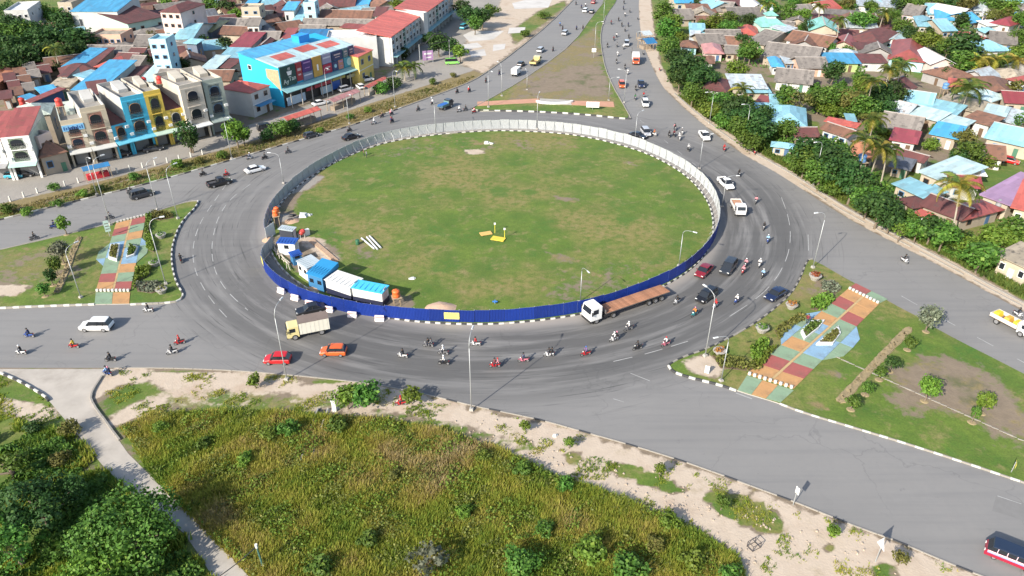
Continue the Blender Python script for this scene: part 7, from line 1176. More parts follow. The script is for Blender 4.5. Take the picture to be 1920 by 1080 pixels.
def shop(A, B, h, depth, wall, panel, label, roofk='flat', bays=1, awn=(.45, .55, .55), top=None, pane_col=None, band=None):
    a, b_ = G(*A, 4), G(*B, 4); u = b_ - a; w_ = u.length; rz = math.atan2(u.y, u.x); m_ = (a + b_) / 2; t = thing('shophouse', label, 'shop', (m_.x, m_.y, 0), rz, 'shophouses along the service road'); wm = mat(*wall); pm = mat(*panel)
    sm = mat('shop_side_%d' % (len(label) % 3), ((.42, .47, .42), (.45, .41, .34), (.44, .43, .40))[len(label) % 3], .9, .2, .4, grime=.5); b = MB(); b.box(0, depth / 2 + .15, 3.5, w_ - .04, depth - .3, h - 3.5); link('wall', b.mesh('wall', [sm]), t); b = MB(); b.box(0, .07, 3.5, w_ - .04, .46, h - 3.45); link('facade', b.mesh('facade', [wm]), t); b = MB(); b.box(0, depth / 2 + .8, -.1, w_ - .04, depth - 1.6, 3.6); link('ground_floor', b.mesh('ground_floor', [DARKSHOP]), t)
    for s in (-1, 1): b = MB(); b.box(s * (w_ / 2 - .25), .2, 0, .4, .4, 3.5); link('column', b.mesh('column', [wm]), t)
    b = MB(); b.box(0, 1.45, .1, w_ * .6, .1, 2.8); link('shutter', b.mesh('shutter', [SHUT]), t)
    b = MB(); b.hexa([(-w_ / 2, -1.9, 3.45), (w_ / 2, -1.9, 3.45), (w_ / 2, 0, 3.85), (-w_ / 2, 0, 3.85), (-w_ / 2, -1.9, 3.62), (w_ / 2, -1.9, 3.62), (w_ / 2, 0, 4.0), (-w_ / 2, 0, 4.0)]); link('awning', b.mesh('awning', [mat('awning_%d' % (awn[0] * 1000 + awn[2] * 10), awn, .6, .15)]), t)
    fl_ = 2 if h > 9 else 1; fh = (h - 4.0) / fl_
    for k in range(bays):
        x = -w_ / 2 + w_ * (k + .5) / bays; bw = w_ / bays * .56; b = MB(); b.box(x, -.08, 4.05, bw, .16, h - 4.3); link('facade_panel', b.mesh('facade_panel', [pm]), t)
        for f in range(fl_):
            z = 4.0 + f * fh + fh * .30; o = link('window', ARW, t, (x, -.17, z), 0, (bw * .84, 1, fh * .54), [pane_col or pm]); link('pane', ARP, o); link('balcony_rail', RAIL, t, (x, -.17, z - .15), 0, (bw * 1.05, .7, .8))
            if f: b = MB(); b.box(x, -.2, 4.0 + f * fh - .15, bw * 1.15, .4, .14); link('balcony_slab', b.mesh('balcony_slab', [wm]), t)
    for k in range(2): b = MB(); b.box((k - .5) * w_ * .84, -.38, 4.6 + k * 1.9, .8, .42, .55); link('air_conditioner', b.mesh('air_conditioner', [WHITE]), t)
    if band: b = MB(); b.box(0, -.14, h - 1.35, w_ * .98, .22, 1.3); bd = link('signboard', b.mesh('signboard', [mat(*band)]), t); b = MB(); [b.box(-w_ * .4 + k * w_ * .1, -.26, h - 1.1, w_ * .06, .02, .75 - .2 * (k % 2)) for k in range(9)]; link('lettering', b.mesh('lettering', [mat('sign_navy_ink', (.03, .10, .28), .6)]), bd)
    if roofk == 'flat':
        b = MB(); b.box(0, depth / 2, h + .01, w_ - .5, depth - .5, .08); r_ = link('roof', b.mesh('roof', [mat('roof_slab', (.26, .245, .22), .95, .35, .5, grime=.4)]), t)
        for x, y, lx, ly in ((0, .12, w_, .24), (0, depth - .12, w_, .24), (-w_ / 2 + .12, depth / 2, .24, depth - .5), (w_ / 2 - .12, depth / 2, .24, depth - .5)): b = MB(); b.box(x, y, h, lx - .05, ly, 1.0); link('parapet', b.mesh('parapet', [wm if y < .2 else sm]), r_)
        b = MB(); b.extr([(depth * .45, h + .08), (depth * .75, h + .08), (depth * .75, h + 1.9), (depth * .45, h + .9)], -w_ * .1, w_ * .32); link('stair_head', b.mesh('stair_head', [sm]), r_)
    else:
        b = MB(); b.extr([(.15, h), (depth, h + 2.0), (depth, h + 2.15), (.15, h + .15)], -w_ / 2 + .02, w_ / 2 - .02); link('roof', b.mesh('roof', [RM(roofk)]), t); b = MB(); b.hexa([(-w_ / 2 + .1, .3, h - .1), (w_ / 2 - .1, .3, h - .1), (w_ / 2 - .1, depth - .1, h - .1), (-w_ / 2 + .1, depth - .1, h - .1), (-w_ / 2 + .1, .3, h), (w_ / 2 - .1, .3, h), (w_ / 2 - .1, depth - .1, h + 1.95), (-w_ / 2 + .1, depth - .1, h + 1.95)]); link('gable', b.mesh('gable', [WM('white')]), t)
    return t
SAL = ('shop_salmon', (.48, .22, .17), .8); BEI = ('shop_beige', (.46, .40, .30), .85, .12, .4, 0, 0, 0, .3); CYN = ('shop_cyan', (.06, .42, .60), .7, .08, .4, 0, 0, 0, .12); ORG = ('shop_orange', (.55, .24, .07), .75); YLW = ('shop_yellow', (.62, .45, .08), .75, .1, .4, 0, 0, 0, .15); GRNP = ('shop_dark_green', (.04, .13, .07), .7); CRM = ('shop_cream', (.56, .50, .42), .85, .1, .4, 0, 0, 0, .25); GGR = ('shop_green_grey', (.30, .34, .30), .85, .15, .4, 0, 0, 0, .3); BLP = ('shop_blue_panel', (.10, .22, .38), .7)
shop((129, 282), (170, 275), 9.6, 15, BEI, SAL, 'beige shophouse with salmon bay under a blue signboard', band=('sign_sky', (.20, .45, .68), .5), awn=(.50, .50, .47)); shop((170, 275), (216, 266), 11.6, 15, BEI, SAL, 'taller beige shophouse with salmon bay', awn=(.50, .50, .48)); shop((216, 266), (245, 258), 7.6, 12, CYN, ORG, 'low cyan shophouse with an orange bay and maroon roof', 'maroon', awn=(.12, .42, .55)); shop((245, 258), (287, 248), 12.2, 15, CYN, ORG, 'tall cyan shophouse with an orange bay', awn=(.12, .42, .54))
shop((287, 248), (318, 241), 12.4, 15, YLW, GRNP, 'tall yellow shophouse with a dark green bay', awn=(.40, .52, .44)); shop((318, 241), (350, 234), 8.2, 12, YLW, ('shop_white_band', (.66, .66, .62), .8), 'low yellow shophouse with a white balcony band', 'maroon', awn=(.40, .52, .46)); shop((352, 236), (392, 226), 12.6, 14, CRM, CRM, 'tall cream shophouse with arched windows', awn=(.62, .62, .60)); shop((394, 224), (430, 216), 12.4, 14, GGR, BLP, 'grey green shophouse with a blue arched bay', awn=(.25, .3, .28))
# white shop with the green panel, and the brown pyramid porch
t = shop((18, 305), (70, 300), 9.4, 14, ('shop_white', (.72, .72, .70), .8, .06, .4, 0, 0, 0, .12), ('shop_green', (.10, .17, .08), .8), 'white shop with a tall dark green panel', 'red', awn=(.38, .58, .52)); shop((-40, 308), (16, 305), 8.8, 14, ('shop_white', ()), ('shop_white', ()), 'plain white shop cut by the picture edge', 'red', awn=(.3, .3, .3))
house(74, 297, 128, 284, 84, 276, 4.2, 'h', 'brown', 'tan', 'brown pyramid roofed porch between the white and beige shops', 2, 'shop', 'shop_porch', 3.4); house(72, 262, 96, 252, 76, 236, 7.5, 'f', 'tan', 'pinkw', 'plain pinkish side block behind the pyramid porch', 2, 'building', 'town_house', None, .35, 2)
for k, (px, py, ph) in enumerate(((262, 158, 'first of the pair on the cyan shop roof'), (271, 158, 'second of the pair on the cyan shop roof'), (300, 156, 'alone on the yellow shop roof'), (112, 198, 'on the beige shop roof'), (43, 196, 'beside the little blue roof'))): tank(px, py, 10 if k != 4 else 4, .7, 1.7, 'red water tank ' + ph, mat('tank_red', (.50, .05, .04), .5), stand=2.2, group='rooftop water tanks')
tank(1615, 303, 0, .9, 1.7, 'blue water tank behind the orange tiled house', mat('tank_blue', (.10, .22, .42), .5), stand=3.4); tank(1772, 166, 0, .8, 1.6, 'blue water tank beside the small red roof', mat('tank_blue', ()), stand=3); tank(1872, 386, 0, .6, 1.3, 'grey water tank by the dark red roof', mat('tank_grey', (.25, .26, .27), .5), stand=2.4)

# ---------------------------------------------------------------- store with the billboards
o_, w_, d_, rz = frame_of((522, 124), (663, 82), (436, 112), 11.2); d_ = min(d_, 22); a0 = G(522, 124, 11.2); b0 = G(663, 82, 11.2); u = (b0 - a0).normalized(); n_ = Vector((-u.y, u.x, 0)); o_ = (a0 + b0) / 2; t = thing('billboard_store', 'bright blue store with a long row of advertising billboards', 'building', (o_.x, o_.y, 0), rz)
hw = w_ / 2; WB = mat('store_blue', (.02, .38, .62), .7, .08, .3, grime=.08); b = MB(); b.hexa([(-hw, .2, -.2), (hw, .2, -.2), (hw, d_, -.2), (-hw, d_, -.2), (-hw, .2, 10.6), (hw, .2, 10.6), (hw, d_, 12.4), (-hw, d_, 12.4)]); link('wall', b.mesh('wall', [WB]), t)
b = MB(); b.extr([(.1, 10.7), (d_ * .55, 11.9), (d_ * .55, 12.05), (.1, 10.85)], -hw - .2, hw + .2); ro = link('roof', b.mesh('roof', [RM('pale')]), t); b = MB(); b.extr([(d_ * .55, 11.95), (d_ + .3, 12.6), (d_ + .3, 12.75), (d_ * .55, 12.1)], -hw - .3, hw * .4); link('roof_rear', b.mesh('roof_rear', [RM('sky')]), t)
for x, y in ((-.55, .35), (.1, .45), (.62, .3)): b = MB(); q = lambda yy: 10.9 + (yy - .1) * 1.2 / (d_ * .55 - .1); y0, y1 = d_ * y * .6, d_ * y * .6 + 4.0; b.face([(hw * x - 3, y0, q(y0)), (hw * x + 3, y0, q(y0)), (hw * x + 3, y1, q(y1)), (hw * x - 3, y1, q(y1))]); link('roof_sheet', b.mesh('roof_sheet', [RM('coral')]), ro)
b = MB(); b.box(hw * .35, d_ * .75, 12, 4, 3, 2.2); link('roof_tank', b.mesh('roof_tank', [mat('store_tank', (.02, .28, .75), .5)]), t); window(t, -hw - .05, d_ * .75, 8.6, 1.4, 1.3, R(-90)); b = MB(); b.hexa([(-hw - .06, .4, 4.5), (-hw - .02, .4, 4.5), (-hw - .02, d_ * .34, 7.5), (-hw - .06, d_ * .34, 7.5), (-hw - .06, .4, 10), (-hw - .02, .4, 10), (-hw - .02, d_ * .34, 9.8), (-hw - .06, d_ * .34, 9.8)]); link('side_opening', b.mesh('side_opening', [mat('stored_goods', (.38, .30, .18), .9, .5, 2)]), t)
AD = [(0, .19, 0, 1, (.012, .055, .05)), (.195, .27, .08, 1, (.28, .03, .04)), (.275, .40, .42, 1, (.07, .03, .16)), (.275, .40, 0, .41, (.16, .19, .30)), (.41, .53, 0, 1.04, (.48, .28, .06)), (.54, .66, .52, 1, (.27, .26, .38)), (.54, .66, 0, .50, (.34, .02, .06)), (.67, .82, .52, 1, (.02, .04, .12)), (.67, .745, 0, .5, (.035, .05, .13)), (.75, .82, 0, .5, (.42, .20, .16)), (.83, .985, 0, .52, (.03, .24, .34)), (.83, .90, .54, 1.02, (.10, .16, .18)), (.91, .985, .54, 1.06, (.07, .07, .13))]
bz, bh = 5.4, 5.3
for k, (u0, u1, v0, v1, c) in enumerate(AD):
    x0, x1 = -hw + u0 * w_, -hw + u1 * w_; b = MB(); b.box((x0 + x1) / 2, -.05, bz + v0 * bh, x1 - x0 - .08, .25, (v1 - v0) * bh - .06); bo = link('billboard', b.mesh('billboard', [mat('ad_%s' % 'abcdefghijklm'[k], c, .5, .25, .35)]), t); b = MB(); W2 = x1 - x0; Hh = (v1 - v0) * bh; zc = bz + v0 * bh; xm = (x0 + x1) / 2; m2 = (.75, .76, .74)
    if k == 0: b.extr([(xm - .2, zc + Hh * .52), (xm + 1.0, zc + Hh * .52), (xm + 1.3, zc + Hh * .72), (xm - .5, zc + Hh * .72)], -.2, -.185, axis='y'); [b.box(xm + x, -.192, zc + Hh * .76, .1, .015, Hh * .14) for x in (.1, .4, .7)]
    elif k == 4: b.box(xm, -.2, zc + Hh * .30, W2 * .16, .015, Hh * .30); m2 = (.8, .8, .78)
    elif k in (3, 5): b.box(xm, -.2, zc + Hh * .55, W2 * .8, .015, Hh * .16); m2 = (.55, .55, .62)
    elif k in (2, 9): b.box(xm, -.2, zc + Hh * .75, W2 * .7, .015, Hh * .1); b.box(xm, -.2, zc + Hh * .3, W2 * .5, .015, Hh * .06); m2 = (.40, .22, .46)
    elif k in (8, 10): b.tube([(xm, -.205, zc + Hh * .5), (xm, -.185, zc + Hh * .5)], W2 * .25, 12); m2 = (.30, .52, .60)
    else: b.box(xm, -.2, zc + Hh * .55, W2 * .6, .015, Hh * .14); b.box(xm, -.2, zc + Hh * .3, W2 * .45, .015, Hh * .08); m2 = (.52, .40, .40)
    link('print', b.mesh('print', [mat('ad_print_%s' % 'abcdefghijklm'[k], m2, .5)]), bo)
def text(parent, s, x, y, z, size, m, name='lettering'):
    c = bpy.data.curves.new('lettering', 'FONT'); c.body = s; c.size = size; c.extrude = .008; o = bpy.data.objects.new('lettering_tmp', c); COL.objects.link(o); dg = bpy.context.evaluated_depsgraph_get(); me_ = bpy.data.meshes.new_from_object(o.evaluated_get(dg)); bpy.data.objects.remove(o); me_.materials.clear(); me_.materials.append(m); l = link(name, me_, parent, (x, y, z)); l.rotation_euler = (R(90), 0, 0); return l
text(t, 'Ay', -hw + .7, -.2, bz + .75, 1.7, mat('ad_print_pale', (.6, .68, .62), .5)); text(t, 'Tan', -hw + 2.6, -.2, bz + 1.25, 1.7, mat('ad_print_pale', ()))
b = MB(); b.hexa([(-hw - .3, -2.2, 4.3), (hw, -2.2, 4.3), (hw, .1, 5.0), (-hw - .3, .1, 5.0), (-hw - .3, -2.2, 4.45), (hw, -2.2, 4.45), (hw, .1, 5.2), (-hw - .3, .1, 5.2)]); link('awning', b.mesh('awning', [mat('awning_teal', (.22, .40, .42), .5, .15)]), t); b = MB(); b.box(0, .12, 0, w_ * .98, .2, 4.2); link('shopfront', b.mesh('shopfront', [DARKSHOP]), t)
for k, (u0, u1, z0, h_, c) in enumerate(((.02, .25, .4, 2.2, (.40, .52, .62)), (.27, .36, 2.6, .9, (.35, .03, .05)), (.38, .60, 2.7, .9, (.40, .05, .07)), (.45, .60, .4, 2.0, (.42, .52, .56)), (.61, .72, .6, 2.3, (.03, .10, .36)), (.62, .80, 3.0, .7, (.38, .33, .08)), (.82, .95, 2.4, .9, (.45, .42, .25)))): b = MB(); b.box(-hw + (u0 + u1) / 2 * w_, -.6 - .05 * k, z0, (u1 - u0) * w_, .12, h_); link('shop_sign', b.mesh('shop_sign', [mat('shop_sign_%s' % 'abcdefg'[k], c, .5, .3, .6)]), t)
for k in range(8): b = MB(); b.box(-hw + 1 + k * (w_ - 2) / 7, -1.9, 0, .2, .2, 4.3); link('column', b.mesh('column', [CONC]), t)
# house with the coral hip beside it, and the small yellow sided shop
t = house(470, 175, 507, 160, 432, 157, 6.5, 'h', 'coral', 'white', 'white corner shop with a coral hipped roof beside the billboards', 2, 'shop', 'corner_shop', 1.6, .25, 2); b = MB(); b.box(0, -frame_of((470, 175), (507, 160), (432, 157), 6.5)[2] / 2 - .9, 2.9, 6, 1.9, .15); link('awning', b.mesh('awning', [mat('awning_blue', (.03, .20, .40), .5)]), t)
t = house(672, 108, 700, 94, 664, 92, 8, 's', 'coral', 'yellow', 'yellow sided shop with a coral roof at the end of the billboards', 2, 'shop', 'corner_shop', None, .3, 2)
# long red roofed terrace seen along its front
def terrace(A, B, C, h, units, label, roof='coral'):
    o_, w_, d_, rz = frame_of(A, B, C, h); t = thing('terrace_row', label, 'building', o_, rz, 'red roofed terraces'); b = MB(); b.box(0, .2, -.2, w_ - .3, d_ - .8, h + .2); link('wall', b.mesh('wall', [WM('white')]), t); b = MB(); b.extr([(-d_ / 2, h), (d_ / 2, h + 1.6), (d_ / 2, h + 1.78), (-d_ / 2, h + .18)], -w_ / 2, w_ / 2); link('roof', b.mesh('roof', [RM(roof)]), t)
    cols = [(.30, .40, .46), (.50, .48, .44), (.36, .30, .26), (.06, .16, .12), (.50, .50, .47), (.26, .33, .40)]
    for k in range(units):
        x = -w_ / 2 + w_ * (k + .5) / units; uw = w_ / units; b = MB(); b.box(x, -d_ / 2 + .32, 3.4, uw * .92, .35, h - 3.6); link('facade_panel', b.mesh('facade_panel', [mat('terrace_%d' % (k % 6), cols[k % 6], .8, .12)]), t)
        for f in range(2): window(t, x, -d_ / 2 + .1, 4.0 + f * (h - 4) / 2, uw * .55, 1.5, 0)
        b = MB(); b.box(x - uw / 2, -d_ / 2 + .05, 0, .35, .6, h - .05); link('pilaster', b.mesh('pilaster', [WM('white')]), t); b = MB(); b.box(x, -d_ / 2 + .4, .1, uw * .7, .1, 2.7); link('shutter', b.mesh('shutter', [SHUT]), t)
    b = MB(); b.box(0, -d_ / 2 - .7, 3.1, w_, 1.9, .16); link('canopy', b.mesh('canopy', [mat('awning_teal', ())]), t)
terrace((733, 71), (790, 30), (675, 64), 9, 9, 'lower red roofed shop terrace running away from the billboards'); terrace((796, 27), (850, -12), (743, 22), 9, 9, 'upper red roofed shop terrace beyond a pale gap'); house(741, 23, 794, 29, 745, 20, 9.6, 'f', 'white', 'white', 'pale flat party wall between the red terraces', 0, 'building', 'town_house')
# roadside kiosks and awnings
def kiosk(A, B, C, h, roof, label, body=(.25, .2, .15)):
    o_, w_, d_, rz = frame_of(A, B, C, h); t = thing('roadside_kiosk', label, 'kiosk', o_, rz, 'kiosks by the service road'); b = MB(); b.extr([(-d_ / 2, h), (0, h + .18 * d_), (d_ / 2, h), (d_ / 2, h + .08), (0, h + .18 * d_ + .08), (-d_ / 2, h + .08)][::-1], -w_ / 2, w_ / 2); link('roof', b.mesh('roof', [RM(roof)]), t)
    for x in (-1, -.33, .33, 1):
        for y in (-1, 1): b = MB(); b.box(x * (w_ / 2 - .2), y * (d_ / 2 - .2), 0, .12, .12, h); link('post', b.mesh('post', [mat('timber', ())]), t)
    b = MB(); b.box(0, d_ * .15, 0, w_ * .8, d_ * .5, 1.1); link('counter', b.mesh('counter', [mat('kiosk_%d' % (body[0] * 1000), body, .8, .4, 1.5)]), t)
kiosk((540, 227), (603, 206), (552, 213), 2.8, 'coral', 'long coral roofed kiosk on the dry verge below the billboards'); kiosk((626, 192), (676, 172), (632, 180), 2.8, 'pink', 'pinkish kiosk roof beside the parked white cars'); kiosk((692, 165), (727, 147), (700, 156), 2.8, 'coral', 'coral kiosk roof beside the round green bush', (.3, .28, .25)); kiosk((156, 322), (207, 311), (153, 314), 2.6, 'blue', 'blue tarpaulin stall with red goods below the beige shop', (.5, .03, .04)); kiosk((1213, 83), (1233, 81), (1216, 73), 2.5, 'blue', 'blue stall roof on the shoulder of the busy carriageway'); kiosk((1208, 67), (1225, 65), (1211, 59), 2.5, 'zinc', 'pale stall roof on the shoulder of the busy carriageway')
# gantry and purple banner on the sandy corner
p = G(803, 118); t = thing('banner_board', 'purple banner board on the sandy corner by the palms', 'billboard', p, R(20)); b = MB(); b.box(0, 0, .9, 3.4, .12, 3.0); link('board', b.mesh('board', [mat('banner_purple', (.34, .20, .36), .6, .3, .6)]), t); [link('leg', (lambda b_: (b_.box(0, 0, 0, .14, .14, 3.9), b_.mesh('leg', [STEEL]))[1])(MB()), t, (x, .15, 0)) for x in (-1.6, 1.6)]; b = MB(); b.box(0, -.07, 2.7, 2.4, .02, .5); b.box(.2, -.07, 1.6, 1.8, .02, .35); link('lettering', b.mesh('lettering', [WHITE]), t)
p = G(788, 122); t = thing('entrance_arch', 'thin steel entrance arch over the terrace road', 'arch', p, R(35)); b = MB(); b.tube([(0, 0, 0), (0, 0, 6.5)], .12, 6); link('post', b.mesh('post', [STEEL]), t); b = MB(); b.tube([(11, 0, 0), (11, 0, 6.5)], .12, 6); link('post', b.mesh('post', [STEEL]), t); b = MB(); b.tube([(0, 0, 6.4), (2.5, 0, 6.6), (5.5, 0, 8.8), (8.5, 0, 8.6), (11, 0, 6.5)], .18, 6); b.tube([(0, 0, 6.0), (11, 0, 6.0)], .1, 6); link('beam', b.mesh('beam', [BLACK]), t)
# low white garden walls and bollard fence on the verge
b = MB(); FP = GL([(20, 378), (60, 365), (110, 352), (160, 340), (230, 322), (300, 308), (380, 290)])
for k, p in enumerate(resample(FP, 2.6)): t = thing('bollard', '%s pale concrete post from the picture edge along the service road' % ORD[min(k, 17)], 'bollard', p, 0, 'bollards along the service road'); link('shaft', PSTM if False else (globals().setdefault('BOLM', (lambda b_: (b_.box(0, 0, -.1, .28, .28, 1.3, taper=.8), b_.mesh('shaft', [KWHITE]))[1])(MB()))), t)

# ================================================================ TREES, PALMS, UNDERGROWTH
ADJ = {'mid': 'green', 'dark': 'dark green', 'lime': 'bright green', 'olive': 'olive', 'dry': 'dry', 'yellow': 'yellow', 'grey': 'grey green'}; KAD = {'round': 'round tree', 'wide': 'spreading tree', 'tall': 'tall narrow tree', 'bush': 'bush', 'open': 'thin crowned tree'}
POOL2 = [f for f in FOOT if len(f[4].split()) <= 8 and 'small ' not in f[4][:6]] + [(o.location.x, o.location.y, 1, 1, o['label'], 0, 1, 1) for o in COL.objects if o.get('category') in ('shop', 'kiosk', 'planter') and len(o['label'].split()) <= 9]
def T(px, py, H_, kind, tint, wide=1.0, grp='trees among the houses'):
    p = G(px, py, H_ * (.62 if kind != 'bush' else .45)); tree_at(p, H_, kind, tint, rel_label(p, ADJ[tint] + ' ' + KAD[kind], POOL2, USED), 'tree' if kind != 'bush' else 'bush', grp, wide)
for a in (  # the belt beside the busy road and the settlement
 (1243, 18, 9, 'tall', 'mid', 1.5), (1250, 52, 9, 'tall', 'mid', 1.5), (1256, 86, 8, 'round', 'mid', 1.2), (1262, 40, 8, 'round', 'lime', 1.1), (1275, 68, 5, 'round', 'lime', 1.1), (1292, 122, 10, 'wide', 'dark', 1.25), (1270, 108, 8, 'round', 'dark', 1.2), (1312, 140, 9, 'wide', 'dark', 1.2), (1275, 140, 8, 'round', 'dark', 1.2), (1300, 172, 7, 'round', 'mid', 1.2), (1322, 184, 6, 'bush', 'mid', 1.2), (1338, 205, 6, 'bush', 'lime', 1.1), (1352, 190, 7, 'round', 'mid', 1.2), (1362, 222, 6, 'bush', 'mid', 1.2), (1383, 200, 9, 'wide', 'dark', 1.1), (1390, 238, 7, 'round', 'mid', 1.2), (1408, 222, 9, 'wide', 'dark', 1.1), (1425, 240, 8, 'round', 'dark', 1.1), (1410, 262, 6, 'bush', 'mid', 1.2), (1432, 212, 7, 'round', 'dark', 1.0), (1478, 240, 6, 'round', 'mid', 1.3),
 (1384, 128, 7, 'round', 'lime', 1.25), (1408, 92, 8, 'round', 'mid', 1.2), (1392, 74, 6, 'round', 'dark', 1.2), (1370, 33, 7, 'round', 'mid', 1.2), (1404, 37, 7, 'round', 'dark', 1.1), (1345, 44, 5, 'bush', 'lime', 1.4), (1318, 46, 5, 'bush', 'mid', 1.4), (1450, 14, 7, 'round', 'mid', 1.2), (1480, 20, 8, 'tall', 'mid', 1.5), (1506, 28, 7, 'round', 'lime', 1.2), (1545, 34, 4, 'bush', 'dark', 1.2), (1616, 36, 9, 'wide', 'mid', 1.2), (1655, 40, 7, 'open', 'olive', 1.2), (1690, 48, 7, 'round', 'mid', 1.2), (1565, 132, 8, 'round', 'dark', 1.1), (1555, 88, 5, 'round', 'mid', 1.0), (1588, 96, 5, 'bush', 'mid', 1.0), (1740, 74, 9, 'wide', 'lime', 1.2), (1706, 62, 7, 'round', 'dark', 1.2), (1778, 88, 8, 'round', 'mid', 1.2), (1812, 82, 11, 'tall', 'dark', 1.9), (1806, 112, 8, 'tall', 'mid', 1.7), (1778, 138, 5, 'tall', 'dark', 1.5), (1880, 110, 6, 'round', 'mid', 1.3), (1912, 100, 8, 'round', 'lime', 1.1),
 (1688, 4, 8, 'round', 'dark', 1.2), (1715, 3, 9, 'wide', 'mid', 1.2), (1748, 4, 8, 'round', 'mid', 1.3), (1782, 5, 8, 'round', 'dark', 1.2), (1812, 4, 9, 'wide', 'olive', 1.1), (1845, 3, 8, 'round', 'mid', 1.2), (1872, 8, 9, 'round', 'mid', 1.2), (1898, 14, 9, 'tall', 'lime', 1.6), (1916, 34, 8, 'round', 'mid', 1.2), (1912, 68, 7, 'round', 'mid', 1.2), (1590, 6, 7, 'round', 'olive', 1.2), (1520, 6, 7, 'round', 'lime', 1.2),
 (1475, 180, 8, 'tall', 'mid', 1.4), (1498, 190, 7, 'open', 'olive', 1.2), (1538, 184, 7, 'wide', 'mid', 1.3), (1568, 178, 8, 'wide', 'mid', 1.2), (1600, 186, 8, 'wide', 'olive', 1.2), (1556, 204, 5, 'bush', 'lime', 1.3), (1590, 208, 5, 'bush', 'mid', 1.3), (1622, 198, 8, 'round', 'mid', 1.1), (1652, 178, 9, 'round', 'dark', 1.1), (1676, 172, 9, 'round', 'dark', 1.1), (1660, 205, 7, 'round', 'dark', 1.1), (1640, 238, 6, 'round', 'mid', 1.1), (1660, 250, 4, 'bush', 'lime', 1.1), (1528, 282, 9, 'wide', 'dark', 1.2), (1558, 298, 9, 'wide', 'dark', 1.15), (1510, 300, 7, 'round', 'mid', 1.3), (1540, 322, 7, 'round', 'mid', 1.2), (1580, 315, 9, 'wide', 'dark', 1.1), (1600, 340, 8, 'round', 'dark', 1.1), (1575, 345, 5, 'bush', 'lime', 1.2), (1560, 352, 4, 'bush', 'mid', 1.3), (1618, 352, 7, 'round', 'dark', 1.0),
 (1746, 270, 4, 'bush', 'lime', 1.0), (1818, 283, 7, 'round', 'mid', 1.2), (1800, 292, 5, 'round', 'dark', 1.1), (1858, 302, 4, 'bush', 'lime', 1.2), (1630, 372, 7, 'round', 'mid', 1.2), (1652, 384, 8, 'wide', 'dark', 1.1), (1672, 405, 6, 'round', 'dark', 1.1), (1615, 378, 4, 'bush', 'lime', 1.1), (1702, 408, 4, 'bush', 'mid', 1.2), (1722, 428, 5, 'round', 'mid', 1.2), (1748, 425, 6, 'round', 'dark', 1.2), (1772, 438, 6, 'round', 'mid', 1.2), (1795, 448, 5, 'bush', 'dark', 1.2), (1815, 458, 5, 'bush', 'lime', 1.1), (1842, 478, 6, 'round', 'mid', 1.3), (1862, 442, 5, 'bush', 'lime', 1.2), (1905, 425, 6, 'round', 'mid', 1.2), (1885, 445, 5, 'bush', 'lime', 1.1), (1690, 432, 4, 'open', 'lime', 1.0),
 # the dark wood and street trees on the town side
 (15, 40, 10, 'wide', 'dark', 1.2), (48, 55, 11, 'wide', 'dark', 1.2), (82, 70, 11, 'wide', 'dark', 1.1), (20, 85, 10, 'round', 'dark', 1.3), (55, 98, 9, 'round', 'dark', 1.3), (112, 62, 10, 'round', 'dark', 1.2), (146, 72, 10, 'tall', 'dark', 1.9), (95, 95, 8, 'round', 'dark', 1.3), (130, 96, 8, 'round', 'dark', 1.2), (75, 22, 9, 'round', 'lime', 1.2), (104, 28, 8, 'round', 'mid', 1.2), (30, 118, 7, 'round', 'dark', 1.2), (-10, 70, 10, 'wide', 'dark', 1.2), (5, 110, 9, 'wide', 'dark', 1.2), (30, 60, 11, 'wide', 'mid', 1.2), (150, 95, 7, 'round', 'dark', 1.2), (120, 38, 9, 'round', 'dark', 1.2), (68, 118, 6, 'bush', 'dark', 1.3), (102, 126, 5, 'bush', 'dark', 1.2), (395, 8, 8, 'round', 'mid', 1.2), (424, 12, 8, 'round', 'dark', 1.2), (441, 25, 6, 'round', 'lime', 1.1), (422, 82, 6, 'tall', 'dark', 1.7), (335, 120, 6, 'round', 'dark', 1.3), (274, 112, 5, 'round', 'mid', 1.1), (372, 70, 5, 'open', 'olive', 1.2), (310, 5, 6, 'round', 'lime', 1.3), (745, 8, 7, 'round', 'lime', 1.2),
 (350, 248, 8, 'open', 'dark', 1.0), (356, 258, 6, 'round', 'dark', .9), (440, 244, 7, 'round', 'lime', 1.1), (455, 250, 5, 'round', 'mid', 1.1), (526, 240, 5, 'bush', 'mid', 1.2), (546, 234, 4, 'bush', 'dark', 1.3), (500, 252, 3.5, 'bush', 'dark', 1.2), (716, 163, 4, 'bush', 'mid', 1.5), (738, 155, 4, 'bush', 'dark', 1.5), (862, 95, 6, 'round', 'lime', 1.15), (822, 78, 8, 'round', 'dark', 1.2), (842, 84, 7, 'round', 'dark', 1.1), (806, 72, 6, 'round', 'dark', 1.2), (882, 26, 9, 'wide', 'dark', 1.1), (905, 30, 8, 'round', 'dark', 1.2), (868, 14, 8, 'round', 'dark', 1.2), (920, 18, 6, 'bush', 'mid', 1.2), (752, 98, 5, 'bush', 'dark', 1.4), (890, 42, 7, 'round', 'mid', 1.1), (1020, 28, 3.5, 'bush', 'mid', 1.5), (985, 62, 3, 'bush', 'mid', 1.5)): T(*a)
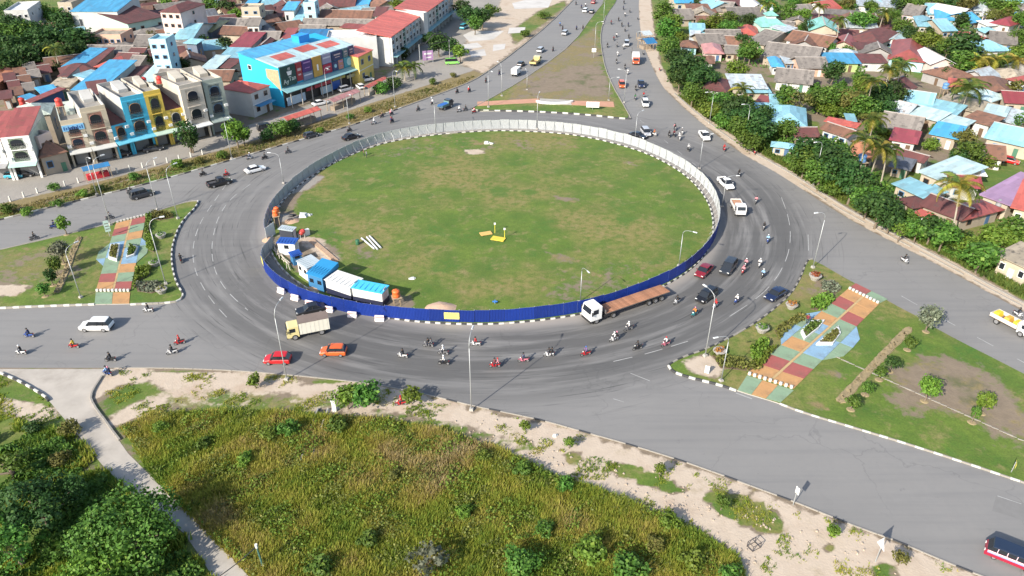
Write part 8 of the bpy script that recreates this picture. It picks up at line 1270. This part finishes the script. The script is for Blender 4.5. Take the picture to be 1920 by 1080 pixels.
for a in ((50, 396, 2.2, 'lime'), (12, 390, 2.6, 'mid'), (108, 380, 2.0, 'mid'), (155, 362, 2.0, 'lime'), (188, 352, 1.8, 'dark'), (250, 330, 2.2, 'mid'), (332, 306, 2.6, 'lime'), (372, 300, 2.0, 'olive'), (415, 290, 2.4, 'mid'), (600, 244, 2.0, 'lime'), (656, 218, 1.8, 'mid'), (690, 205, 2.0, 'lime'), (812, 152, 2.4, 'mid'), (850, 140, 1.8, 'olive'), (100, 350, 2.2, 'mid'), (580, 248, 2.2, 'olive')): T(a[0], a[1], a[2], 'bush', a[3], 1.2, 'bushes on the dry verge')
for a in ((1392, 168, 9, 'roadside palm before the streaky zinc roof'), (1637, 152, 11, 'tallest of the palms over the green thicket'), (1667, 130, 10, 'middle of three palms over the dark thicket'), (1690, 122, 9, 'last of three palms beside the large red roof'), (1640, 222, 9, 'palm beside the big weathered grey roof'), (1646, 274, 10, 'yellowing palm above the dark sheet shed'), (1669, 282, 9, 'slim palm beside the yellowing one'), (1577, 38, 9, 'palm below the red roofed white house'), (1656, 22, 9, 'palm standing by the long bluish zinc roof'), (1629, 262, 11, 'thin trunked palm behind the roadside trees'), (100, 92, 8, 'yellow green palm in front of the dark wood'), (758, 127, 4, 'small dark palm by the purple banner'), (776, 124, 4.2, 'second small dark palm by the purple banner'), (1440, 8, 8, 'palm at the picture top near the white gable'), (1540, 12, 8, 'palm at the picture top beside the red roof')): palm(*a)
palm(1816, 166, 8, 'big full palm in front of the brown tiled hip', n=20, scale=1.45); palm(1815, 352, 11.5, 'tall leaning palm with yellow lower fronds by the road', n=18, scale=1.2, lean=.12, tint='yellow')
for k, (x, ph) in enumerate(((1838, 'first'), (1870, 'middle'), (1903, 'last'))): palm(x, 112, 5.5, ph + ' of the three yellow palms in a row', n=17, tint='yellow', scale=1.15)
# the near trees below the road
def big_tree(px, py, H_, Rr, tint, label, seed, size=.27, n=26, flat=.75):
    p = G(px, py, H_ * .6); r = random.Random(seed); bl = []
    for i in range(n):
        a = i * 2.399; d = Rr * .78 * math.sqrt((i + .5) / n); zc = H_ * (.30 + .50 * (1 - (d / Rr) ** 2)) + r.uniform(-.12, .14) * H_; q = Rr * r.uniform(.13, .36); bl.append((math.cos(a) * d + r.uniform(-.9, .9), math.sin(a) * d + r.uniform(-.9, .9), zc, q, q, q * flat))
    t = thing('tree', label, 'tree', (p.x, p.y, 0), 0, 'trees in the rough ground below the road'); link('crown', crown_mesh('crown', bl, .55, size, LEAF[tint], seed), t)
    b = MB(); b.tube([(0, 0, -.2), (.1, .05, H_ * .3), (-.1, .1, H_ * .55)], [.32, .24, .16], 8); [b.tube([(.1, .05, H_ * .3), (q[0] * .5, q[1] * .5, q[2] * .75), q[:3]], [.15, .10, .05], 6) for q in bl[::3]]; link('trunk', b.mesh('trunk', [BARK]), t)
big_tree(238, 985, 6.5, 5.9, 'mid', 'big leafy green tree beside the concrete side road', 3); big_tree(190, 1078, 5, 4.2, 'lime', 'green tree in front of the big leafy one', 5); big_tree(66, 940, 6.0, 4.6, 'dark', 'dark shaded tree across from the big leafy one', 7); big_tree(20, 1015, 6, 3.8, 'mid', 'dark tree at the lower picture edge', 8, n=18); big_tree(15, 872, 4, 2.8, 'mid', 'bushy tree by the sandy corner', 9, n=14)
for k, (px, py, h, tn, lab) in enumerate(((540, 800, 2.6, 'mid', 'dark round bush above the ditch'), (505, 812, 2.0, 'lime', 'bright bush beside the round bush above the ditch'), (632, 795, 2.4, 'mid', 'bush just below the thick white post'), (1105, 1030, 3.2, 'lime', 'bright feathery bush in the lower meadow'), (1178, 1062, 3.2, 'mid', 'broad bush at the bottom of the meadow'), (975, 1055, 3.6, 'mid', 'tall green bush at the bottom middle of the meadow'), (1255, 975, 2.2, 'lime', 'yellowish bush at the top of the bank'), (1060, 905, 2.0, 'mid', 'low bush at the bank below the sandy path'), (905, 855, 1.8, 'lime', 'small bush at the upper meadow edge'), (980, 878, 2.0, 'mid', 'second bush at the upper meadow edge'), (690, 1010, 2.0, 'mid', 'bush in the green lower meadow'), (870, 960, 1.8, 'lime', 'lime bush amid the brown meadow'), (1300, 1050, 2.4, 'lime', 'lime bush near the sandy wedge'), (1230, 1020, 2.0, 'olive', 'olive bush between lime bushes'), (460, 860, 2.0, 'lime', 'lime bush along the side road meadow edge'), (300, 800, 1.8, 'lime', 'lime bush at the sandy edge by the side road'), (380, 830, 1.8, 'mid', 'green bush in the meadow near the side road'), (1370, 1075, 2.2, 'mid', 'green bush at the lower tip of the sandy wedge'), (600, 1060, 2.4, 'mid', 'bush near the cable pole'), (130, 800, 2.4, 'olive', 'olive bush across the side road'), (60, 800, 2.0, 'dark', 'dark bush on the sandy corner'), (110, 860, 2.2, 'olive', 'olive bush by the soil patch'), (740, 890, 1.6, 'olive', 'olive tuft bush in the brown meadow'), (1020, 990, 2.0, 'mid', 'green bush right of centre in the meadow'.replace('right of centre ', 'half way down ')))): T_ = tree(px, py, h, 'bush', tn, lab, 'bush', 'bushes in the meadow', 1.15)
tree(800, 1048, 3.4, 'open', 'grey', 'bare greyish dead shrub at the bottom of the meadow', 'bush', 'bushes in the meadow', 1.5, name='dead_shrub')
for k, (px, py, h, tn, lab, w_) in enumerate(((650, 742, 3.6, 'lime', 'flat green sapling on the sandy footway', 1.3), (682, 735, 3.8, 'mid', 'dense green sapling beside the road edge', 1.5), (476, 712, 2.4, 'lime', 'tiny sapling beside the red hatchback', 1.0), (1068, 828, 1.8, 'lime', 'little sapling on the sandy verge by the grass tufts', 1.0), (1239, 878, 2.2, 'lime', 'thin sapling at the head of the grass wedge', .8), (1355, 940, 2.2, 'mid', 'sapling inside the larger grass wedge', .9), (985, 796, 1.8, 'lime', 'little sapling by the wide road kerb', 1.0), (1563, 995, 2.0, 'lime', 'yellowish sapling below the narrow plate sign', 1.0), (1690, 1045, 2.0, 'olive', 'wilted sapling beside the triangular sign', 1.0), (770, 740, 2.6, 'lime', 'pale sapling casting shade on the road edge', 1.4))): tree(px, py, h, 'round', tn, lab, 'tree', 'saplings on the sandy verge', w_, name='sapling')

# ---------------------------------------------------------------- grass and undergrowth nobody could count
def meadow_mat(name, cols):
    m, t, b = base_mat(name, .8); at = N(t, 'ShaderNodeAttribute', attribute_name='tone'); cr = N(t, 'ShaderNodeValToRGB'); t.links.new(at.outputs['Fac'], cr.inputs[0]); el = cr.color_ramp.elements
    while len(el) < len(cols): el.new(.5)
    for i, c in enumerate(cols): el[i].position = i / (len(cols) - 1); el[i].color = (*c, 1)
    t.links.new(cr.outputs[0], b.inputs['Base Color']); tr = N(t, 'ShaderNodeBsdfTranslucent'); t.links.new(cr.outputs[0], tr.inputs[0]); mx = N(t, 'ShaderNodeMixShader'); mx.inputs[0].default_value = .5; t.links.new(b.outputs[0], mx.inputs[1]); t.links.new(tr.outputs[0], mx.inputs[2]); t.links.new(mx.outputs[0], t.nodes['Material Output'].inputs[0]); return m
def vnoise(P, s, seed):
    x, y = P[:, 0] * s + seed, P[:, 1] * s - seed; return (np.sin(x * 1.7 + 1.3 * np.sin(y * 1.1)) + np.sin(y * 2.3 + 1.7 * np.sin(x * .9 + 2)) + np.sin((x + y) * 1.3 + seed) + .7 * np.sin(x * 4.1 - y * 3.3)) / 7.4 + .5
def tufts(name, polys, n, hgt, m, seed, tonef, blades=5, spread=.35, label=None, wd=.09, keep=None):
    rg = np.random.default_rng(seed); Ps = []; ar = []
    W = [[tuple(G(*q)[:2]) for q in pl] for pl in polys]
    for pl in W: a = np.array(pl); x, y = a.T; ar.append(abs(np.dot(x, np.roll(y, 1)) - np.dot(y, np.roll(x, 1))) / 2)
    for pl, A in zip(W, ar):
        k = int(n * A / sum(ar)); a = np.array(pl); lo, hi = a.min(0), a.max(0); Q = rg.uniform(lo, hi, (k * 4, 2)); Ps.append(Q[inpoly(Q, pl)][:k])
    P = np.concatenate(Ps)
    if keep is not None: P = P[keep(P, rg)]
    n = len(P); base = np.repeat(P, blades, 0); N_ = n * blades; an = rg.uniform(0, 2 * np.pi, N_); hs = np.repeat(hgt[0] + (hgt[1] - hgt[0]) * np.clip(.5 * rg.random(n) + .7 * (vnoise(P, .55, seed) - .2), 0, 1), blades) * rg.uniform(.6, 1.1, N_); ln = rg.uniform(.25, 1.25, N_) * spread * 2
    C = np.c_[base + rg.normal(0, spread * .45, (N_, 2)), np.full(N_, -.02)]; B = np.c_[np.cos(an) * ln * hs, np.sin(an) * ln * hs, hs]; Tn = np.c_[-np.sin(an), np.cos(an), np.zeros(N_)] * (wd * rg.uniform(.6, 1.4, N_))[:, None]
    tone = np.clip(np.repeat(tonef(P, rg), blades) + rg.normal(0, .06, N_), 0, 1); o = link(name, quads_mesh(name, C, Tn, B, m, tone, tri=True)); o['kind'] = 'stuff'; o['label'] = label; o['category'] = 'grass'; return o
MD = meadow_mat('meadow_blades', [(.092, .185, .022), (.175, .265, .028), (.31, .35, .042), (.42, .38, .072), (.43, .33, .125), (.48, .39, .21)])
mead = [[(228, 802), (285, 778), (480, 772), (720, 788), (800, 804), (940, 844), (1040, 894), (1160, 934), (1300, 994), (1385, 1045), (1400, 1110), (1180, 1200), (560, 1200), (470, 1080), (420, 1030), (300, 908)]]
def mtone(P, rg):
    d = P[:, 1]; c = G(700, 860); near = np.exp(-((P[:, 0] - c.x) ** 2 / 260 + (P[:, 1] - c.y) ** 2 / 160)); return np.clip(.36 + .30 * near + .70 * (vnoise(P, .16, 2.0) - .5) + .40 * (vnoise(P, .5, 5.0) - .5) + rg.normal(0, .07, len(P)), .02, 1)
tufts('meadow_grass', mead, 46000, (.25, 1.15), MD, 21, mtone, 7, .36, 'tall rank meadow grass in olive, green and brown below the road', .075)
tufts('footway_grass', [[(215, 694), (540, 708), (690, 722), (890, 768), (1020, 794), (1160, 834), (1340, 892), (1500, 952), (1680, 1020), (1830, 1085), (1700, 1100), (1460, 1090), (1390, 1045), (1300, 990), (1160, 932), (1040, 892), (940, 842), (800, 802), (720, 787), (480, 771), (280, 776), (225, 800), (175, 750), (190, 710)]], 16000, (.06, .42), MD, 31, lambda P, rg: np.clip(.35 + .6 * (vnoise(P, .3, 6) - .5) + rg.normal(0, .1, len(P)), 0, 1), 5, .25, 'thin scattered weeds on the sandy footway', .07, keep=lambda P, rg: (vnoise(P, .42, 12) + .25 * vnoise(P, 1.3, 4) + rg.normal(0, .04, len(P))) > .80)
tufts('corner_grass', [[(-160, 700), (0, 706), (85, 750), (125, 800), (-160, 800)]], 2600, (.06, .5), MD, 34, lambda P, rg: np.clip(.3 + .6 * (vnoise(P, .3, 6) - .5) + rg.normal(0, .1, len(P)), 0, 1), 5, .25, 'weeds on the sandy corner across the side road', .07, keep=lambda P, rg: vnoise(P, .5, 9) > .5)
tufts('field_grass', [centre_px], 26000, (.05, .30), meadow_mat('field_blades', [(.06, .13, .018), (.10, .165, .025), (.155, .185, .036), (.22, .20, .07)]), 32, lambda P, rg: np.clip(.4 + .9 * (vnoise(P, .10, 8) - .5) + rg.normal(0, .12, len(P)), 0, 1), 4, .35, 'short uneven grass of the round field', .07, keep=lambda P, rg: vnoise(P, .22, 15) + rg.normal(0, .1, len(P)) > .42)
tufts('rank_patch', [[(850, 440), (900, 415), (980, 420), (1000, 450), (960, 478), (880, 474)]], 3600, (.12, .40), meadow_mat('rank_blades', [(.03, .10, .012), (.05, .14, .016), (.08, .17, .022)]), 35, lambda P, rg: np.clip(rg.normal(.5, .2, len(P)), 0, 1), 5, .3, 'ranker dark green grass round the plates on the field', .07, keep=lambda P, rg: vnoise(P, .4, 2) > .38)
tufts('lawn_grass', [right_isl_px, left_isl_px], 15000, (.04, .28), meadow_mat('lawn_blades', [(.055, .12, .018), (.095, .15, .024), (.15, .17, .036), (.22, .19, .07)]), 33, lambda P, rg: np.clip(.4 + .9 * (vnoise(P, .16, 8) - .5) + rg.normal(0, .12, len(P)), 0, 1), 4, .3, 'short patchy grass on the road islands', .07, keep=lambda P, rg: vnoise(P, .3, 15) + rg.normal(0, .1, len(P)) > .48)
tufts('wayside_grass', [[(-160, 795), (0, 790), (60, 798), (120, 806), (150, 826), (240, 922), (345, 1002), (400, 1085), (420, 1200), (-160, 1200)]], 9000, (.3, 1.2), MD, 22, lambda P, rg: np.clip(.32 + .6 * (vnoise(P, .25, 7) - .5) + rg.normal(0, .1, len(P)), 0, 1), 6, .36, 'rough grass and weeds across the concrete side road', .11, keep=lambda P, rg: vnoise(P, .3, 3) > .40)
DV = meadow_mat('verge_blades', [(.07, .12, .02), (.14, .155, .036), (.25, .21, .075), (.33, .27, .12), (.42, .35, .2)])
tufts('verge_grass', [[(-60, 424), (190, 364), (420, 301), (560, 260), (700, 218), (870, 156), (895, 140), (800, 166), (700, 196), (560, 246), (420, 284), (300, 316), (150, 356), (-60, 408)]], 9000, (.15, .7), DV, 23, lambda P, rg: np.clip(.5 + .8 * (vnoise(P, .18, 4) - .5) + rg.normal(0, .12, len(P)), 0, 1), 5, .4, 'dry straw coloured grass along the verge below the shops', .12)
tufts('belt_grass', [[(1270, 178), (1320, 218), (1420, 282), (1560, 368), (1700, 443), (1920, 560), (1990, 600), (1990, 540), (1850, 480), (1700, 415), (1600, 360), (1500, 310), (1400, 255), (1300, 190)]], 12000, (.3, 1.2), meadow_mat('belt_blades', [(.05, .10, .018), (.09, .155, .025), (.17, .21, .036), (.26, .25, .06)]), 24, lambda P, rg: np.clip(.45 + .8 * (vnoise(P, .15, 9) - .5) + rg.normal(0, .12, len(P)), 0, 1), 6, .45, 'tall weeds at the foot of the roadside trees', .13)
def scrub(name, poly_px, n, hgt, tint, seed, label, size=.45):
    """low tangled growth: leaf clumps over a patch of ground"""
    rg = np.random.default_rng(seed); poly = [tuple(G(*q)[:2]) for q in poly_px]; a = np.array(poly); lo, hi = a.min(0), a.max(0); Q = rg.uniform(lo, hi, (n * 5, 2)); Q = Q[inpoly(Q, poly)]; Q = Q[vnoise(Q, .35, seed) > .42][:n]; k = len(Q); top = hgt * (.25 + 1.3 * np.clip(vnoise(Q, .45, seed + 1) - .35, 0, 1))
    C = np.c_[Q, top * np.sqrt(rg.uniform(.05, 1, k))]; nn = unit(rg.normal(size=(k, 3)) + [0, 0, .9]); tt = unit(np.cross(nn, rg.normal(size=(k, 3)))); bb = np.cross(nn, tt); sz = size * rg.uniform(.5, 1.2, k)[:, None] * .5
    o = link(name, quads_mesh(name, C, tt * sz, bb * sz, LEAF[tint], np.clip(rg.normal(.45, .25, k), 0, 1))); o['kind'] = 'stuff'; o['label'] = label; o['category'] = 'undergrowth'
scrub('undergrowth', [(1245, 30), (1262, 150), (1330, 212), (1420, 278), (1560, 362), (1700, 438), (1850, 520), (1870, 470), (1700, 390), (1640, 330), (1560, 260), (1480, 250), (1400, 190), (1330, 160), (1280, 80), (1265, 20)], 42000, 3.2, 'mid', 41, 'tangled green undergrowth along the road side of the tree belt')
scrub('thicket', [(1510, 165), (1640, 170), (1690, 160), (1690, 200), (1640, 220), (1520, 215)], 12000, 4.0, 'mid', 42, 'green thicket between the aqua compound and the warehouses'); scrub('wood_floor', [(-80, 20), (60, 10), (160, 60), (150, 105), (60, 125), (-80, 140)], 16000, 4.5, 'dark', 43, 'dark undergrowth of the wood behind the shacks', .55)
scrub('garden_growth', [(1280, 20), (1440, 15), (1500, 30), (1680, 20), (1700, 130), (1560, 110), (1430, 130), (1330, 120)], 9000, 1.8, 'mid', 44, 'patchy garden growth between the houses', .5); scrub('garden_growth', [(1660, 40), (1920, 20), (1920, 180), (1760, 140), (1690, 110)], 9000, 2.2, 'mid', 45, 'patchy garden growth around the upper houses', .5)
scrub('meadow_weeds', mead[0], 30000, 1.1, 'olive', 46, 'leafy olive weeds mixed into the meadow', .2); scrub('meadow_creepers', mead[0], 26000, 1.3, 'lime', 51, 'bright green creepers in patches over the meadow', .22); scrub('bank_growth', [(-60, 815), (60, 815), (120, 830), (190, 890), (330, 1010), (390, 1085), (380, 1150), (-60, 1150)], 26000, 1.8, 'mid', 47, 'green scrub below the trees across the side road', .36)
def scatter(poly_px, step, sizes, prob, seed):
    r = random.Random(seed); poly = [tuple(G(*q)[:2]) for q in poly_px]; a = np.array(poly); lo, hi = a.min(0), a.max(0)
    for x in np.arange(lo[0], hi[0], step):
        for y in np.arange(lo[1], hi[1], step):
            X, Y = x + r.uniform(-.4, .4) * step, y + r.uniform(-.4, .4) * step
            if r.random() > prob or not inpoly(np.array([[X, Y]]), poly)[0]: continue
            if any(abs(math.cos(f[5]) * (X - f[0]) + math.sin(f[5]) * (Y - f[1])) < f[6] / 2 + .3 and abs(-math.sin(f[5]) * (X - f[0]) + math.cos(f[5]) * (Y - f[1])) < f[7] / 2 + .3 for f in FOOT): continue
            k = r.choice(('round', 'round', 'bush', 'open', 'tall', 'wide')); tn = r.choice(('mid', 'mid', 'dark', 'lime', 'olive')); p = Vector((X, Y, 0)); hh = r.uniform(*sizes) * (.6 if k == 'bush' else 1)
            tree_at(p, hh, k, tn, rel_label(p, ADJ[tn] + ' ' + KAD[k], POOL2, USED), 'tree' if k != 'bush' else 'bush', 'garden trees in the settlement', 1.15 if k != 'tall' else 1.6)
scatter([(1270, 0), (1440, 0), (1700, 0), (1930, 40), (1930, 320), (1860, 340), (1640, 270), (1560, 150), (1440, 130), (1330, 120)], 8.5, (3.5, 7), .6, 5)
scatter([(230, 60), (460, 0), (700, 0), (600, 60), (440, 110), (300, 130)], 12, (4, 6), .35, 6)
# stones and debris on the sandy footway
b = MB(); r7 = random.Random(3)
for k in range(380):
    u = r7.random(); a = G(700, 775).lerp(G(1420, 1050), u) if k % 2 else G(860, 800).lerp(G(1700, 1075), u); p = a + Vector((r7.gauss(0, 1.3), r7.gauss(0, 1.3), 0)); s = r7.uniform(.04, .16); b.box(p.x, p.y, 0, s * 2, s * 1.4, s, rz=r7.random() * 3, taper=.6)
o = link('gravel', b.mesh('gravel', [mat('gravel_stone', (.34, .28, .22), .9, .4, 3)])); o['kind'] = 'stuff'; o['label'] = 'loose stones scattered over the sandy verge'; o['category'] = 'gravel'
